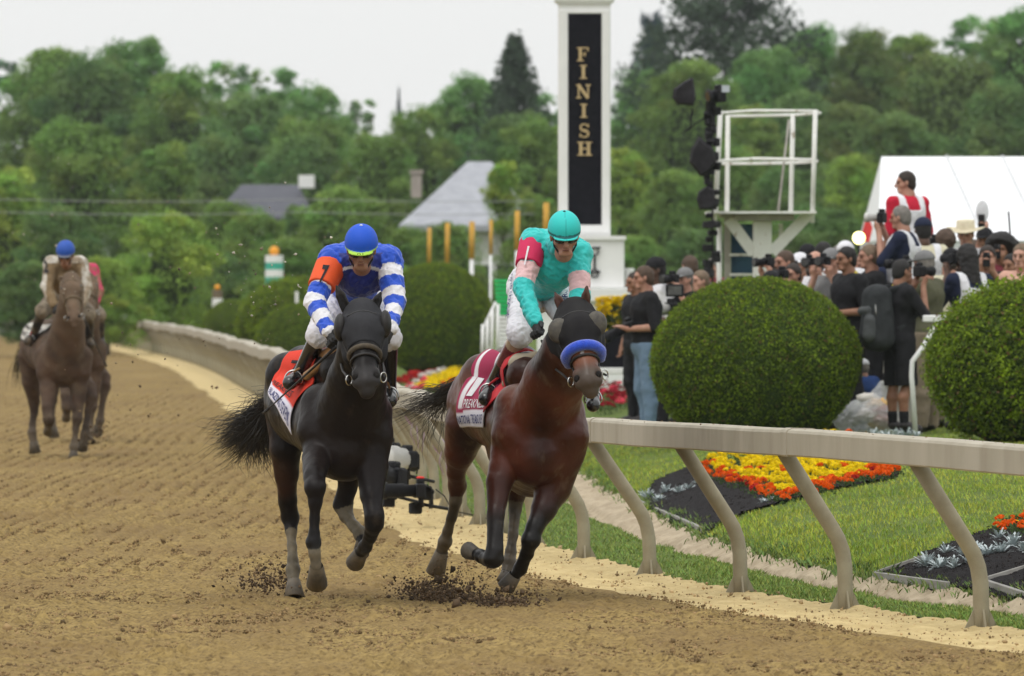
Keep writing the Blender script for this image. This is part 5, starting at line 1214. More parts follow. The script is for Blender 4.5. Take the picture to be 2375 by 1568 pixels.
# the muddy rider at left and the one behind
def colm(V, pt, J):
    c = np.tile(np.array([.55, .52, .46]), (len(V), 1)); ch = pt('chest')
    m = (V[:, 1] < ch[1]+.1) & (V[:, 2] < ch[2]+.14) & (np.abs(V[:, 0]-ch[0]) < .19)
    return np.where(m[:, None], np.array([.22, .155, .085]), c)
def helmm(V, L, R):
    z = (V-L(0, 0, 0)) @ R[2]; c = np.tile(np.array([.02, .08, .38]), (len(V), 1)); return np.where((z < .036)[:, None], np.array([.12, .13, .17]), c)
f = HM.f
def Jm(f, k): 
    g_ = dict(pelvis=(148, 688, .95, 28), waist=(150, 668, .72, 27), chest=(152, 640, .45, 34), shL=(122, 614, .36, 17), shR=(184, 614, .36, 17), elL=(108, 664, .18, 11.5), wrL=(126, 708, .0, 8), haL=(134, 722, -.05, 6),
          elR=(202, 668, .18, 11.5), wrR=(190, 706, .0, 8), haR=(184, 722, -.05, 6), hipL=(135, 690, .95, 22), hipR=(165, 690, .95, 22), knL=(98, 722, .42, 14), anL=(76, 782, .7, 8), toL=(64, 792, .55, 8.5),
          knR=(206, 728, .42, 14), anR=(208, 788, .7, 8), toR=(212, 800, .55, 8.5))
    return {a: f(*b) for a, b in g_.items()}
M_boot3 = mat('muddy_boot', (.6,), (.2, .15, .09), scale=8, rough=.6, attr=True, lo=.4, hi=.6)
M_breech3 = mat('muddy_breeches', (.30, .25, .18), (.12, .09, .06), scale=9, rough=.85)
M_green = mat('green_sleeve', (.02, .12, .08), (.015, .08, .05), rough=.7)
tm, ptm, Lm, Rm, bm_ = jockey('mud-covered jockey in blue helmet riding the horse at left', 96.3, Jm(f, 1), dict(skin=skin('b'), shirt=M_silkm, breeches=M_breech3, boots=M_boot3, glove=M_glove, helmet=M_helm, goggles=M_gog, button=M_gear), colm, helmm, f(152, 590, .06, 0)[:3], (-.12, -1, -.42), .122, res=.011, seed=7)
P = HM.P
text_patch('2', [P(103, 634, .2), P(113, 636, .2), P(115, 608, .3), P(106, 606, .3)], [q for q in bm_ if q['t'] == 'c'], .03, .036, M_blackp, tm, name='number')
whip('muddy whip hanging beside the left rider with the blue helmet', P(186, 722, -.1), P(244, 843, .5), .008)
def colp(V, pt, J): return np.tile(np.array([.55, .03, .12]), (len(V), 1))
f2 = HM2.f
t4, pt4, L4, R4, b4 = jockey('jockey in pink silks almost hidden behind the mud-covered rider', 105.5, Jm(lambda x, y, dd, r: f2(x-8, y+14, dd, r*.9), 1), dict(skin=skin('b'), shirt=M_silkm, breeches=M_breech3, boots=M_boot3, glove=M_glove, helmet=M_helm, goggles=M_gog, button=M_gear), colp, helmm, f2(118, 622, .3, 0)[:3], (-.12, -1, -.42), .11, res=.014, seed=8)
stirrup(HM, P(90, 745, .6), lerp(ptm('anL'), ptm('toL'), .6))
# ================================================================== FINISH POST, PLATFORM, TENT
def B(m, x0, y0, x1, y1, d, dep, bev=0.0, back=0.0):
    "box whose front face covers the picture rectangle at distance d"
    a = W(x0, y0, d); b = W(x1, y1, d); return m.box(((a[0]+b[0])/2, d+dep/2+back, (a[2]+b[2])/2), (abs(b[0]-a[0]), dep, abs(a[2]-b[2])), bev=bev)
D_ = 120.0; fp = W(1355, 900, D_); fz = gz(fp[0], D_)
t = thing('finish_post', 'tall white finish post with vertical gold FINISH lettering on black', 'finish post', (fp[0], D_, fz))
m = MB(); B(m, 1295, 2, 1416, 548, D_, .72, .012); m.build('shaft', M_white, t)
m = MB(); B(m, 1286, -8, 1425, 3, D_-.05, .82, .01); B(m, 1292, 3, 1419, 8, D_-.03, .78); m.build('cap', M_white, t)
m = MB()
for a in ((1297, 24, 1317, 540), (1396, 24, 1414, 540), (1317, 24, 1396, 31), (1317, 522, 1396, 540)): B(m, *a, D_-.02, .04, .004)
m.build('panel_frame', M_white, t)
M_panel = mat('black_panel', (.008, .008, .011), (.013, .013, .017), scale=9, rough=.9, spec=.05)
m = MB(); B(m, 1318, 32, 1395, 521, D_-.012, .03); m.build('sign_panel', M_panel, t)
M_gold = mat('gold_letters', (.56, .42, .22), (.46, .34, .17), scale=6, rough=.5)
def bar(m, x0, y0, x1, y1, w, d, dep=.03):
    a, b = W(x0, y0, d), W(x1, y1, d); u = nrm(b-a); n_ = np.array([u[2], 0, -u[0]])*w/2/FPX*d; V = []
    for yy in (0, -dep):
        for p in (a-n_, a+n_, b+n_, b-n_): V.append(p+np.array([0, yy, 0]))
    return m.add(V, [(0, 1, 2, 3), (7, 6, 5, 4), (0, 4, 5, 1), (1, 5, 6, 2), (2, 6, 7, 3), (3, 7, 4, 0)])
LD = D_-.014
def letter(ch, cy, cx, h=32, w=28):
    m = MB(); T_, B_ = cy-h/2, cy+h/2; s = 7.0; th = 3.0
    if ch == 'F':
        x = cx-w*.22; bar(m, x, T_, x, B_, s, LD); bar(m, x-8, T_+th/2, x+19, T_+th/2, th, LD, .031); bar(m, x-8, B_-th/2, x+8, B_-th/2, th, LD, .031); bar(m, x, cy, x+11, cy, th, LD, .031)
        bar(m, x+18, T_, x+18, T_+9, th, LD, .032); bar(m, x+11, cy-5, x+11, cy+5, th, LD, .032)
    elif ch == 'I':
        bar(m, cx, T_, cx, B_, s, LD); bar(m, cx-8, T_+th/2, cx+8, T_+th/2, th, LD, .031); bar(m, cx-8, B_-th/2, cx+8, B_-th/2, th, LD, .031)
    elif ch == 'N':
        bar(m, cx-11, T_, cx-11, B_, 3.2, LD); bar(m, cx+11, T_, cx+11, B_, 3.2, LD); bar(m, cx-12, T_, cx+11, B_, s, LD, .031)
        bar(m, cx-17, T_+th/2, cx-6, T_+th/2, th, LD, .032); bar(m, cx+5, T_+th/2, cx+17, T_+th/2, th, LD, .032); bar(m, cx-17, B_-th/2, cx-5, B_-th/2, th, LD, .032)
    elif ch == 'H':
        for q in (-9, 9):
            bar(m, cx+q, T_, cx+q, B_, s, LD)
            for yy in (T_+th/2, B_-th/2): bar(m, cx+q-8, yy, cx+q+8, yy, th, LD, .031)
        bar(m, cx-9, cy, cx+9, cy, th, LD, .031)
    elif ch == 'S':
        P_ = []
        for a in np.linspace(.15*PI, 1.5*PI, 12): P_.append((cx+9*math.cos(a), cy-7.5-7.5*math.sin(a)))
        for a in np.linspace(.5*PI, -.85*PI, 12): P_.append((cx+9.5*math.cos(a), cy+7.5-7.5*math.sin(a)))
        for k_, (p, q) in enumerate(zip(P_[:-1], P_[1:])):
            wd = 3.2+3.6*math.exp(-((k_-11.5)/4.5)**2); bar(m, *p, *q, wd, LD, .030+.0002*k_)
        bar(m, cx+9, cy-15, cx+9, cy-7, th, LD, .036); bar(m, cx-9, cy+7, cx-9, cy+15, th, LD, .036)
    m.build('letter', M_gold, t)
for ch, cy, cx in (('F', 126, 1352), ('I', 167, 1353), ('N', 212, 1353), ('I', 257, 1354), ('S', 303, 1355), ('H', 345, 1356)): letter(ch, cy, cx)
m = MB(); B(m, 1263, 556, 1448, 668, D_-.45, 1.5, .01); B(m, 1258, 547, 1452, 556, D_-.49, 1.6); m.build('pedestal', M_white, t)
m = MB(); B(m, 1238, 669, 1474, 700, D_-.7, 2.1, .01); B(m, 1246, 700, 1462, 905, D_-.6, 1.9); m.build('pedestal_base', M_white, t)
m = MB()
def ringb(m, cx, cy, r, w, d):
    P_ = [W(cx+r*math.cos(a), cy+r*math.sin(a), d) for a in np.linspace(0, 2*PI, 19)]; m.tube(P_, w/2/FPX*d, 6, caps=False)
M_iron = mat('black_iron', (.02, .02, .02), rough=.5)
dE = D_-.48
for sx in (1, -1):
    cx = 1355+24*sx
    ringb(m, cx, 583, 9, 4, dE); ringb(m, cx, 634, 9, 4, dE); m.tube([W(cx, 592, dE), W(cx, 625, dE)], .016, 6); m.tube([W(cx-14, 577, dE), W(cx+14, 574, dE)], .014, 6); m.tube([W(cx-14, 634, dE), W(cx+14, 630, dE)], .014, 6)
m.tube([W(1338, 583, dE), W(1372, 583, dE)], .014, 6); m.build('iron_emblem', M_iron, t)
m = MB(); c = W(1459, 645, D_-.2); a = W(1459, 669, D_-.2)[2]; b = W(1459, 622, D_-.2)[2]
m.tube([(c[0], c[1], a), (c[0], c[1], a+.03), (c[0], c[1], a+.03), (c[0], c[1], b-.05), (c[0], c[1], b-.04), (c[0], c[1], b)], [.075, .075, .06, .062, .075, .07], 16); m.build('finial', M_white, t)
# planter with flowering shrub at the foot
D2 = 113.0
t = thing('planter', 'black planter box on a white plinth beside the finish post', 'planter', (W(1425, 855, D2)[0], D2, gz(W(1425, 855, D2)[0], D2)))
m = MB(); B(m, 1388, 776, 1466, 853, D2, .8, .02); m.build('box', M_panel, t)
m = MB(); B(m, 1384, 853, 1480, 868, D2-.05, .95, .01); m.build('plinth', M_white, t)
m = MB(); B(m, 1461, 808, 1480, 853, D2+.1, .3, .01); tag(m.build('marker_block', M_white, None), 'small white block standing right of the black planter', 'block')
M_pet = mat('petals', (0,), None, attr=True, rough=.7, spec=.1); translucent(M_pet, .4)
def flower_mesh(seed, col, n=34, flat=.7):
    r = np.random.default_rng(seed); D3 = r.normal(size=(n, 3)); D3[:, 2] = np.abs(D3[:, 2])*1.1-.25; D3 /= np.linalg.norm(D3, axis=1)[:, None]
    V_, F_, C_ = leafquads(D3*np.array([1, 1, flat])*.72, D3+r.normal(size=(n, 3))*.5, .75*r.uniform(.7, 1.1, n), np.array(col)*r.uniform(.75, 1.15, (n, 1)), .8)
    return npmesh('marigold', V_, F_, C_, False)
FL = {'y': flower_mesh(1, (.95, .72, .008)), 'o': flower_mesh(2, (.90, .14, .008)), 'r': flower_mesh(3, (.50, .02, .015)), 'p': flower_mesh(4, (.80, .08, .14)), 'w': flower_mesh(5, (.75, .70, .66)), 'd': flower_mesh(6, (.30, .008, .02))}
for me in FL.values(): me.materials.append(M_pet)
# flowering shrub
c = W(1430, 750, D2+.3); t = thing('flowering_shrub', 'dark leafy shrub dotted with yellow flowers above the black planter', 'shrub', (c[0], D2+.4, W(0, 800, D2)[2]))
r = np.random.default_rng(3); n = 5200; D3 = r.normal(size=(n, 3)); D3 /= np.linalg.norm(D3, axis=1)[:, None]; rr = r.uniform(.5, 1.1, n)[:, None]
P_ = c+D3*rr*np.array([.30, .35, .30]); V_, F_, C_ = leafquads(P_, D3+r.normal(size=(n, 3)), .045*r.uniform(.6, 1.3, n), np.array([.06, .085, .025])*r.uniform(.5, 1.5, (n, 1)))
link('foliage', npmesh('foliage', V_, F_, C_, False), M_leaf, t)
for i in range(120):
    u = r.random(); x = 1385+92*u; y = 692-6*u+r.exponential(30); 
    if y > 815: continue
    o = link('blossom', FL['y'], None, t); o.location = W(x+r.normal()*4, y, D2+.05+r.uniform(-.05, .05)); o.rotation_euler = (r.uniform(.3, 1.2), 0, r.uniform(0, 6)); s = r.uniform(.030, .052); o.scale = (s, s, s)
    o.matrix_parent_inverse = t.matrix_basis.inverted()

def bed(name, label, poly, colour, n, hz, size, sp, lift=22, group=None, foliage=True, leafc=(.06, .10, .03)):
    "flowers standing inside a picture-space outline taken down to the ground"
    r = np.random.default_rng(abs(hash(label)) % 999 if False else sum(map(ord, label))); poly = np.array(poly, float); pts = []
    lo, hi = poly.min(0), poly.max(0)
    def inside(p):
        c_ = False; j = len(poly)-1
        for i in range(len(poly)):
            if (poly[i, 1] > p[1]) != (poly[j, 1] > p[1]) and p[0] < (poly[j, 0]-poly[i, 0])*(p[1]-poly[i, 1])/(poly[j, 1]-poly[i, 1])+poly[i, 0]: c_ = not c_
            j = i
        return c_
    c0 = G(*(poly.mean(0)+[0, lift])); t = thing(name, label, 'flower bed', c0, group)
    tries = 0; W3 = []
    while len(pts) < n and tries < n*30:
        tries += 1; p = r.uniform(lo, hi)
        if not inside(p): continue
        g_ = G(p[0], p[1]+lift)
        if W3 and min((a[0]-g_[0])**2+((a[1]-g_[1])*.5)**2 for a in W3) < sp*sp: continue
        pts.append(p); W3.append(g_)
    pos = []
    for p, g_ in zip(pts, W3):
        h_ = (lift/FPX*g_[1])*r.uniform(.75, 1.15); o = link('marigold', FL[colour(p, r)], None, t); o.location = (g_[0], g_[1], g_[2]+h_); s = size*r.uniform(.65, 1.2)
        o.scale = (s, s, s*.9); o.rotation_euler = (r.uniform(0, .5), r.uniform(-.3, .3), r.uniform(0, 6)); o.matrix_parent_inverse = t.matrix_basis.inverted(); pos.append((g_[0], g_[1], g_[2], h_))
    if foliage:
        pos = np.array(pos); k = r.integers(0, len(pos), len(pos)*26); q = pos[k]
        P_ = q[:, :3]+np.stack([r.normal(size=len(k))*.05, r.normal(size=len(k))*.08, q[:, 3]*r.uniform(0, .95, len(k))], 1)
        V_, F_, C_ = leafquads(P_, r.normal(size=(len(k), 3)), .035*r.uniform(.6, 1.4, len(k)), np.array(leafc)*r.uniform(.5, 1.5, (len(k), 1)), .5)
        link('leaves', npmesh('leaves', V_, F_, C_, False), M_leaf, t)
    return t
def c1(p, r):
    # orange rim along the lower left and lower right edges
    e1 = (p[1]-(1078+(p[0]-1630)*.40)) if p[0] < 1815 else (p[1]-(1152-(p[0]-1815)*.26)); e = -e1
    if p[0] > 2015 or e < 9: return 'o' if r.random() < .85 else 'r'
    if e < 17: return 'o' if r.random() < .4 else 'y'
    return 'y' if r.random() < .96 else 'o'
bed('flower_bed', 'bed of yellow marigolds rimmed with orange ones under the rail', [(1628, 1078), (1660, 1050), (1800, 1052), (2080, 1082), (2072, 1096), (1985, 1110), (1815, 1157), (1720, 1122), (1640, 1100)], c1, 296, .15, .055, .052, 20)
bed('flower_bed', 'strip of yellow marigolds peeking over the rail below the plastic bag', [(1905, 998), (1990, 1000), (2005, 1015), (1915, 1012)], lambda p, r: 'y' if r.random() < .8 else 'o', 12, .15, .045, .06, 34)
bed('flower_bed', 'orange marigolds at the right edge above the silvery plants', [(2308, 1208), (2385, 1188), (2400, 1200), (2395, 1226), (2312, 1226)], lambda p, r: 'o' if r.random() < .85 else 'y', 26, .12, .034, .05, 24)
def c2(p, r):
    s = (p[1]-(905-(p[0]-930)*.42))
    if s < -12: return 'd' if r.random() < .3 else 'r'
    if s < -5: return 'w'
    if p[0] < 990: return 'p' if r.random() < .6 else ('w' if r.random() < .7 else 'y')
    if s < 26: return 'y'
    return 'r' if r.random() < .5 else ('o' if r.random() < .6 else 'y')
bed('flower_bed', 'bed of yellow red and white flowers between the two leading horses', [(915, 882), (985, 850), (1065, 824), (1135, 815), (1130, 870), (1050, 905), (960, 903)], c2, 230, .15, .085, .10, 14)
bed('flower_bed', 'bed of dark red flowers at the foot of the planter', [(1372, 872), (1440, 860), (1495, 868), (1490, 925), (1400, 945), (1370, 930)], lambda p, r: 'd' if r.random() < .75 else 'p', 120, .15, .05, .075, 26)
# mulch
M_mulch = mat('black_mulch', (.010, .009, .010), (.022, .019, .019), scale=30, rough=.95, bump=.02, bscale=60, spec=.1)
def mulch(name, label, poly, z=.012):
    P_ = [G(*p) for p in poly]; q = np.array(P_)[:, :2]; lo, hi = q.min(0), q.max(0); nx, ny = 60, 90
    xs = np.linspace(lo[0], hi[0], nx); yy = np.linspace(lo[1], hi[1], ny); X, Y = np.meshgrid(xs, yy); ins = np.zeros(X.shape, bool); j = len(q)-1
    for i in range(len(q)):
        with np.errstate(divide='ignore', invalid='ignore'): c_ = ((q[i, 1] > Y) != (q[j, 1] > Y)) & (X < (q[j, 0]-q[i, 0])*(Y-q[i, 1])/(q[j, 1]-q[i, 1])+q[i, 0])
        ins ^= c_; j = i
    Z = ground_z(X, Y)+z+.012*n2(X*18, Y*18, 40)+.01*n2(X*40, Y*40, 41); i0 = (np.arange(ny-1)[:, None]*nx+np.arange(nx-1)[None]); ok = ins[:-1, :-1] & ins[1:, 1:] & ins[1:, :-1] & ins[:-1, 1:]; i0 = i0[ok]
    V_ = np.stack([X, Y, Z], -1).reshape(-1, 3); F_ = np.stack([i0, i0+1, i0+nx+1, i0+nx], 1)
    o = link(name, npmesh(name, V_, F_), M_mulch, kind='structure')
for bp_ in BEDPX: mulch('mulch_bed', '', bp_)
M_board = mat('weathered_board', (.30, .29, .27), (.2, .19, .17), scale=12, rough=.9, stretch=(1, .2, 1))
def board(a, b, label, h=.06):
    A_, B_ = G(*a), G(*b); m = MB(); ln = np.linalg.norm(B_-A_); u = (B_-A_)/ln; s = nrm(np.cross(u, (0, 0, 1))); R_ = np.stack([u, s, np.cross(s, u)], 1)
    m.box((A_+B_)/2+np.array([0, 0, h*.2]), (ln, .03, h), R_, .004); tag(m.build('edging_board', M_board), label, 'board', 'boards edging the mulch beds')
board((1484, 1174), (1630, 1238), 'weathered board edging the left mulch bed above the gutter')
board((2032, 1342), (2155, 1311), 'rear weathered board of the right mulch bed'); board((2028, 1345), (2199, 1379), 'front weathered board of the right mulch bed left of the last post')
board((2278, 1371), (2385, 1406), 'front weathered board right of the last rail post'); board((2282, 1358), (2390, 1328), 'thin board crossing the mulch at the right edge')
# dusty miller
M_silver = mat('silver_leaves', (.52, .57, .58), (.40, .46, .46), scale=20, rough=.9, spec=.1)
def miller_mesh(seed):
    r = np.random.default_rng(seed); V_ = []; F_ = []
    for i in range(90):
        a = r.uniform(0, 2*PI); e = r.uniform(.1, 1.35); d = np.array([math.cos(a)*math.cos(e), math.sin(a)*math.cos(e), math.sin(e)]); L_ = r.uniform(.35, .85); s = nrm(np.cross(d, (0, 0, 1.01))); n_ = np.cross(s, d)
        base = d*L_*.25; o = len(V_)
        prof_ = [(0, .0), (.25, .06), (.35, .22), (.45, .07), (.60, .24), (.70, .07), (.85, .17), (1.0, 0)]
        for q, w_ in prof_: V_.append(base+d*L_*.8*q+s*w_*L_*.5-n_*.18*q*q); V_.append(base+d*L_*.8*q-s*w_*L_*.5-n_*.18*q*q)
        for k in range(len(prof_)-1): F_.append((o+2*k, o+2*k+1, o+2*k+3, o+2*k+2))
    return npmesh('leaf_rosette', np.array(V_), np.array(F_), None, False)
MM = [miller_mesh(i) for i in range(3)]
for me in MM: me.materials.append(M_silver)
mill = [(1500, 1165, 26), (1528, 1168, 22), (1545, 1150, 24), (1575, 1148, 20), (1598, 1140, 20), (1618, 1128, 18), (1683, 1205, 20), (1772, 1172, 18), (1790, 1164, 12), (2150, 1332, 36), (2180, 1325, 36), (2215, 1328, 30), (2195, 1298, 26), (2235, 1300, 30), (2250, 1318, 32), (2268, 1285, 26), (2290, 1300, 34), (2322, 1290, 34), (2350, 1276, 36), (2378, 1290, 36), (2318, 1262, 26), (2030, 1018, 22), (2055, 1022, 26), (2078, 1023, 26), (2102, 1022, 26), (2125, 1022, 22)]
for i, (x, y, rpx) in enumerate(mill):
    g_ = G(x, y); s = 1.35*rpx/FPX*g_[1]; wh = 'left mulch bed' if x < 1800 else ('right mulch bed' if y > 1100 else 'ground below the man in shorts')
    o = link('dusty_miller', MM[i % 3]); o.location = g_+np.array([0, 0, .0]); o.scale = (s, s, s*1.15); o.rotation_euler = (0, 0, i*1.3)
    nb_ = {0: 'left mulch bed', 1: 'right mulch bed', 2: 'ground below the man in shorts'}[0 if x < 1800 else (1 if y > 1100 else 2)]
    hx = ('large' if rpx > 28 else 'small' if rpx < 21 else 'medium')
    ORD = ['leftmost', 'second', 'third', 'fourth', 'fifth', 'sixth', 'seventh', 'eighth', 'ninth', 'tenth', 'eleventh', 'twelfth']
    mine = sorted([q for q in mill if (0 if q[0] < 1800 else (1 if q[1] > 1100 else 2)) == (0 if x < 1800 else (1 if y > 1100 else 2))]); k_ = mine.index((x, y, rpx))
    tag(o, f"{hx} silvery lobed plant, {ORD[k_]}{' from the left' if k_ else ''} in the {nb_}", 'plant', f'silvery plants in the {nb_}')

# ---- railed camera platform
DP = 105.0
def tb(m, pts, wpx, d=DP, n=8): return m.tube([W(p[0], p[1], d+(p[2] if len(p) > 2 else 0)) for p in pts], wpx/2/FPX*d, n)
tp_ = W(1768, 700, DP); M_plat = mat('platform_paint', (.80, .80, .77), (.70, .69, .65), scale=3, rough=.6, c3=(.36, .30, .22), scale3=9, lo3=.62, hi3=.70)
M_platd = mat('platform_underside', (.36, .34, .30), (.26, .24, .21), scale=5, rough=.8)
t = thing('camera_platform', 'empty white railed camera platform on a braced column behind the big shrub', 'platform', (tp_[0], DP, gz(tp_[0], DP)))
for a in (((1671, 257), (1658, 519)), ((1688, 268, 1.4), (1686, 493, 1.4)), ((1839, 266, 1.4), (1834, 493, 1.4)), ((1891, 256), (1884, 517))): tb(MB(), a, 10 if len(a[0]) == 2 else 12).build('rail_post', M_plat, t, True) if False else (lambda m: m.build('rail_post', M_plat, t, True))(tb(MB(), a, 11))
for a in (((1668, 262), (1690, 261, .7), (1745, 257, .9), (1800, 257, .7), (1895, 258)), ((1686, 270, 1.4), (1845, 267, 1.4), (1902, 262, .2)), ((1662, 374), (1700, 371, .8), (1750, 368, .9), (1812, 369, .6), (1890, 371)), ((1674, 380, 1.4), (1845, 378, 1.4), (1895, 374, .2))):
    (lambda m: m.build('guard_rail', M_plat, t, True))(tb(MB(), a, 7))
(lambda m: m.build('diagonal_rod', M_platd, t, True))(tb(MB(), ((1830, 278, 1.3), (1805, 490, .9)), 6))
m = MB(); B(m, 1642, 490, 1894, 495, DP-.1, 1.7); m.build('deck', M_plat, t)
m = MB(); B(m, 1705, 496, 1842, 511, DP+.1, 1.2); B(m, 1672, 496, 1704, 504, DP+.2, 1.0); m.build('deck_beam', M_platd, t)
m = MB(); B(m, 1747, 512, 1790, 900, DP+.3, .25, .01); m.build('column', M_plat, t)
for a in ((1690, 508, 1749, 588), (1874, 498, 1789, 586)):
    m = MB(); bar(m, *a, 26, DP+.44, .12); m.build('brace', M_plat, t)
m = MB(); tb(m, ((1668, 517, .3), (1668, 880, .3)), 12); m.build('front_leg', M_plat, t, True)
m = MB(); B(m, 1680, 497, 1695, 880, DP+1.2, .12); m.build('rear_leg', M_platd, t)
m = MB(); B(m, 1807, 518, 1816, 880, DP+1.2, .08); m.build('side_leg', M_plat, t)
M_tarp = mat('blue_tarp', (.02, .06, .13), (.03, .09, .15), scale=4, rough=.7, bump=.03, bscale=6)
m = MB(); B(m, 1696, 520, 1747, 655, DP+1.3, .03); m.build('tarp', M_tarp, t)
for y in (591, 637): m = MB(); B(m, 1692, y-3, 1748, y+3, DP+1.15, .05); m.build('ladder_rung', M_plat, t)
# remote cameras on the mast in front of the platform
M_blk = mat('black_plastic', (.008, .008, .009), (.016, .016, .018), scale=12, rough=.6, spec=.2)
M_cover = mat('black_rain_cover', (.016, .015, .017), (.032, .03, .034), scale=6, rough=.8, spec=.1, bump=.01, bscale=25)
mt = thing('camera_mast', 'black mast with clamps at the left side of the platform', 'mast', (W(1665, 800, DP-.4)[0], DP-.4, gz(W(1665, 800, DP)[0], DP)))
m = MB(); tb(m, ((1652, 232, -.4), (1648, 300, -.4), (1652, 420, -.4), (1653, 560, -.4), (1652, 900, -.4)), 5, DP); m.build('pole', M_blk, mt, True)
rn = random.Random(4)
for y in (240, 246, 250, 258, 264, 268, 276, 284, 292, 300, 308, 318, 326, 340, 346, 362, 372, 385, 398, 410, 432, 455, 462, 480, 500, 520, 555, 575, 600, 622, 635, 300, 330, 352, 420, 446, 470, 540, 590, 610):
    m = MB(); c = W(1650+rn.uniform(-11, 13), y, DP-.42); m.box(c, (.06+rn.random()*.06, .07, .05+rn.random()*.05), frame((rn.uniform(-1, 1), 1, rn.uniform(-.5, .5))), .006); m.build('clamp', M_blk, mt)
m = MB(); tb(m, ((1606, 252, -.4), (1600, 300, -.4), (1590, 304, -.4), (1640, 268, -.4)), 4); m.build('arm', M_blk, mt, True)
def covered(label, pts, d=DP-.45, dep=.22):
    P_ = [W(x, y, d) for x, y in pts]; c = np.mean(P_, 0); m = MB(); n = len(P_)
    V_ = [p+np.array([0, .0, 0]) for p in P_]+[lerp(c, p, .82)+np.array([0, -dep*.55, 0]) for p in P_]+[lerp(c, p, .8)+np.array([0, dep*.5, 0]) for p in P_]
    F_ = [(i, (i+1) % n, n+(i+1) % n, n+i) for i in range(n)]+[((i+1) % n, i, 2*n+i, 2*n+(i+1) % n) for i in range(n)]+[tuple(range(n, 2*n)), tuple(range(2*n, 3*n))[::-1]]
    m.add(V_, F_); return tag(m.build('covered_camera', M_cover), label, 'camera', 'remote cameras on the mast')
covered('black covered remote camera highest at the left of the mast', [(1603, 180), (1608, 183), (1614, 225), (1609, 246), (1572, 243), (1559, 228), (1562, 207), (1585, 190)])
covered('large black hooded remote camera halfway up the mast', [(1621, 316), (1655, 345), (1662, 378), (1640, 404), (1625, 410), (1598, 376), (1603, 345)])
covered('round black hooded remote camera below platform rails height', [(1640, 430), (1658, 440), (1660, 480), (1640, 487), (1622, 486), (1615, 462), (1620, 444)])
covered('flat black remote camera lowest on the mast', [(1630, 514), (1656, 510), (1666, 522), (1650, 532), (1628, 528)])
def camera(label, c, f, s=1.0, lens=.20, lr=.045, white=False, screen=False, cat='camera', group=None, lm=None):
    "photo camera: body, grip, prism, lens; f: where it points"
    R_ = frame(f); t = thing('camera', label, cat, c, group); R_3 = R_.T
    def L(x, y, z): return np.array(c)+s*(R_[0]*x+R_[1]*y+R_[2]*z)
    m = MB(); m.box(L(0, 0, 0), (.15*s, .07*s, .11*s), R_3, .012*s); m.box(L(0, .0, .07), (.06*s, .06*s, .04*s), R_3, .01*s); m.box(L(.06, .02, -.005), (.04*s, .06*s, .10*s), R_3, .012*s); m.build('camera_body', M_blk, t)
    lm_ = M_lensw if white else M_blk
    m = MB(); m.tube([L(0, .03, 0), L(0, .03+lens*.3, 0), L(0, .03+lens*.3, 0), L(0, .03+lens*.72, 0), L(0, .03+lens*.72, 0), L(0, .03+lens, 0)], [lr*.8*s, lr*.8*s, lr*.95*s, lr*.95*s, lr*1.15*s, lr*1.15*s], 16); m.build('lens', lm_, t, True)
    m = MB(); m.tube([L(0, .032+lens, 0), L(0, .034+lens, 0)], [lr*.95*s, lr*.9*s], 16); m.build('lens_glass', M_eye, t)
    if screen: m = MB(); m.box(L(0, -.037, 0), (.08*s, .004, .06*s), R_3); m.build('screen', M_screen, t)
    return t
M_lensw = mat('white_lens', (.62, .61, .58), (.5, .49, .46), rough=.5)
M_screen = mat('lit_screen', (.25, .27, .28), rough=.3, emit=(.35, .38, .40, .5))
camera('broadcast camera with a lit screen on top of the mast', W(1668, 222, DP-.4), (-1, -.4, -.1), 1.5, .07, .05, screen=False)
m = MB(); B(m, 1674, 198, 1692, 214, DP-.56, .02); tag(m.build('monitor', M_screen), 'small pale monitor on the topmost mast camera', 'monitor')

# ---- white tent
DT = 135.0
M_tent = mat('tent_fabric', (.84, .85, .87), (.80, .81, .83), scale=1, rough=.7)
a = W(2048, 362, DT); b_ = W(2440, 362, DT+1); e0 = W(2018, 640, DT); zt = a[2]; z0 = gz(a[0], DT); dpt = 9.0
t = thing('tent', 'large white event tent with a sloping end behind the crowd', 'tent', (a[0]+3, DT+3, z0))
xe = e0[0]; ze = W(0, 560, DT)[2]
m = MB(); X1 = b_[0]+3
m.add([(xe, DT-3.0, ze), (X1, DT-3.0, ze), (X1, DT+.6, zt), (a[0], DT+.6, zt), (xe, DT+4.6, ze), (X1, DT+4.6, ze)], [(0, 1, 2, 3), (3, 2, 5, 4), (0, 3, 4)])
rf_ = m.build('roof', M_tent, t); rf_.modifiers.new('s', 'SOLIDIFY').thickness = .01
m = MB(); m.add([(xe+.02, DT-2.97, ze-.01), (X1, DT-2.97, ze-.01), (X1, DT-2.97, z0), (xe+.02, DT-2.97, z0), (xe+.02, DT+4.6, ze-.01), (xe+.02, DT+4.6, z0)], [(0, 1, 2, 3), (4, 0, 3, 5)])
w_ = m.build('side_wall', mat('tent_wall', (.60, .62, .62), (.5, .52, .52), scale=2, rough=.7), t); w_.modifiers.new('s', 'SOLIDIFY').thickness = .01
for x0_ in (2200, 2330):
    p, q = W(x0_, 362, DT)[0], W(x0_+60, 560, DT)[0]; m = MB(); m.tube([(p, DT+.59, zt+.012), (q, DT-3.02, ze+.012)], .018, 6); m.build('seam', mat('tent_seam', (.62, .63, .64)), t)
m = MB()
for x in (xe+.05, X1-.3): m.tube([(x, DT-3.05, z0), (x, DT-3.05, ze)], .04, 8)
m.build('poles', M_platd, t)
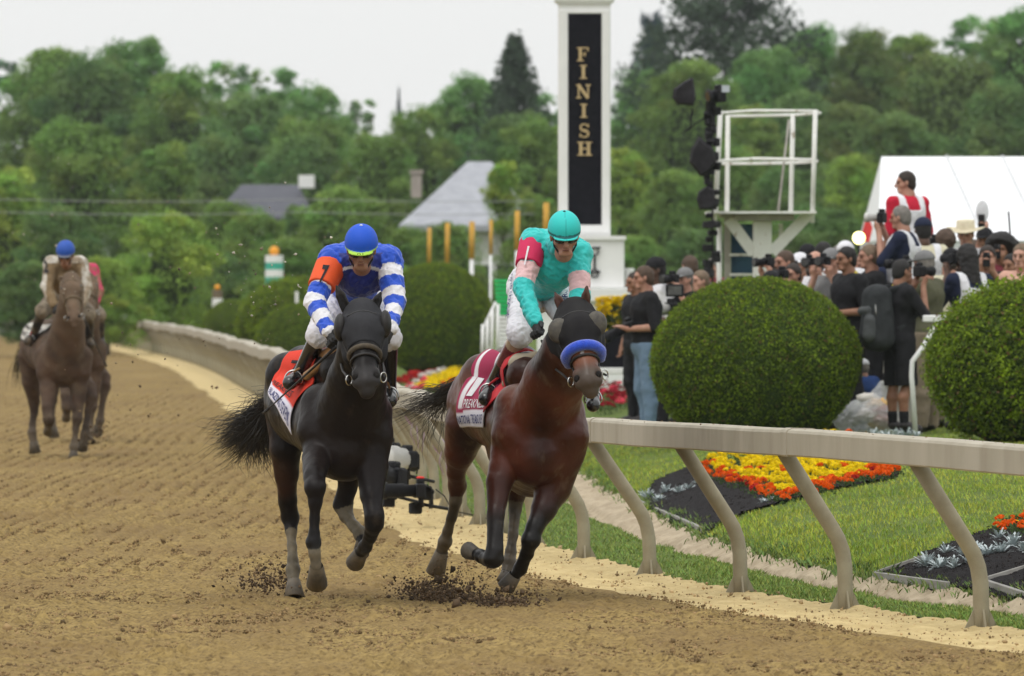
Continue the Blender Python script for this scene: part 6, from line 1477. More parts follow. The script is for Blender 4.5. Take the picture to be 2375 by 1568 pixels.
# ---- markers, poles, pickets
M_yel = mat('yellow_pole', (.62, .34, .04), (.5, .28, .05), scale=9, rough=.7)
for i, (x, y0, y1, y2, w_, d) in enumerate(((996, 528, 620, 640, 9, 190), (1038, 517, 612, 700, 11, 175), (1095, 514, 600, 700, 13, 170), (1139, 510, 590, 760, 8, 165), (1200, 489, 580, 720, 12, 160), (1267, 470, 560, 720, 14, 155))):
    c = W(x, y1, d); t = thing('marker_pole', ['leftmost faint yellow pole above the domed shrub', 'second slim yellow pole from the left above the shrub', 'third yellow topped pole with white foot above the shrub', 'thin dull pole with white foot left of the turquoise jockey', 'yellow pole just left of the crimson armband', 'tallest yellow pole behind the turquoise helmet'][i], 'pole', (c[0], d, gz(c[0], d)), 'yellow topped poles')
    m = MB(); tb(m, ((x, y0, 0), (x-1, y1, 0)), w_, d, 10); m.build('upper_pole', M_yel, t, True)
    m = MB(); tb(m, ((x-1, y1, 0), (x-2, 900, 0)), w_*.75, d, 10); m.build('lower_pole', M_white, t, True)
M_mint = mat('mint_paint', (.05, .42, .30), (.04, .34, .25), rough=.6)
def pylon(x, y0, y1, wpx, d, label, bands, ball_c):
    c = W(x, y1, d); z0 = gz(c[0], d); t = thing('marker_post', label, 'marker', (c[0], d, z0)); rr = wpx/2/FPX*d
    n = len(bands); ys_ = np.linspace(y0, y1, n+1); zs = [W(x, y, d)[2] for y in ys_]; 
    for i in range(n):
        m = MB(); m.tube([(c[0], d, zs[i+1] if i < n-1 else z0), (c[0], d, zs[i]-.001*0)], rr*(1+.0*i), 20); m.build('band', bands[i], t, True).data.set_sharp_from_angle(angle=.6)
    if ball_c: MB().ell((c[0], d, zs[0]+rr*.45), (rr*.55, rr*.55, rr*.55), nu=16, nv=10).build('top_ball', ball_c, t, True)
M_or = mat('orange_ball', (.85, .38, .03), (.8, .32, .02), rough=.6)
pylon(636, 592, 676, 42, 225, 'green and white banded marker post topped by an orange ball', [M_white, M_mint, M_white, M_mint, M_white], M_or)
pylon(504, 672, 712, 24, 226, 'small white marker post with a faded orange top at left', [M_gear, M_white], M_or)
M_grn = mat('green_crate', (.02, .50, .13), (.015, .42, .12), rough=.6)
dS = 128.0; c = W(1166, 700, dS); t = thing('striped_stand', 'slatted stand green above and white below left of the turquoise jockey', 'stand', (c[0], dS, gz(c[0], dS)))
for i in range(17):
    y = 648+i*9.4; m = MB(); B(m, 1146+i*.7, y, 1186, y+7.6, dS+.002*i, .35, .005); m.build('slat', M_grn if i < 9 else M_white, t)
m = MB(); B(m, 1158, 652, 1182, 850, dS+.15, .1); m.build('frame', M_platd, t)
# leaning white pickets
t = thing('picket_barrier', 'short white picket barrier right of the domed shrub', 'barrier', (W(1140, 800, 124)[0], 124, gz(W(1140, 800, 124)[0], 124)))
for x, y in ((1120, 752), (1131, 740), (1142, 716), (1155, 705)): m = MB(); tb(m, ((x, y, 0), (x-2, 840, 0)), 8, 124, 6); m.build('picket', M_white, t, True)
m = MB(); tb(m, ((1116, 770, .1), (1150, 700, .1)), 6, 124, 6); m.build('top_rail', M_white, t, True)
tag(tb(MB(), ((688, 676, 0), (690, 790, 0)), 8, 168, 8).build('white_stake', M_white), 'single white stake beside the low shrub at left', 'stake')
# white gooseneck rail end by the man in shorts
t = thing('barrier_rail', 'white crowd rail on a bent post beside the man in shorts', 'rail', (W(2120, 1000, 85.5)[0], 85.5, gz(W(2120, 1000, 85.5)[0], 85.5)))
m = MB(); tb(m, ((2178, 741, .2), (2144, 800, 0), (2116, 838, 0), (2114, 870, 0), (2124, 1015, 0)), 12, 85.5, 10); m.build('post', M_white, t, True)
m = MB(); B(m, 2140, 731, 2260, 747, 85.6, .14, .01); m.build('top_rail', M_white, t)
# work lamp and red flag
c = W(1992, 552, 118); t = thing('work_lamp', 'glaring round lamp above the crowd left of the tent', 'lamp', (c[0], 118, gz(c[0], 118)))
M_lamp = mat('lamp_glow', (1, .9, .6), rough=.4, emit=(1.0, .88, .34, 4.5)); MB().ell(c, (.085, .05, .085), nu=16, nv=10).build('bulb', M_lamp, t, True)
m = MB(); m.tube([c+np.array([0, .07, -.05]), (c[0], 118.07, gz(c[0], 118))], .02, 8); m.build('stand', M_blk, t)
c = W(2011, 532, 120); m = MB(); V_ = [c+np.array(v) for v in ((-.07, 0, -.16), (.03, 0, -.18), (.08, .02, .02), (.02, .03, .18), (-.03, .02, .10), (-.06, 0, .0))]; V_ += [v+np.array([0, .05, 0]) for v in V_]
m.add(V_, [(0, 1, 2, 3, 4, 5), (11, 10, 9, 8, 7, 6)]+[(i, 6+i, 6+(i+1) % 6, (i+1) % 6) for i in range(6)]); tag(m.build('flag', mat('red_fabric', (.75, .05, .05), rough=.7)), 'red pennant at the edge of the tent beside the lamp', 'flag')

# loose bark chips on the mulch
for b in BEDS:
    lo, hi = b.min(0), b.max(0); n = 9000; X = rng.uniform(lo[0], hi[0], n); Y = rng.uniform(lo[1], hi[1], n); k = in_beds(X, Y); X, Y = X[k], Y[k]; n = len(X)
    S = np.stack([rng.uniform(.006, .02, n), rng.uniform(.004, .009, n), rng.uniform(.003, .006, n)], 1)
    scatter('bark_chips', OCT, OCF, np.stack([X, Y, ground_z(X, Y)+.018], 1), S, np.array([.016, .013, .012])*rng.uniform(.4, 2.4, (n, 1)), M_clod, 'any', jit=.3)
# ================================================================== THE CROWD
M_shoe = mat('dark_shoe', (.02, .018, .018), (.035, .03, .03), rough=.6)
HAIR = {k: mat('hair_'+k, c, tuple(v*.6 for v in c), scale=25, rough=.7, bump=.003, bscale=90) for k, c in dict(black=(.014, .012, .011), dark=(.035, .024, .018), brown=(.09, .055, .035), grey=(.22, .20, .18), sandy=(.20, .14, .09)).items()}
CL = dict(black=(.014, .014, .016), navy=(.016, .022, .05), white=(.74, .74, .77), red=(.50, .015, .04), khaki=(.26, .21, .15), grey=(.20, .20, .20), denim=(.16, .24, .34), cream=(.62, .58, .42), blush=(.62, .36, .28), olive=(.10, .10, .06), maroon=(.16, .03, .04), blue=(.03, .07, .22))
def clm(k): return cloth('cloth_'+k, CL[k], bump=.006, bscale=14)
def person(x, ytop, d, face, label, pose='cam', shirt='black', trousers='black', sk='a', hair='dark', cap=None, vest=None, shorts=False, H=None, res=.013, group=None, face_on=True, lean=0.0, sleeves='short', kneel=False, look=0.0, bust=False):
    X = (x-CX)/FPX*d; g0 = gz(X, d); zt = W(x, ytop, d)[2]
    H = H or min(1.86, max(1.58, zt-g0)); z0 = zt-H; s = H/1.76
    a = math.radians(face); f = np.array([-math.sin(a), -math.cos(a), 0.]); r = nrm(np.cross(f, (0, 0, 1))); u = np.array([0, 0, 1.])
    base = np.array([X, d, z0])
    Q = lambda p: base+s*(r*p[0]+f*p[1]+u*p[2]); Ln = lambda p: (p[0], p[1]+lean*max(0, p[2]-.95), p[2]-abs(lean)*.08*max(0, p[2]-.95))
    q = lambda *p: Q(Ln(p))
    t = thing('person', label, 'person', (X, d, z0), group)
    hc = q(0, .035, 1.645); ha = a+math.radians(look); hf = np.array([-math.sin(ha), -math.cos(ha), -.12 if pose != 'up' else .05])
    hp, L, R_ = head_prims(hc, hf, .115*s)
    sh = {-1: q(-.175, -.01, 1.43), 1: q(.175, -.01, 1.43)}
    if pose == 'cam': el = {k: q(.235*k, .16, 1.20) for k in (-1, 1)}; wr = {k: q(.085*k, .235, 1.50) for k in (-1, 1)}; hd = nrm(f*.35+u*.9)
    elif pose == 'waist': el = {k: q(.25*k, -.04, 1.14) for k in (-1, 1)}; wr = {k: q(.09*k, .22, 1.12) for k in (-1, 1)}; hd = nrm(f+u*.25)
    elif pose == 'phone': el = {k: q(.20*k, .22, 1.30) for k in (-1, 1)}; wr = {k: q(.055*k, .36, 1.52) for k in (-1, 1)}; hd = nrm(f*.3+u)
    elif pose == 'up': el = {-1: q(-.25, .0, 1.14), 1: q(.26, .12, 1.58)}; wr = {-1: q(-.2, .2, 1.15), 1: q(.20, .16, 1.86)}; hd = nrm(u+f*.1)
    else: el = {k: q(.24*k, -.03, 1.13) for k in (-1, 1)}; wr = {k: q(.25*k, .05, .90) for k in (-1, 1)}; hd = nrm(-u+f*.2)
    C = lambda A, B_, ra, rb, k=.02: cone(A, B_, ra*s, rb*s, k=k)
    torso = [C(q(0, 0, .95), q(0, 0, 1.12), .145, .135, .05), C(q(0, 0, 1.12), q(0, .01, 1.32), .135, .150, .05), C(q(-.07, .0, 1.33), q(.07, .0, 1.33), .125, .125, .05), cone(sh[-1], sh[1], .062*s, .062*s, k=.05), C(q(-.06, -.03, .97), q(.06, -.03, .97), .12, .12, .04)]
    ua = [C(sh[k], el[k], .056, .043) for k in (-1, 1)]; fa = [C(el[k], wr[k], .043, .029) for k in (-1, 1)]
    hands = []; hlist = []
    for k in (-1, 1):
        hh = hand_prims(wr[k], hd, -r*k+f*.2, nrm(f*.3-r*k) if pose in ('cam', 'waist', 'phone') else f, s, .55); hands += hh
    legs = []; 
    kn = {k: q(.10*k, .02+.02*k, .50) for k in (-1, 1)}; an = {k: Q((.11*k, -.01, .09)) for k in (-1, 1)}
    th = [C(Q((.09*k, 0, .93)), kn[k], .088, .058, .03) for k in (-1, 1)]; sn = [C(kn[k], Q((.105*k, -.02, .36)), .054, .056) for k in (-1, 1)]+[C(Q((.105*k, -.02, .36)), an[k], .056, .036) for k in (-1, 1)]
    ft = {k: [C(an[k]-u*.01, Q((.12*k, .15, .04)), .042, .038)] for k in (-1, 1)}
    neck = [C(q(0, -.01, 1.42), q(0, .02, 1.55), .062, .055, .03)]
    allp = torso+ua+fa+hands+neck+hp+(th+sn+ft[-1]+ft[1])
    slim = lambda L_, e: [dict(q, ra=max(.014, q['ra']-e), rb=max(.014, q['rb']-e)) if q['t'] == 'c' else q for q in L_]
    link('body', field_mesh('body', slim(torso, .016)+slim(ua if sleeves != 'none' else [], .010)+(ua if sleeves == 'none' else [])+fa+hands+neck+hp+(slim(th+sn, .008) if not shorts else slim(th, .01)+sn)+slim(ft[-1]+ft[1], .004), res, .018), skin(sk), t)
    nz = lambda P: .006*vnoise(P, 15, int(x))+.004*vnoise(P, 30, int(x)+1)
    sp_ = torso+(ua if sleeves != 'none' else [])+(fa if sleeves == 'long' else [])
    lowz = q(0, 0, .93)[2]; nz_ = q(0, 0, 1.475)
    shp = field_mesh('shirt', sp_, max(res, .013), .02, infl=.016, noise=nz, clip=lambda P: lowz-P[..., 2])
    link('shirt', shp, clm(shirt), t)
    if vest:
        vcl = lambda P: np.maximum(np.maximum(lowz+.05-P[..., 2], np.abs((P-base) @ r)-.155*s), np.minimum(.5, .075*s-np.abs((P-base) @ r)+0*P[..., 2]+np.where(P[..., 2] < q(0, 0, 1.36)[2], -1, 0)))
        link('vest', field_mesh('vest', torso, .013, .02, infl=.026, noise=nz, clip=vcl), clm(vest), t)
    if shorts:
        kz = Q((0, 0, .50))[2]; link('shorts', field_mesh('shorts', [torso[0], torso[4]]+[C(Q((.09*k, 0, .93)), Q((.115*k, .02, .42)), .105, .098, .03) for k in (-1, 1)], .013, .02, infl=.012, noise=nz, clip=lambda P: np.maximum(kz-.02-P[..., 2], P[..., 2]-lowz-.1)), clm(trousers), t)
        for k in (-1, 1): link('sock', field_mesh('sock', [C(Q((.108*k, -.015, .2)), an[k], .047, .040)], .012, .01, infl=.004), clm('black'), t)
    else:
        link('trousers', field_mesh('trousers', [torso[0], torso[4]]+th+sn, .014, .02, infl=.018, noise=nz, clip=lambda P: P[..., 2]-lowz-.06), clm(trousers), t)
    for k in (-1, 1): link('shoe', field_mesh('shoe', ft[k], .012, .01, infl=.008), M_shoe, t)
    # hair or headgear
    fz = lambda P: (P-L(0, .045, .035)) @ nrm(R_[1]*.9-R_[2]*.55)
    if hair in ('afro', 'long', 'bun'):
        hpz = [elli(L(0, -.02, .03), np.array([.10, .115, .115])*s, R_)] if hair != 'afro' else [elli(L(0, -.02, .045), np.array([.16, .15, .135])*s, R_)]
        if hair == 'long': hpz += [cone(L(0, -.06, 0), L(0, -.09, -.24), .085*s, .07*s), cone(L(-.06, -.04, -.02), L(-.07, -.06, -.2), .04*s, .03*s), cone(L(.06, -.04, -.02), L(.07, -.06, -.2), .04*s, .03*s)]
        link('hair', field_mesh('hair', hpz, .012, .03, noise=lambda P: .012*vnoise(P, 30, 3), clip=lambda P: fz(P)-.012), HAIR['black' if hair != 'bun' else 'brown'], t)
    elif hair != 'bald':
        link('hair', field_mesh('hair', [elli(L(0, -.016, .026), np.array([.084, .100, .098])*s, R_), elli(L(0, -.05, -.03), np.array([.07, .06, .07])*s, R_)], .011, .02, noise=lambda P: .004*vnoise(P, 50, 4), clip=fz), HAIR[hair], t)
    if cap:
        cm = clm(cap) if cap in CL else M_strawh
        if cap == 'straw':
            m = MB(); n = 28; V_ = []; 
            for (rr, z) in ((.075, .150), (.092, .145), (.098, .07), (.105, .055), (.17, .048), (.195, .060), (.195, .054), (.10, .045)):
                for i in range(n): q_ = 2*PI*i/n; V_.append(L(math.cos(q_)*rr, math.sin(q_)*rr*1.08, z+(.018*math.cos(2*q_) if rr > .15 else 0)))
            m.add(V_, [(j*n+i, j*n+(i+1) % n, (j+1)*n+(i+1) % n, (j+1)*n+i) for j in range(7) for i in range(n)]+[tuple(range(n))[::-1]]); m.build('straw_hat', M_strawh, t, True)
        else:
            link('cap', field_mesh('cap', [elli(L(0, -.012, .040), np.array([.092, .112, .098])*s, R_), elli(L(0, .10, .045), np.array([.066, .075, .010])*s, R_, k=.01)], .010, .01, clip=lambda P: -((P-L(0, 0, .034)) @ R_[2])), cm, t)
    if face_on: add_face(t, L, s, hairm=HAIR['dark'])
    return t, q, L, dict(f=f, r=r, hd=hd, wr=wr, el=el, s=s, hc=hc)
M_strawh = mat('straw', (.66, .60, .44), (.54, .47, .33), scale=30, rough=.9)
def give_cam(info, q, label, d_=None, white=False, lens=.16, s=1.0, low=False):
    f = info['f']; c = info['hc']+f*.20+np.array([0, 0, .0]) if not low else (info['wr'][-1]+info['wr'][1])/2+f*.09+np.array([0, 0, .02])
    return camera(label, c, f if not low else nrm(f+np.array([0, 0, -.1])), s, lens, .042, white, False, group='cameras held in the crowd')
GP = 'photographers and onlookers in the infield crowd'
P1 = person(2104, 398, 92, 150, 'man in crimson shirt and white bib standing highest above the crowd', 'down', 'red', 'black', 'a', 'dark', vest='white', group=GP, H=1.80, look=-65)
i2 = person(2096, 478, 89, 110, 'grey-haired photographer in navy with a white lens below the man in crimson', 'cam', 'navy', 'black', 'a', 'grey', vest='white', group=GP, H=1.80)
give_cam(i2[3], i2[1], 'camera with a white lens held by the grey-haired photographer', white=True, lens=.15)
i3 = person(2143, 508, 90, 165, 'person in dark cap and pale bib seen from behind under the crimson man', 'down', 'cream', 'khaki', 'c', 'black', cap='navy', vest='white', group=GP)
i4 = person(2196, 536, 91, 150, 'brown-haired photographer left of the straw hat', 'cam', 'black', 'black', 'a', 'bun', group=GP); give_cam(i4[3], i4[1], 'camera raised by the brown-haired photographer', lens=.2)
i5 = person(2241, 518, 93, 12, 'man in a pale straw hat facing the track', 'down', 'white', 'khaki', 'a', 'brown', cap='straw', group=GP)
i6 = person(2286, 532, 95, 20, 'man in black cap right of the straw hat', 'down', 'black', 'black', 'b', 'black', cap='black', group=GP)
i7 = person(2262, 556, 97, 160, 'person behind the straw hat waving a white visor overhead', 'up', 'navy', 'navy', 'p', 'brown', group=GP, sleeves='long', H=1.72)
wv = i7[3]['wr'][1]+np.array([0, 0, .12]); m = MB(); m.ell(wv+np.array([-.04, 0, .10]), (.075, .02, .13), nu=14, nv=8); tag(m.build('paper_visor', clm('white')), 'white visor waved above the straw hat', 'visor')
i8 = person(2322, 560, 96, 15, 'person at right holding a phone high against the tent', 'up', 'white', 'black', 'a', 'dark', group=GP, H=1.7)
def phone(c, label, f=(0, -1, 0)):
    R_ = frame(f).T; t = thing('phone', label, 'phone', c, 'phones held up in the crowd'); m = MB(); m.box(c, (.075, .010, .15), R_, .004); m.build('case', M_blk, t); m = MB(); m.ell(np.array(c)+R_ @ np.array([-.02, .008, .05]), (.012, .004, .02), nu=8, nv=5); m.build('lens_bump', M_eye, t); return t
phone(i8[3]['wr'][1]+np.array([0, -.03, .13]), 'phone held highest in front of the white tent')
m = MB(); m.tube([W(2343, 545, 93), W(2339, 490, 93)], .010, 6); tag(m.build('antenna', M_blk), 'thin black antenna sticking up at the right of the tent', 'antenna')
i9 = person(2322, 552, 91, 10, 'person with big black hair filming with a phone at right', 'phone', 'maroon', 'black', 'b', 'afro', group=GP); phone((i9[3]['wr'][1]+i9[3]['wr'][-1])/2+np.array([0, -.05, .11]), 'phone in front of the big-haired person')
i9b = person(2290, 570, 90, 5, 'person in glasses holding a phone left of the big-haired one', 'phone', 'black', 'black', 'a', 'dark', group=GP); phone((i9b[3]['wr'][1]+i9b[3]['wr'][-1])/2+np.array([0, -.05, .11]), 'phone left of the big-haired person')
i10 = person(2372, 566, 86.5, 25, 'bare-shouldered woman in a blush dress at the right edge', 'down', 'blush', 'blush', 'p', 'sandy', group=GP, sleeves='none', res=.011)
i11 = person(2246, 572, 87.5, 150, 'black-haired person in navy shirt and white bib seen from behind', 'cam', 'navy', 'black', 'c', 'long', vest='white', group=GP, res=.011); give_cam(i11[3], i11[1], 'camera raised by the long-haired person in a bib', lens=.2)
i12 = person(2086, 603, 85.8, -120, 'man in black shirt and shorts with a grey backpack behind the rail', 'cam', 'black', 'black', 'b', 'black', cap=None, group=GP, shorts=True, res=.010, H=1.72, face_on=True); give_cam(i12[3], i12[1], 'camera held up by the man in shorts', lens=.14)
# his backpack
q = i12[1]; rr = i12[3]['r']; ff = i12[3]['f']
bpk = thing('backpack', 'bulky charcoal backpack worn by the man in shorts', 'backpack', q(0, -.25, 1.2)); M_bp = cloth('backpack_nylon', (.035, .038, .040), (.02, .022, .024))
M_bpl = cloth('backpack_pocket', (.075, .08, .082), (.05, .053, .055))
link('pocket', field_mesh('pocket', [cone(q(.07, -.40, 1.0), q(.07, -.39, 1.14), .075, .07), cone(q(-.08, -.40, 1.24), q(.05, -.40, 1.25), .045, .045)], .012, .03, noise=lambda P: .005*vnoise(P, 20, 8)), M_bpl, bpk)
m = MB(); m.tube([q(-.14, -.36, 1.02), q(-.13, -.37, 1.3), q(-.05, -.36, 1.46), q(.05, -.36, 1.46), q(.13, -.37, 1.3), q(.14, -.36, 1.02)], .006, 5); m.build('zipper', M_metal, bpk, True)
link('bag', field_mesh('bag', [cone(q(-.05, -.26, .98), q(-.04, -.27, 1.38), .15, .13), cone(q(.05, -.26, .98), q(.04, -.27, 1.38), .15, .13), cone(q(0, -.38, 1.0), q(0, -.36, 1.18), .09, .08)], .012, .03, noise=lambda P: .006*vnoise(P, 12, 2)), M_bp, bpk)
m = MB(); 
for k in (-1, 1): m.tube([q(.09*k, -.16, 1.45), q(.11*k, .0, 1.51), q(.12*k, .13, 1.40), q(.13*k, .12, 1.20), q(.15*k, -.10, 1.05)], .018, 6, flat=1.6)
m.build('straps', M_bp, bpk, True)
m = MB(); m.tube([q(-.06, -.05, 1.50), q(.0, .09, 1.44), q(.06, -.05, 1.50)], .014, 6); m.build('lanyard', mat('yellow_lanyard', (.75, .62, .06)), i12[0], True)
i13 = person(2150, 585, 87.0, 120, 'photographer in khaki trousers behind the man in shorts with raised arms', 'cam', 'olive', 'khaki', 'a', 'grey', cap='grey', group=GP); give_cam(i13[3], i13[1], 'dark camera of the photographer in khaki', lens=.2)
i14 = person(2022, 568, 89, 75, 'tan-haired man in black looking left over the shrub', 'waist', 'black', 'black', 'a', 'sandy', group=GP, look=0); give_cam(i14[3], i14[1], 'camera with pale lens held low by the tan-haired man', white=True, low=True)
i15 = person(1969, 573, 88, 60, 'dark-haired man with a yellow lanyard looking down at left', 'waist', 'black', 'black', 'b', 'black', group=GP); give_cam(i15[3], i15[1], 'camera held by the man with the yellow lanyard', low=True)
m = MB(); q = i15[1]; m.tube([q(-.07, -.05, 1.52), q(.0, .12, 1.36), q(.07, -.05, 1.52)], .016, 6); m.build('lanyard', mat('yellow_lanyard', (.75, .62, .06)), i15[0], True)
i15b = person(1962, 563, 93, 170, 'person in a white cap behind the man with the lanyard', 'down', 'white', 'khaki', 'a', 'brown', cap='white', group=GP)
i16 = person(1930, 580, 90, 25, 'grey-capped photographer with camera at his eye left of the lanyard man', 'cam', 'grey', 'black', 'p', 'grey', cap='grey', group=GP); give_cam(i16[3], i16[1], 'black camera hiding the face of the grey-capped photographer', lens=.12)
i17 = person(1893, 583, 91, 20, 'balding pink-faced photographer above the top of the big shrub', 'cam', 'white', 'black', 'p', 'bald', group=GP); give_cam(i17[3], i17[1], 'camera of the balding photographer above the shrub', lens=.12)
i18 = person(1912, 562, 96, 150, 'dark-haired person standing behind the two photographers over the shrub', 'down', 'black', 'black', 'b', 'black', group=GP)
i19 = person(1826, 582, 92, 60, 'reddish-haired photographer just right of the platform leg', 'cam', 'maroon', 'black', 'a', 'brown', group=GP, look=0); give_cam(i19[3], i19[1], 'camera of the reddish-haired photographer by the platform leg', lens=.15)
i20 = person(1858, 590, 94, 30, 'photographer in white cap between platform and balding man', 'cam', 'grey', 'black', 'p', 'grey', cap='white', group=GP); give_cam(i20[3], i20[1], 'camera of the white-capped photographer near the platform', lens=.15)
i21 = person(1790, 632, 88, 160, 'person in a black cap whose head just clears the big shrub', 'down', 'black', 'black', 'b', 'black', cap='black', group=GP)
i22 = person(2052, 560, 94, 100, 'dark-haired person between the tan-haired man and the navy photographer', 'down', 'navy', 'black', 'b', 'dark', group=GP)
i23 = person(2180, 596, 94, 200, 'person in navy bib partly hidden behind the pale bib', 'down', 'navy', 'black', 'b', 'black', group=GP)
i24 = person(2350, 590, 90, 40, 'brown-skinned onlooker with yellow lanyard beside the woman in blush', 'down', 'olive', 'black', 'b', 'black', group=GP)
i25 = person(2205, 580, 89, 190, 'onlooker with cap in cream between straw hat and long-haired person', 'cam', 'cream', 'khaki', 'a', 'dark', cap='black', group=GP)
for (x_, yt_, d_, fc_, lb_, po_, sh_, sk_, ha_, ca_) in (
  (1945, 570, 97, 200, 'onlooker with grey hair glimpsed between lanyard man and balding man', 'down', 'grey', 'a', 'grey', None),
  (1876, 570, 99, 30, 'onlooker in black cap at the back behind the balding photographer', 'down', 'black', 'b', 'black', 'black'),
  (1806, 596, 96, 200, 'onlooker in navy right beside the platform column', 'down', 'navy', 'b', 'dark', None),
  (1842, 612, 89, 35, 'crouched photographer directly above the crest of the big shrub', 'cam', 'black', 'a', 'dark', None),
  (2000, 592, 95, 30, 'onlooker in khaki between the lanyard man and the tan-haired man', 'down', 'khaki', 'a', 'brown', None),
  (2068, 590, 96, 20, 'onlooker in white right of the tan-haired man', 'down', 'white', 'a', 'dark', None),
  (2122, 560, 97, 25, 'black-haired onlooker between the navy photographer and the pale bib', 'down', 'black', 'c', 'black', None),
  (2215, 588, 98, 20, 'onlooker in maroon below the brim of the straw hat', 'down', 'maroon', 'a', 'dark', None),
  (2303, 548, 98, 30, 'onlooker with dark hair between black cap and raised phone', 'down', 'black', 'b', 'black', None),
  (2348, 556, 97, 25, 'onlooker in black behind the brown-skinned one at the right', 'down', 'black', 'a', 'dark', 'black'),
  (1630, 628, 94, 60, 'onlooker in olive between red-necked man and platform leg', 'down', 'olive', 'p', 'sandy', None)):
    ii = person(x_, yt_, d_, fc_, lb_, po_, sh_, 'black', sk_, ha_, cap=ca_, group=GP, res=.015)
    if po_ == 'cam': give_cam(ii[3], ii[1], 'camera of the '+lb_.split(' ', 1)[1] if False else 'dark camera of the '+' '.join(lb_.split()[:8]), lens=.16)
# people left of the big shrub
i30 = person(1500, 618, 89, 80, 'man in black shirt and faded jeans holding a long lens left of the shrub', 'waist', 'black', 'denim', 'a', 'brown', group=GP, res=.011, H=1.78, look=0)
c = (i30[3]['wr'][-1]+i30[3]['wr'][1])/2; camera('camera with long dark lens at the waist of the man in jeans', c+np.array([.05, -.05, .03]), (-.9, -.3, -.4), 1.1, .26, .048, group='cameras held in the crowd')
i31 = person(1527, 600, 91, 70, 'man in black cap and white shirt beside a camera monitor', 'waist', 'white', 'black', 'c', 'black', cap='black', group=GP, res=.011, H=1.84)
m = MB(); c = W(1565, 674, 89.5); m.box(c, (.19, .05, .13), None, .01); t_ = thing('monitor', 'black framed monitor facing the camera before the white shirt', 'monitor', c); m.build('case', M_blk, t_); m = MB(); m.box(c+np.array([0, -.028, 0]), (.14, .008, .09)); m.build('screen', mat('dull_screen', (.12, .12, .11), (.06, .06, .055), scale=14, rough=.4), t_)
m = MB(); m.tube([c+np.array([0, .02, -.07]), c+np.array([.02, .02, -.22])], .014, 6); m.build('bracket', M_blk, t_); camera('shoulder camera with white parts below the monitor', W(1556, 716, 89.4), (-.8, -.6, 0), 1.2, .14, .05, white=True)
i32 = person(1603, 594, 97, 150, 'red-necked man with brown hair behind the left side of the shrub', 'down', 'olive', 'black', 'p', 'brown', group=GP)
i33 = person(1592, 624, 91, 40, 'man in grey cap lower in front of the red-necked man', 'cam', 'black', 'black', 'p', 'grey', cap='grey', group=GP, H=1.66); give_cam(i33[3], i33[1], 'camera of the man in the lower grey cap', lens=.15)
i34 = person(1477, 632, 97, 60, 'onlooker half hidden behind the man in jeans', 'down', 'black', 'black', 'b', 'dark', group=GP)
i35 = person(1654, 600, 112, 30, 'distant onlooker beside the front leg of the platform', 'down', 'maroon', 'black', 'p', 'grey', group=GP, H=1.7)
i36 = person(2004, 835, 88.5, 150, 'crouching figure in blue behind the shrub beside the plastic bag', 'down', 'blue', 'blue', 'a', 'grey', cap='white', group=GP, H=1.2, res=.014)
# steps that the two highest men stand on
for (ii, lb) in ((P1, 'step box under the man in crimson'), (i2, 'step box under the grey-haired photographer')):
    b_ = ii[0].location; g0 = gz(b_[0], b_[1]); m = MB(); m.box((b_[0], b_[1], (g0+b_[2])/2), (.5, .5, max(.1, b_[2]-g0-.005)), None, .01); tag(m.build('step_box', M_platd), lb+' hidden by the crowd', 'box')
for ii in (i3, i4, i5, i6, i7, i8, i9, i9b, i15b, i18, i22, i32): pass

# ---- clear plastic bag
M_plas = mat('clear_plastic', (.72, .74, .75), (.6, .62, .63), scale=5, rough=.25, spec=.6, alpha=.45, bump=.03, bscale=10)
c = G(2000, 1000); c[1] = 87; zb = gz(c[0], 87); bt = thing('plastic_bag', 'clear plastic bag full of rubbish behind the man in shorts', 'bag', (W(2010, 0, 87)[0], 87, zb))
bc = np.array([W(2020, 0, 87)[0], 87.2, zb]); pr = [elli(bc+[0, 0, .18], (.28, .25, .19)), cone(bc+[-.2, 0, .1], bc+[-.40, -.05, .16], .12, .03), cone(bc+[.05, 0, .25], bc+[.12, .02, .50], .16, .04), cone(bc+[.15, 0, .1], bc+[.42, 0, .05], .14, .05)]
link('bag_film', field_mesh('bag_film', pr, .014, .06, noise=lambda P: .018*vnoise(P, 14, 6)+.008*vnoise(P, 40, 7)), M_plas, bt)
rn = np.random.default_rng(5)
for i, cc in enumerate(((.75, .48, .15), (.55, .25, .22), (.66, .6, .55), (.5, .15, .12), (.78, .5, .2), (.7, .66, .6))):
    m = MB(); m.ell(bc+np.array([rn.uniform(-.16, .16), -.06+rn.uniform(-.04, .04), .10+.05*i]), (.12, .08, .07), nu=9, nv=6, jit=.25, rs=rn); m.build('rubbish', mat(f'rubbish_{i}', cc, rough=.7), bt, True)
for k_, x_ in enumerate((2058, 2086)): pass

# ---- remote cameras by the foot of the rail
def gcam(label, x, y, d, s, lens, lr, f, white=False, red=True):
    c = W(x, y, d); t = camera(label, c, f, s, lens, lr, white, False, group='remote cameras set at the foot of the rail')
    z0 = gz(c[0], d); m = MB(); m.tube([c+np.array([0, 0, -.04*s]), c+np.array([.01, .02, -.12*s])], .022, 8); m.tube([c+np.array([.01, .02, -.1*s]), c+np.array([.22, .25, -.14*s])], .014, 8); m.box(c+np.array([-.04, .03, -.13*s]), (.10, .08, .09), frame((.2, 1, .1)), .01)
    m.box(c+np.array([.05, .03, -.02]), (.07*s, .06*s, .10*s), frame((.4, 1, .2)), .01); m.tube([c+np.array([.05, 0, .05]), c+np.array([.10, .02, .0]), c+np.array([.08, .03, -.12])], .006, 5)
    m.build('bracket', M_blk, t, True)
    if red: m = MB(); m.ell(c+np.array([.0, .0, .095*s]), (.035, .03, .012), nu=10, nv=5); m.build('red_tape', mat('red_tape', (.75, .04, .03)), t, True)
    return t
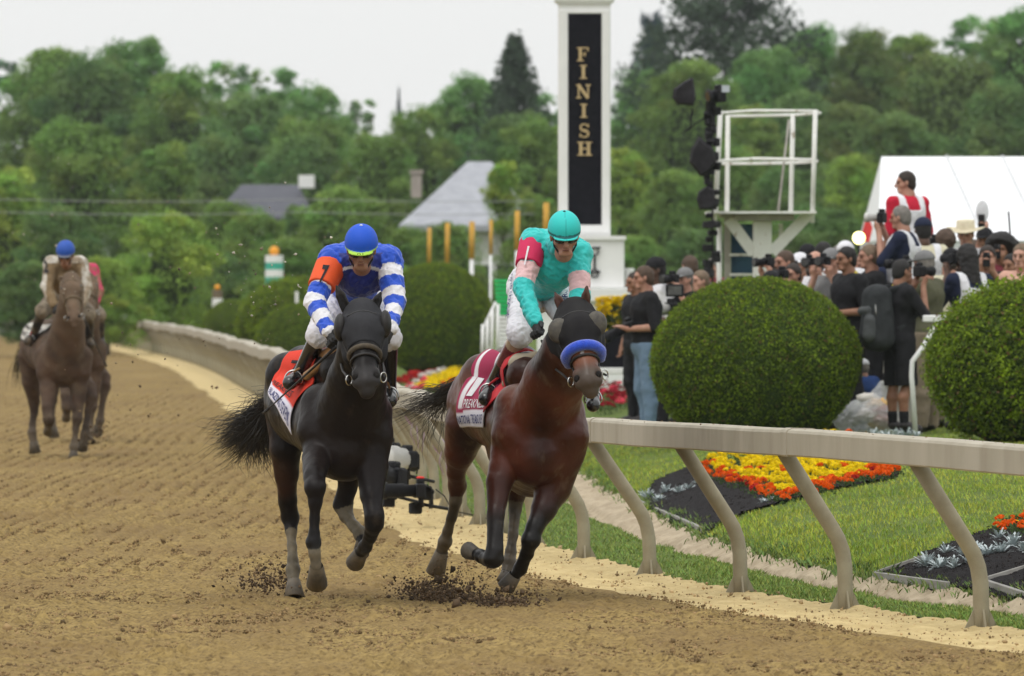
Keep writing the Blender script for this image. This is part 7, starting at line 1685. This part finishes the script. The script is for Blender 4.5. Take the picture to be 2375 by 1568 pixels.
gcam('large remote camera with pale ringed lens between the two leading horses', 944, 1066, 71.5, 1.35, .20, .09, (-.75, -.65, .02), True, False)
gcam('remote camera with red tape low behind the pale lens camera', 903, 1045, 76, 1.3, .10, .05, (-.5, -.85, 0), False, True)
gcam('long black remote camera lying lowest with red tape near its grip', 975, 1138, 69.5, 1.1, .30, .055, (-1, -.12, 0), False, True)
gcam('remote camera wrapped in dark cover nearest the dark horse', 912, 1108, 70.5, 1.5, .14, .07, (-.6, -.8, .1), False, False)
m = MB(); c = G(1000, 1182); m.tube([c, c+np.array([0, 0, .13])], [.022, .018], 8); m.ell(c+np.array([0, 0, .15]), (.03, .025, .03)); tag(m.build('clamp_stand', M_blk, None, True), 'small black clamp standing on the pale sand by the cameras', 'clamp')
m = MB(); P_ = [W(x, y, 70) for x, y in ((1010, 1135), (1030, 1150), (1050, 1185), (1100, 1195), (1140, 1205))]; m.tube(P_, .005, 5); tag(m.build('cable', M_blk, None, True), 'thin black cable trailing from the remote cameras', 'cable')
M_plum = mat('purple_tape', (.25, .12, .30), (.5, .4, .5), scale=30, rough=.7)
for i, (yy, f0, f1) in enumerate(((75.2, .62, .78), (72.6, .20, .36))):
    bx = float(xr(yy)); pA = np.array([bx-.085, yy, .465]); pB = np.array([bx-.41, yy, .95]); m = MB(); m.tube([lerp(pA, pB, f0), lerp(pA, pB, (f0+f1)/2), lerp(pA, pB, f1)], [.052, .056, .052], 14, caps=False)
    for k_ in range(3): e = lerp(pA, pB, f0)+np.array([-.02+.03*k_, -.055, 0]); m.tube([e, e+np.array([.03*k_-.02, -.02, -.09]), e+np.array([.02, -.01, -.20-.03*k_])], .004, 4)
    o = m.build('tape_wrap', M_plum, None, True); tag(o, ['purple and white tape wrapped round a rail post higher up', 'purple tape with loose white strings lower on a rail post'][i], 'tape', 'tape wraps on the rail posts')

# ---- kicked-up dirt: loose clods in the air and round the hooves
def spray(name, cx, cy, d, sx, sy, n, s0, up=0.0, seed=0, col=(.085, .058, .035)):
    r = np.random.default_rng(seed); x = cx+r.normal(size=n)*sx; y = cy-np.abs(r.normal(size=n))*sy*1.6+r.normal(size=n)*sy*.4; dd = d+r.normal(size=n)*.35
    P_ = np.stack([(x-CX)/FPX*dd, dd, np.maximum(CAMZ-(y-HY)/FPX*dd, .008)], 1); S = r.gamma(1.6, s0/1.6, n)+.0015
    scatter(name, OCT, OCF, P_, S, np.array(col)*r.uniform(.5, 2.0, (n, 1)), M_clod, 'any', jit=.4)
spray('dirt_spray', 1010, 1392, 53.8, 44, 15, 1700, .0052, seed=1); spray('dirt_spray', 1150, 1412, 53.4, 54, 11, 1700, .0052, seed=2); spray('dirt_spray', 1085, 1350, 54, 60, 18, 160, .004, seed=3)
spray('dirt_spray', 620, 1368, 54.6, 42, 18, 700, .0045, seed=4); spray('dirt_spray', 215, 1030, 97, 20, 12, 160, .008, seed=5)
spray('dirt_spray', 560, 820, 62, 160, 110, 130, .0045, seed=6, col=(.16, .13, .09)); spray('dirt_spray', 330, 1000, 75, 120, 70, 60, .006, seed=7); spray('dirt_spray', 640, 720, 58, 60, 70, 60, .004, seed=8, col=(.35, .33, .28))
spray('dirt_spray', 120, 700, 92, 60, 100, 90, .004, seed=9, col=(.3, .27, .22))

# ---- thin summer haze over the whole place
M_haze = bpy.data.materials.new('haze'); M_haze.use_nodes = True; n_, l_ = M_haze.node_tree.nodes, M_haze.node_tree.links; n_.clear()
ho = n_.new('ShaderNodeOutputMaterial'); hv = n_.new('ShaderNodeVolumePrincipled'); hv.inputs['Color'].default_value = (.92, .96, 1, 1); hv.inputs['Density'].default_value = .00013; hv.inputs['Anisotropy'].default_value = .2
l_.new(hv.outputs[0], ho.inputs['Volume'])
m = MB(); m.box((0, 330, 9), (560, 780, 21)); m.build('haze', M_haze, None, kind='stuff')
bpy.context.view_layer.update()
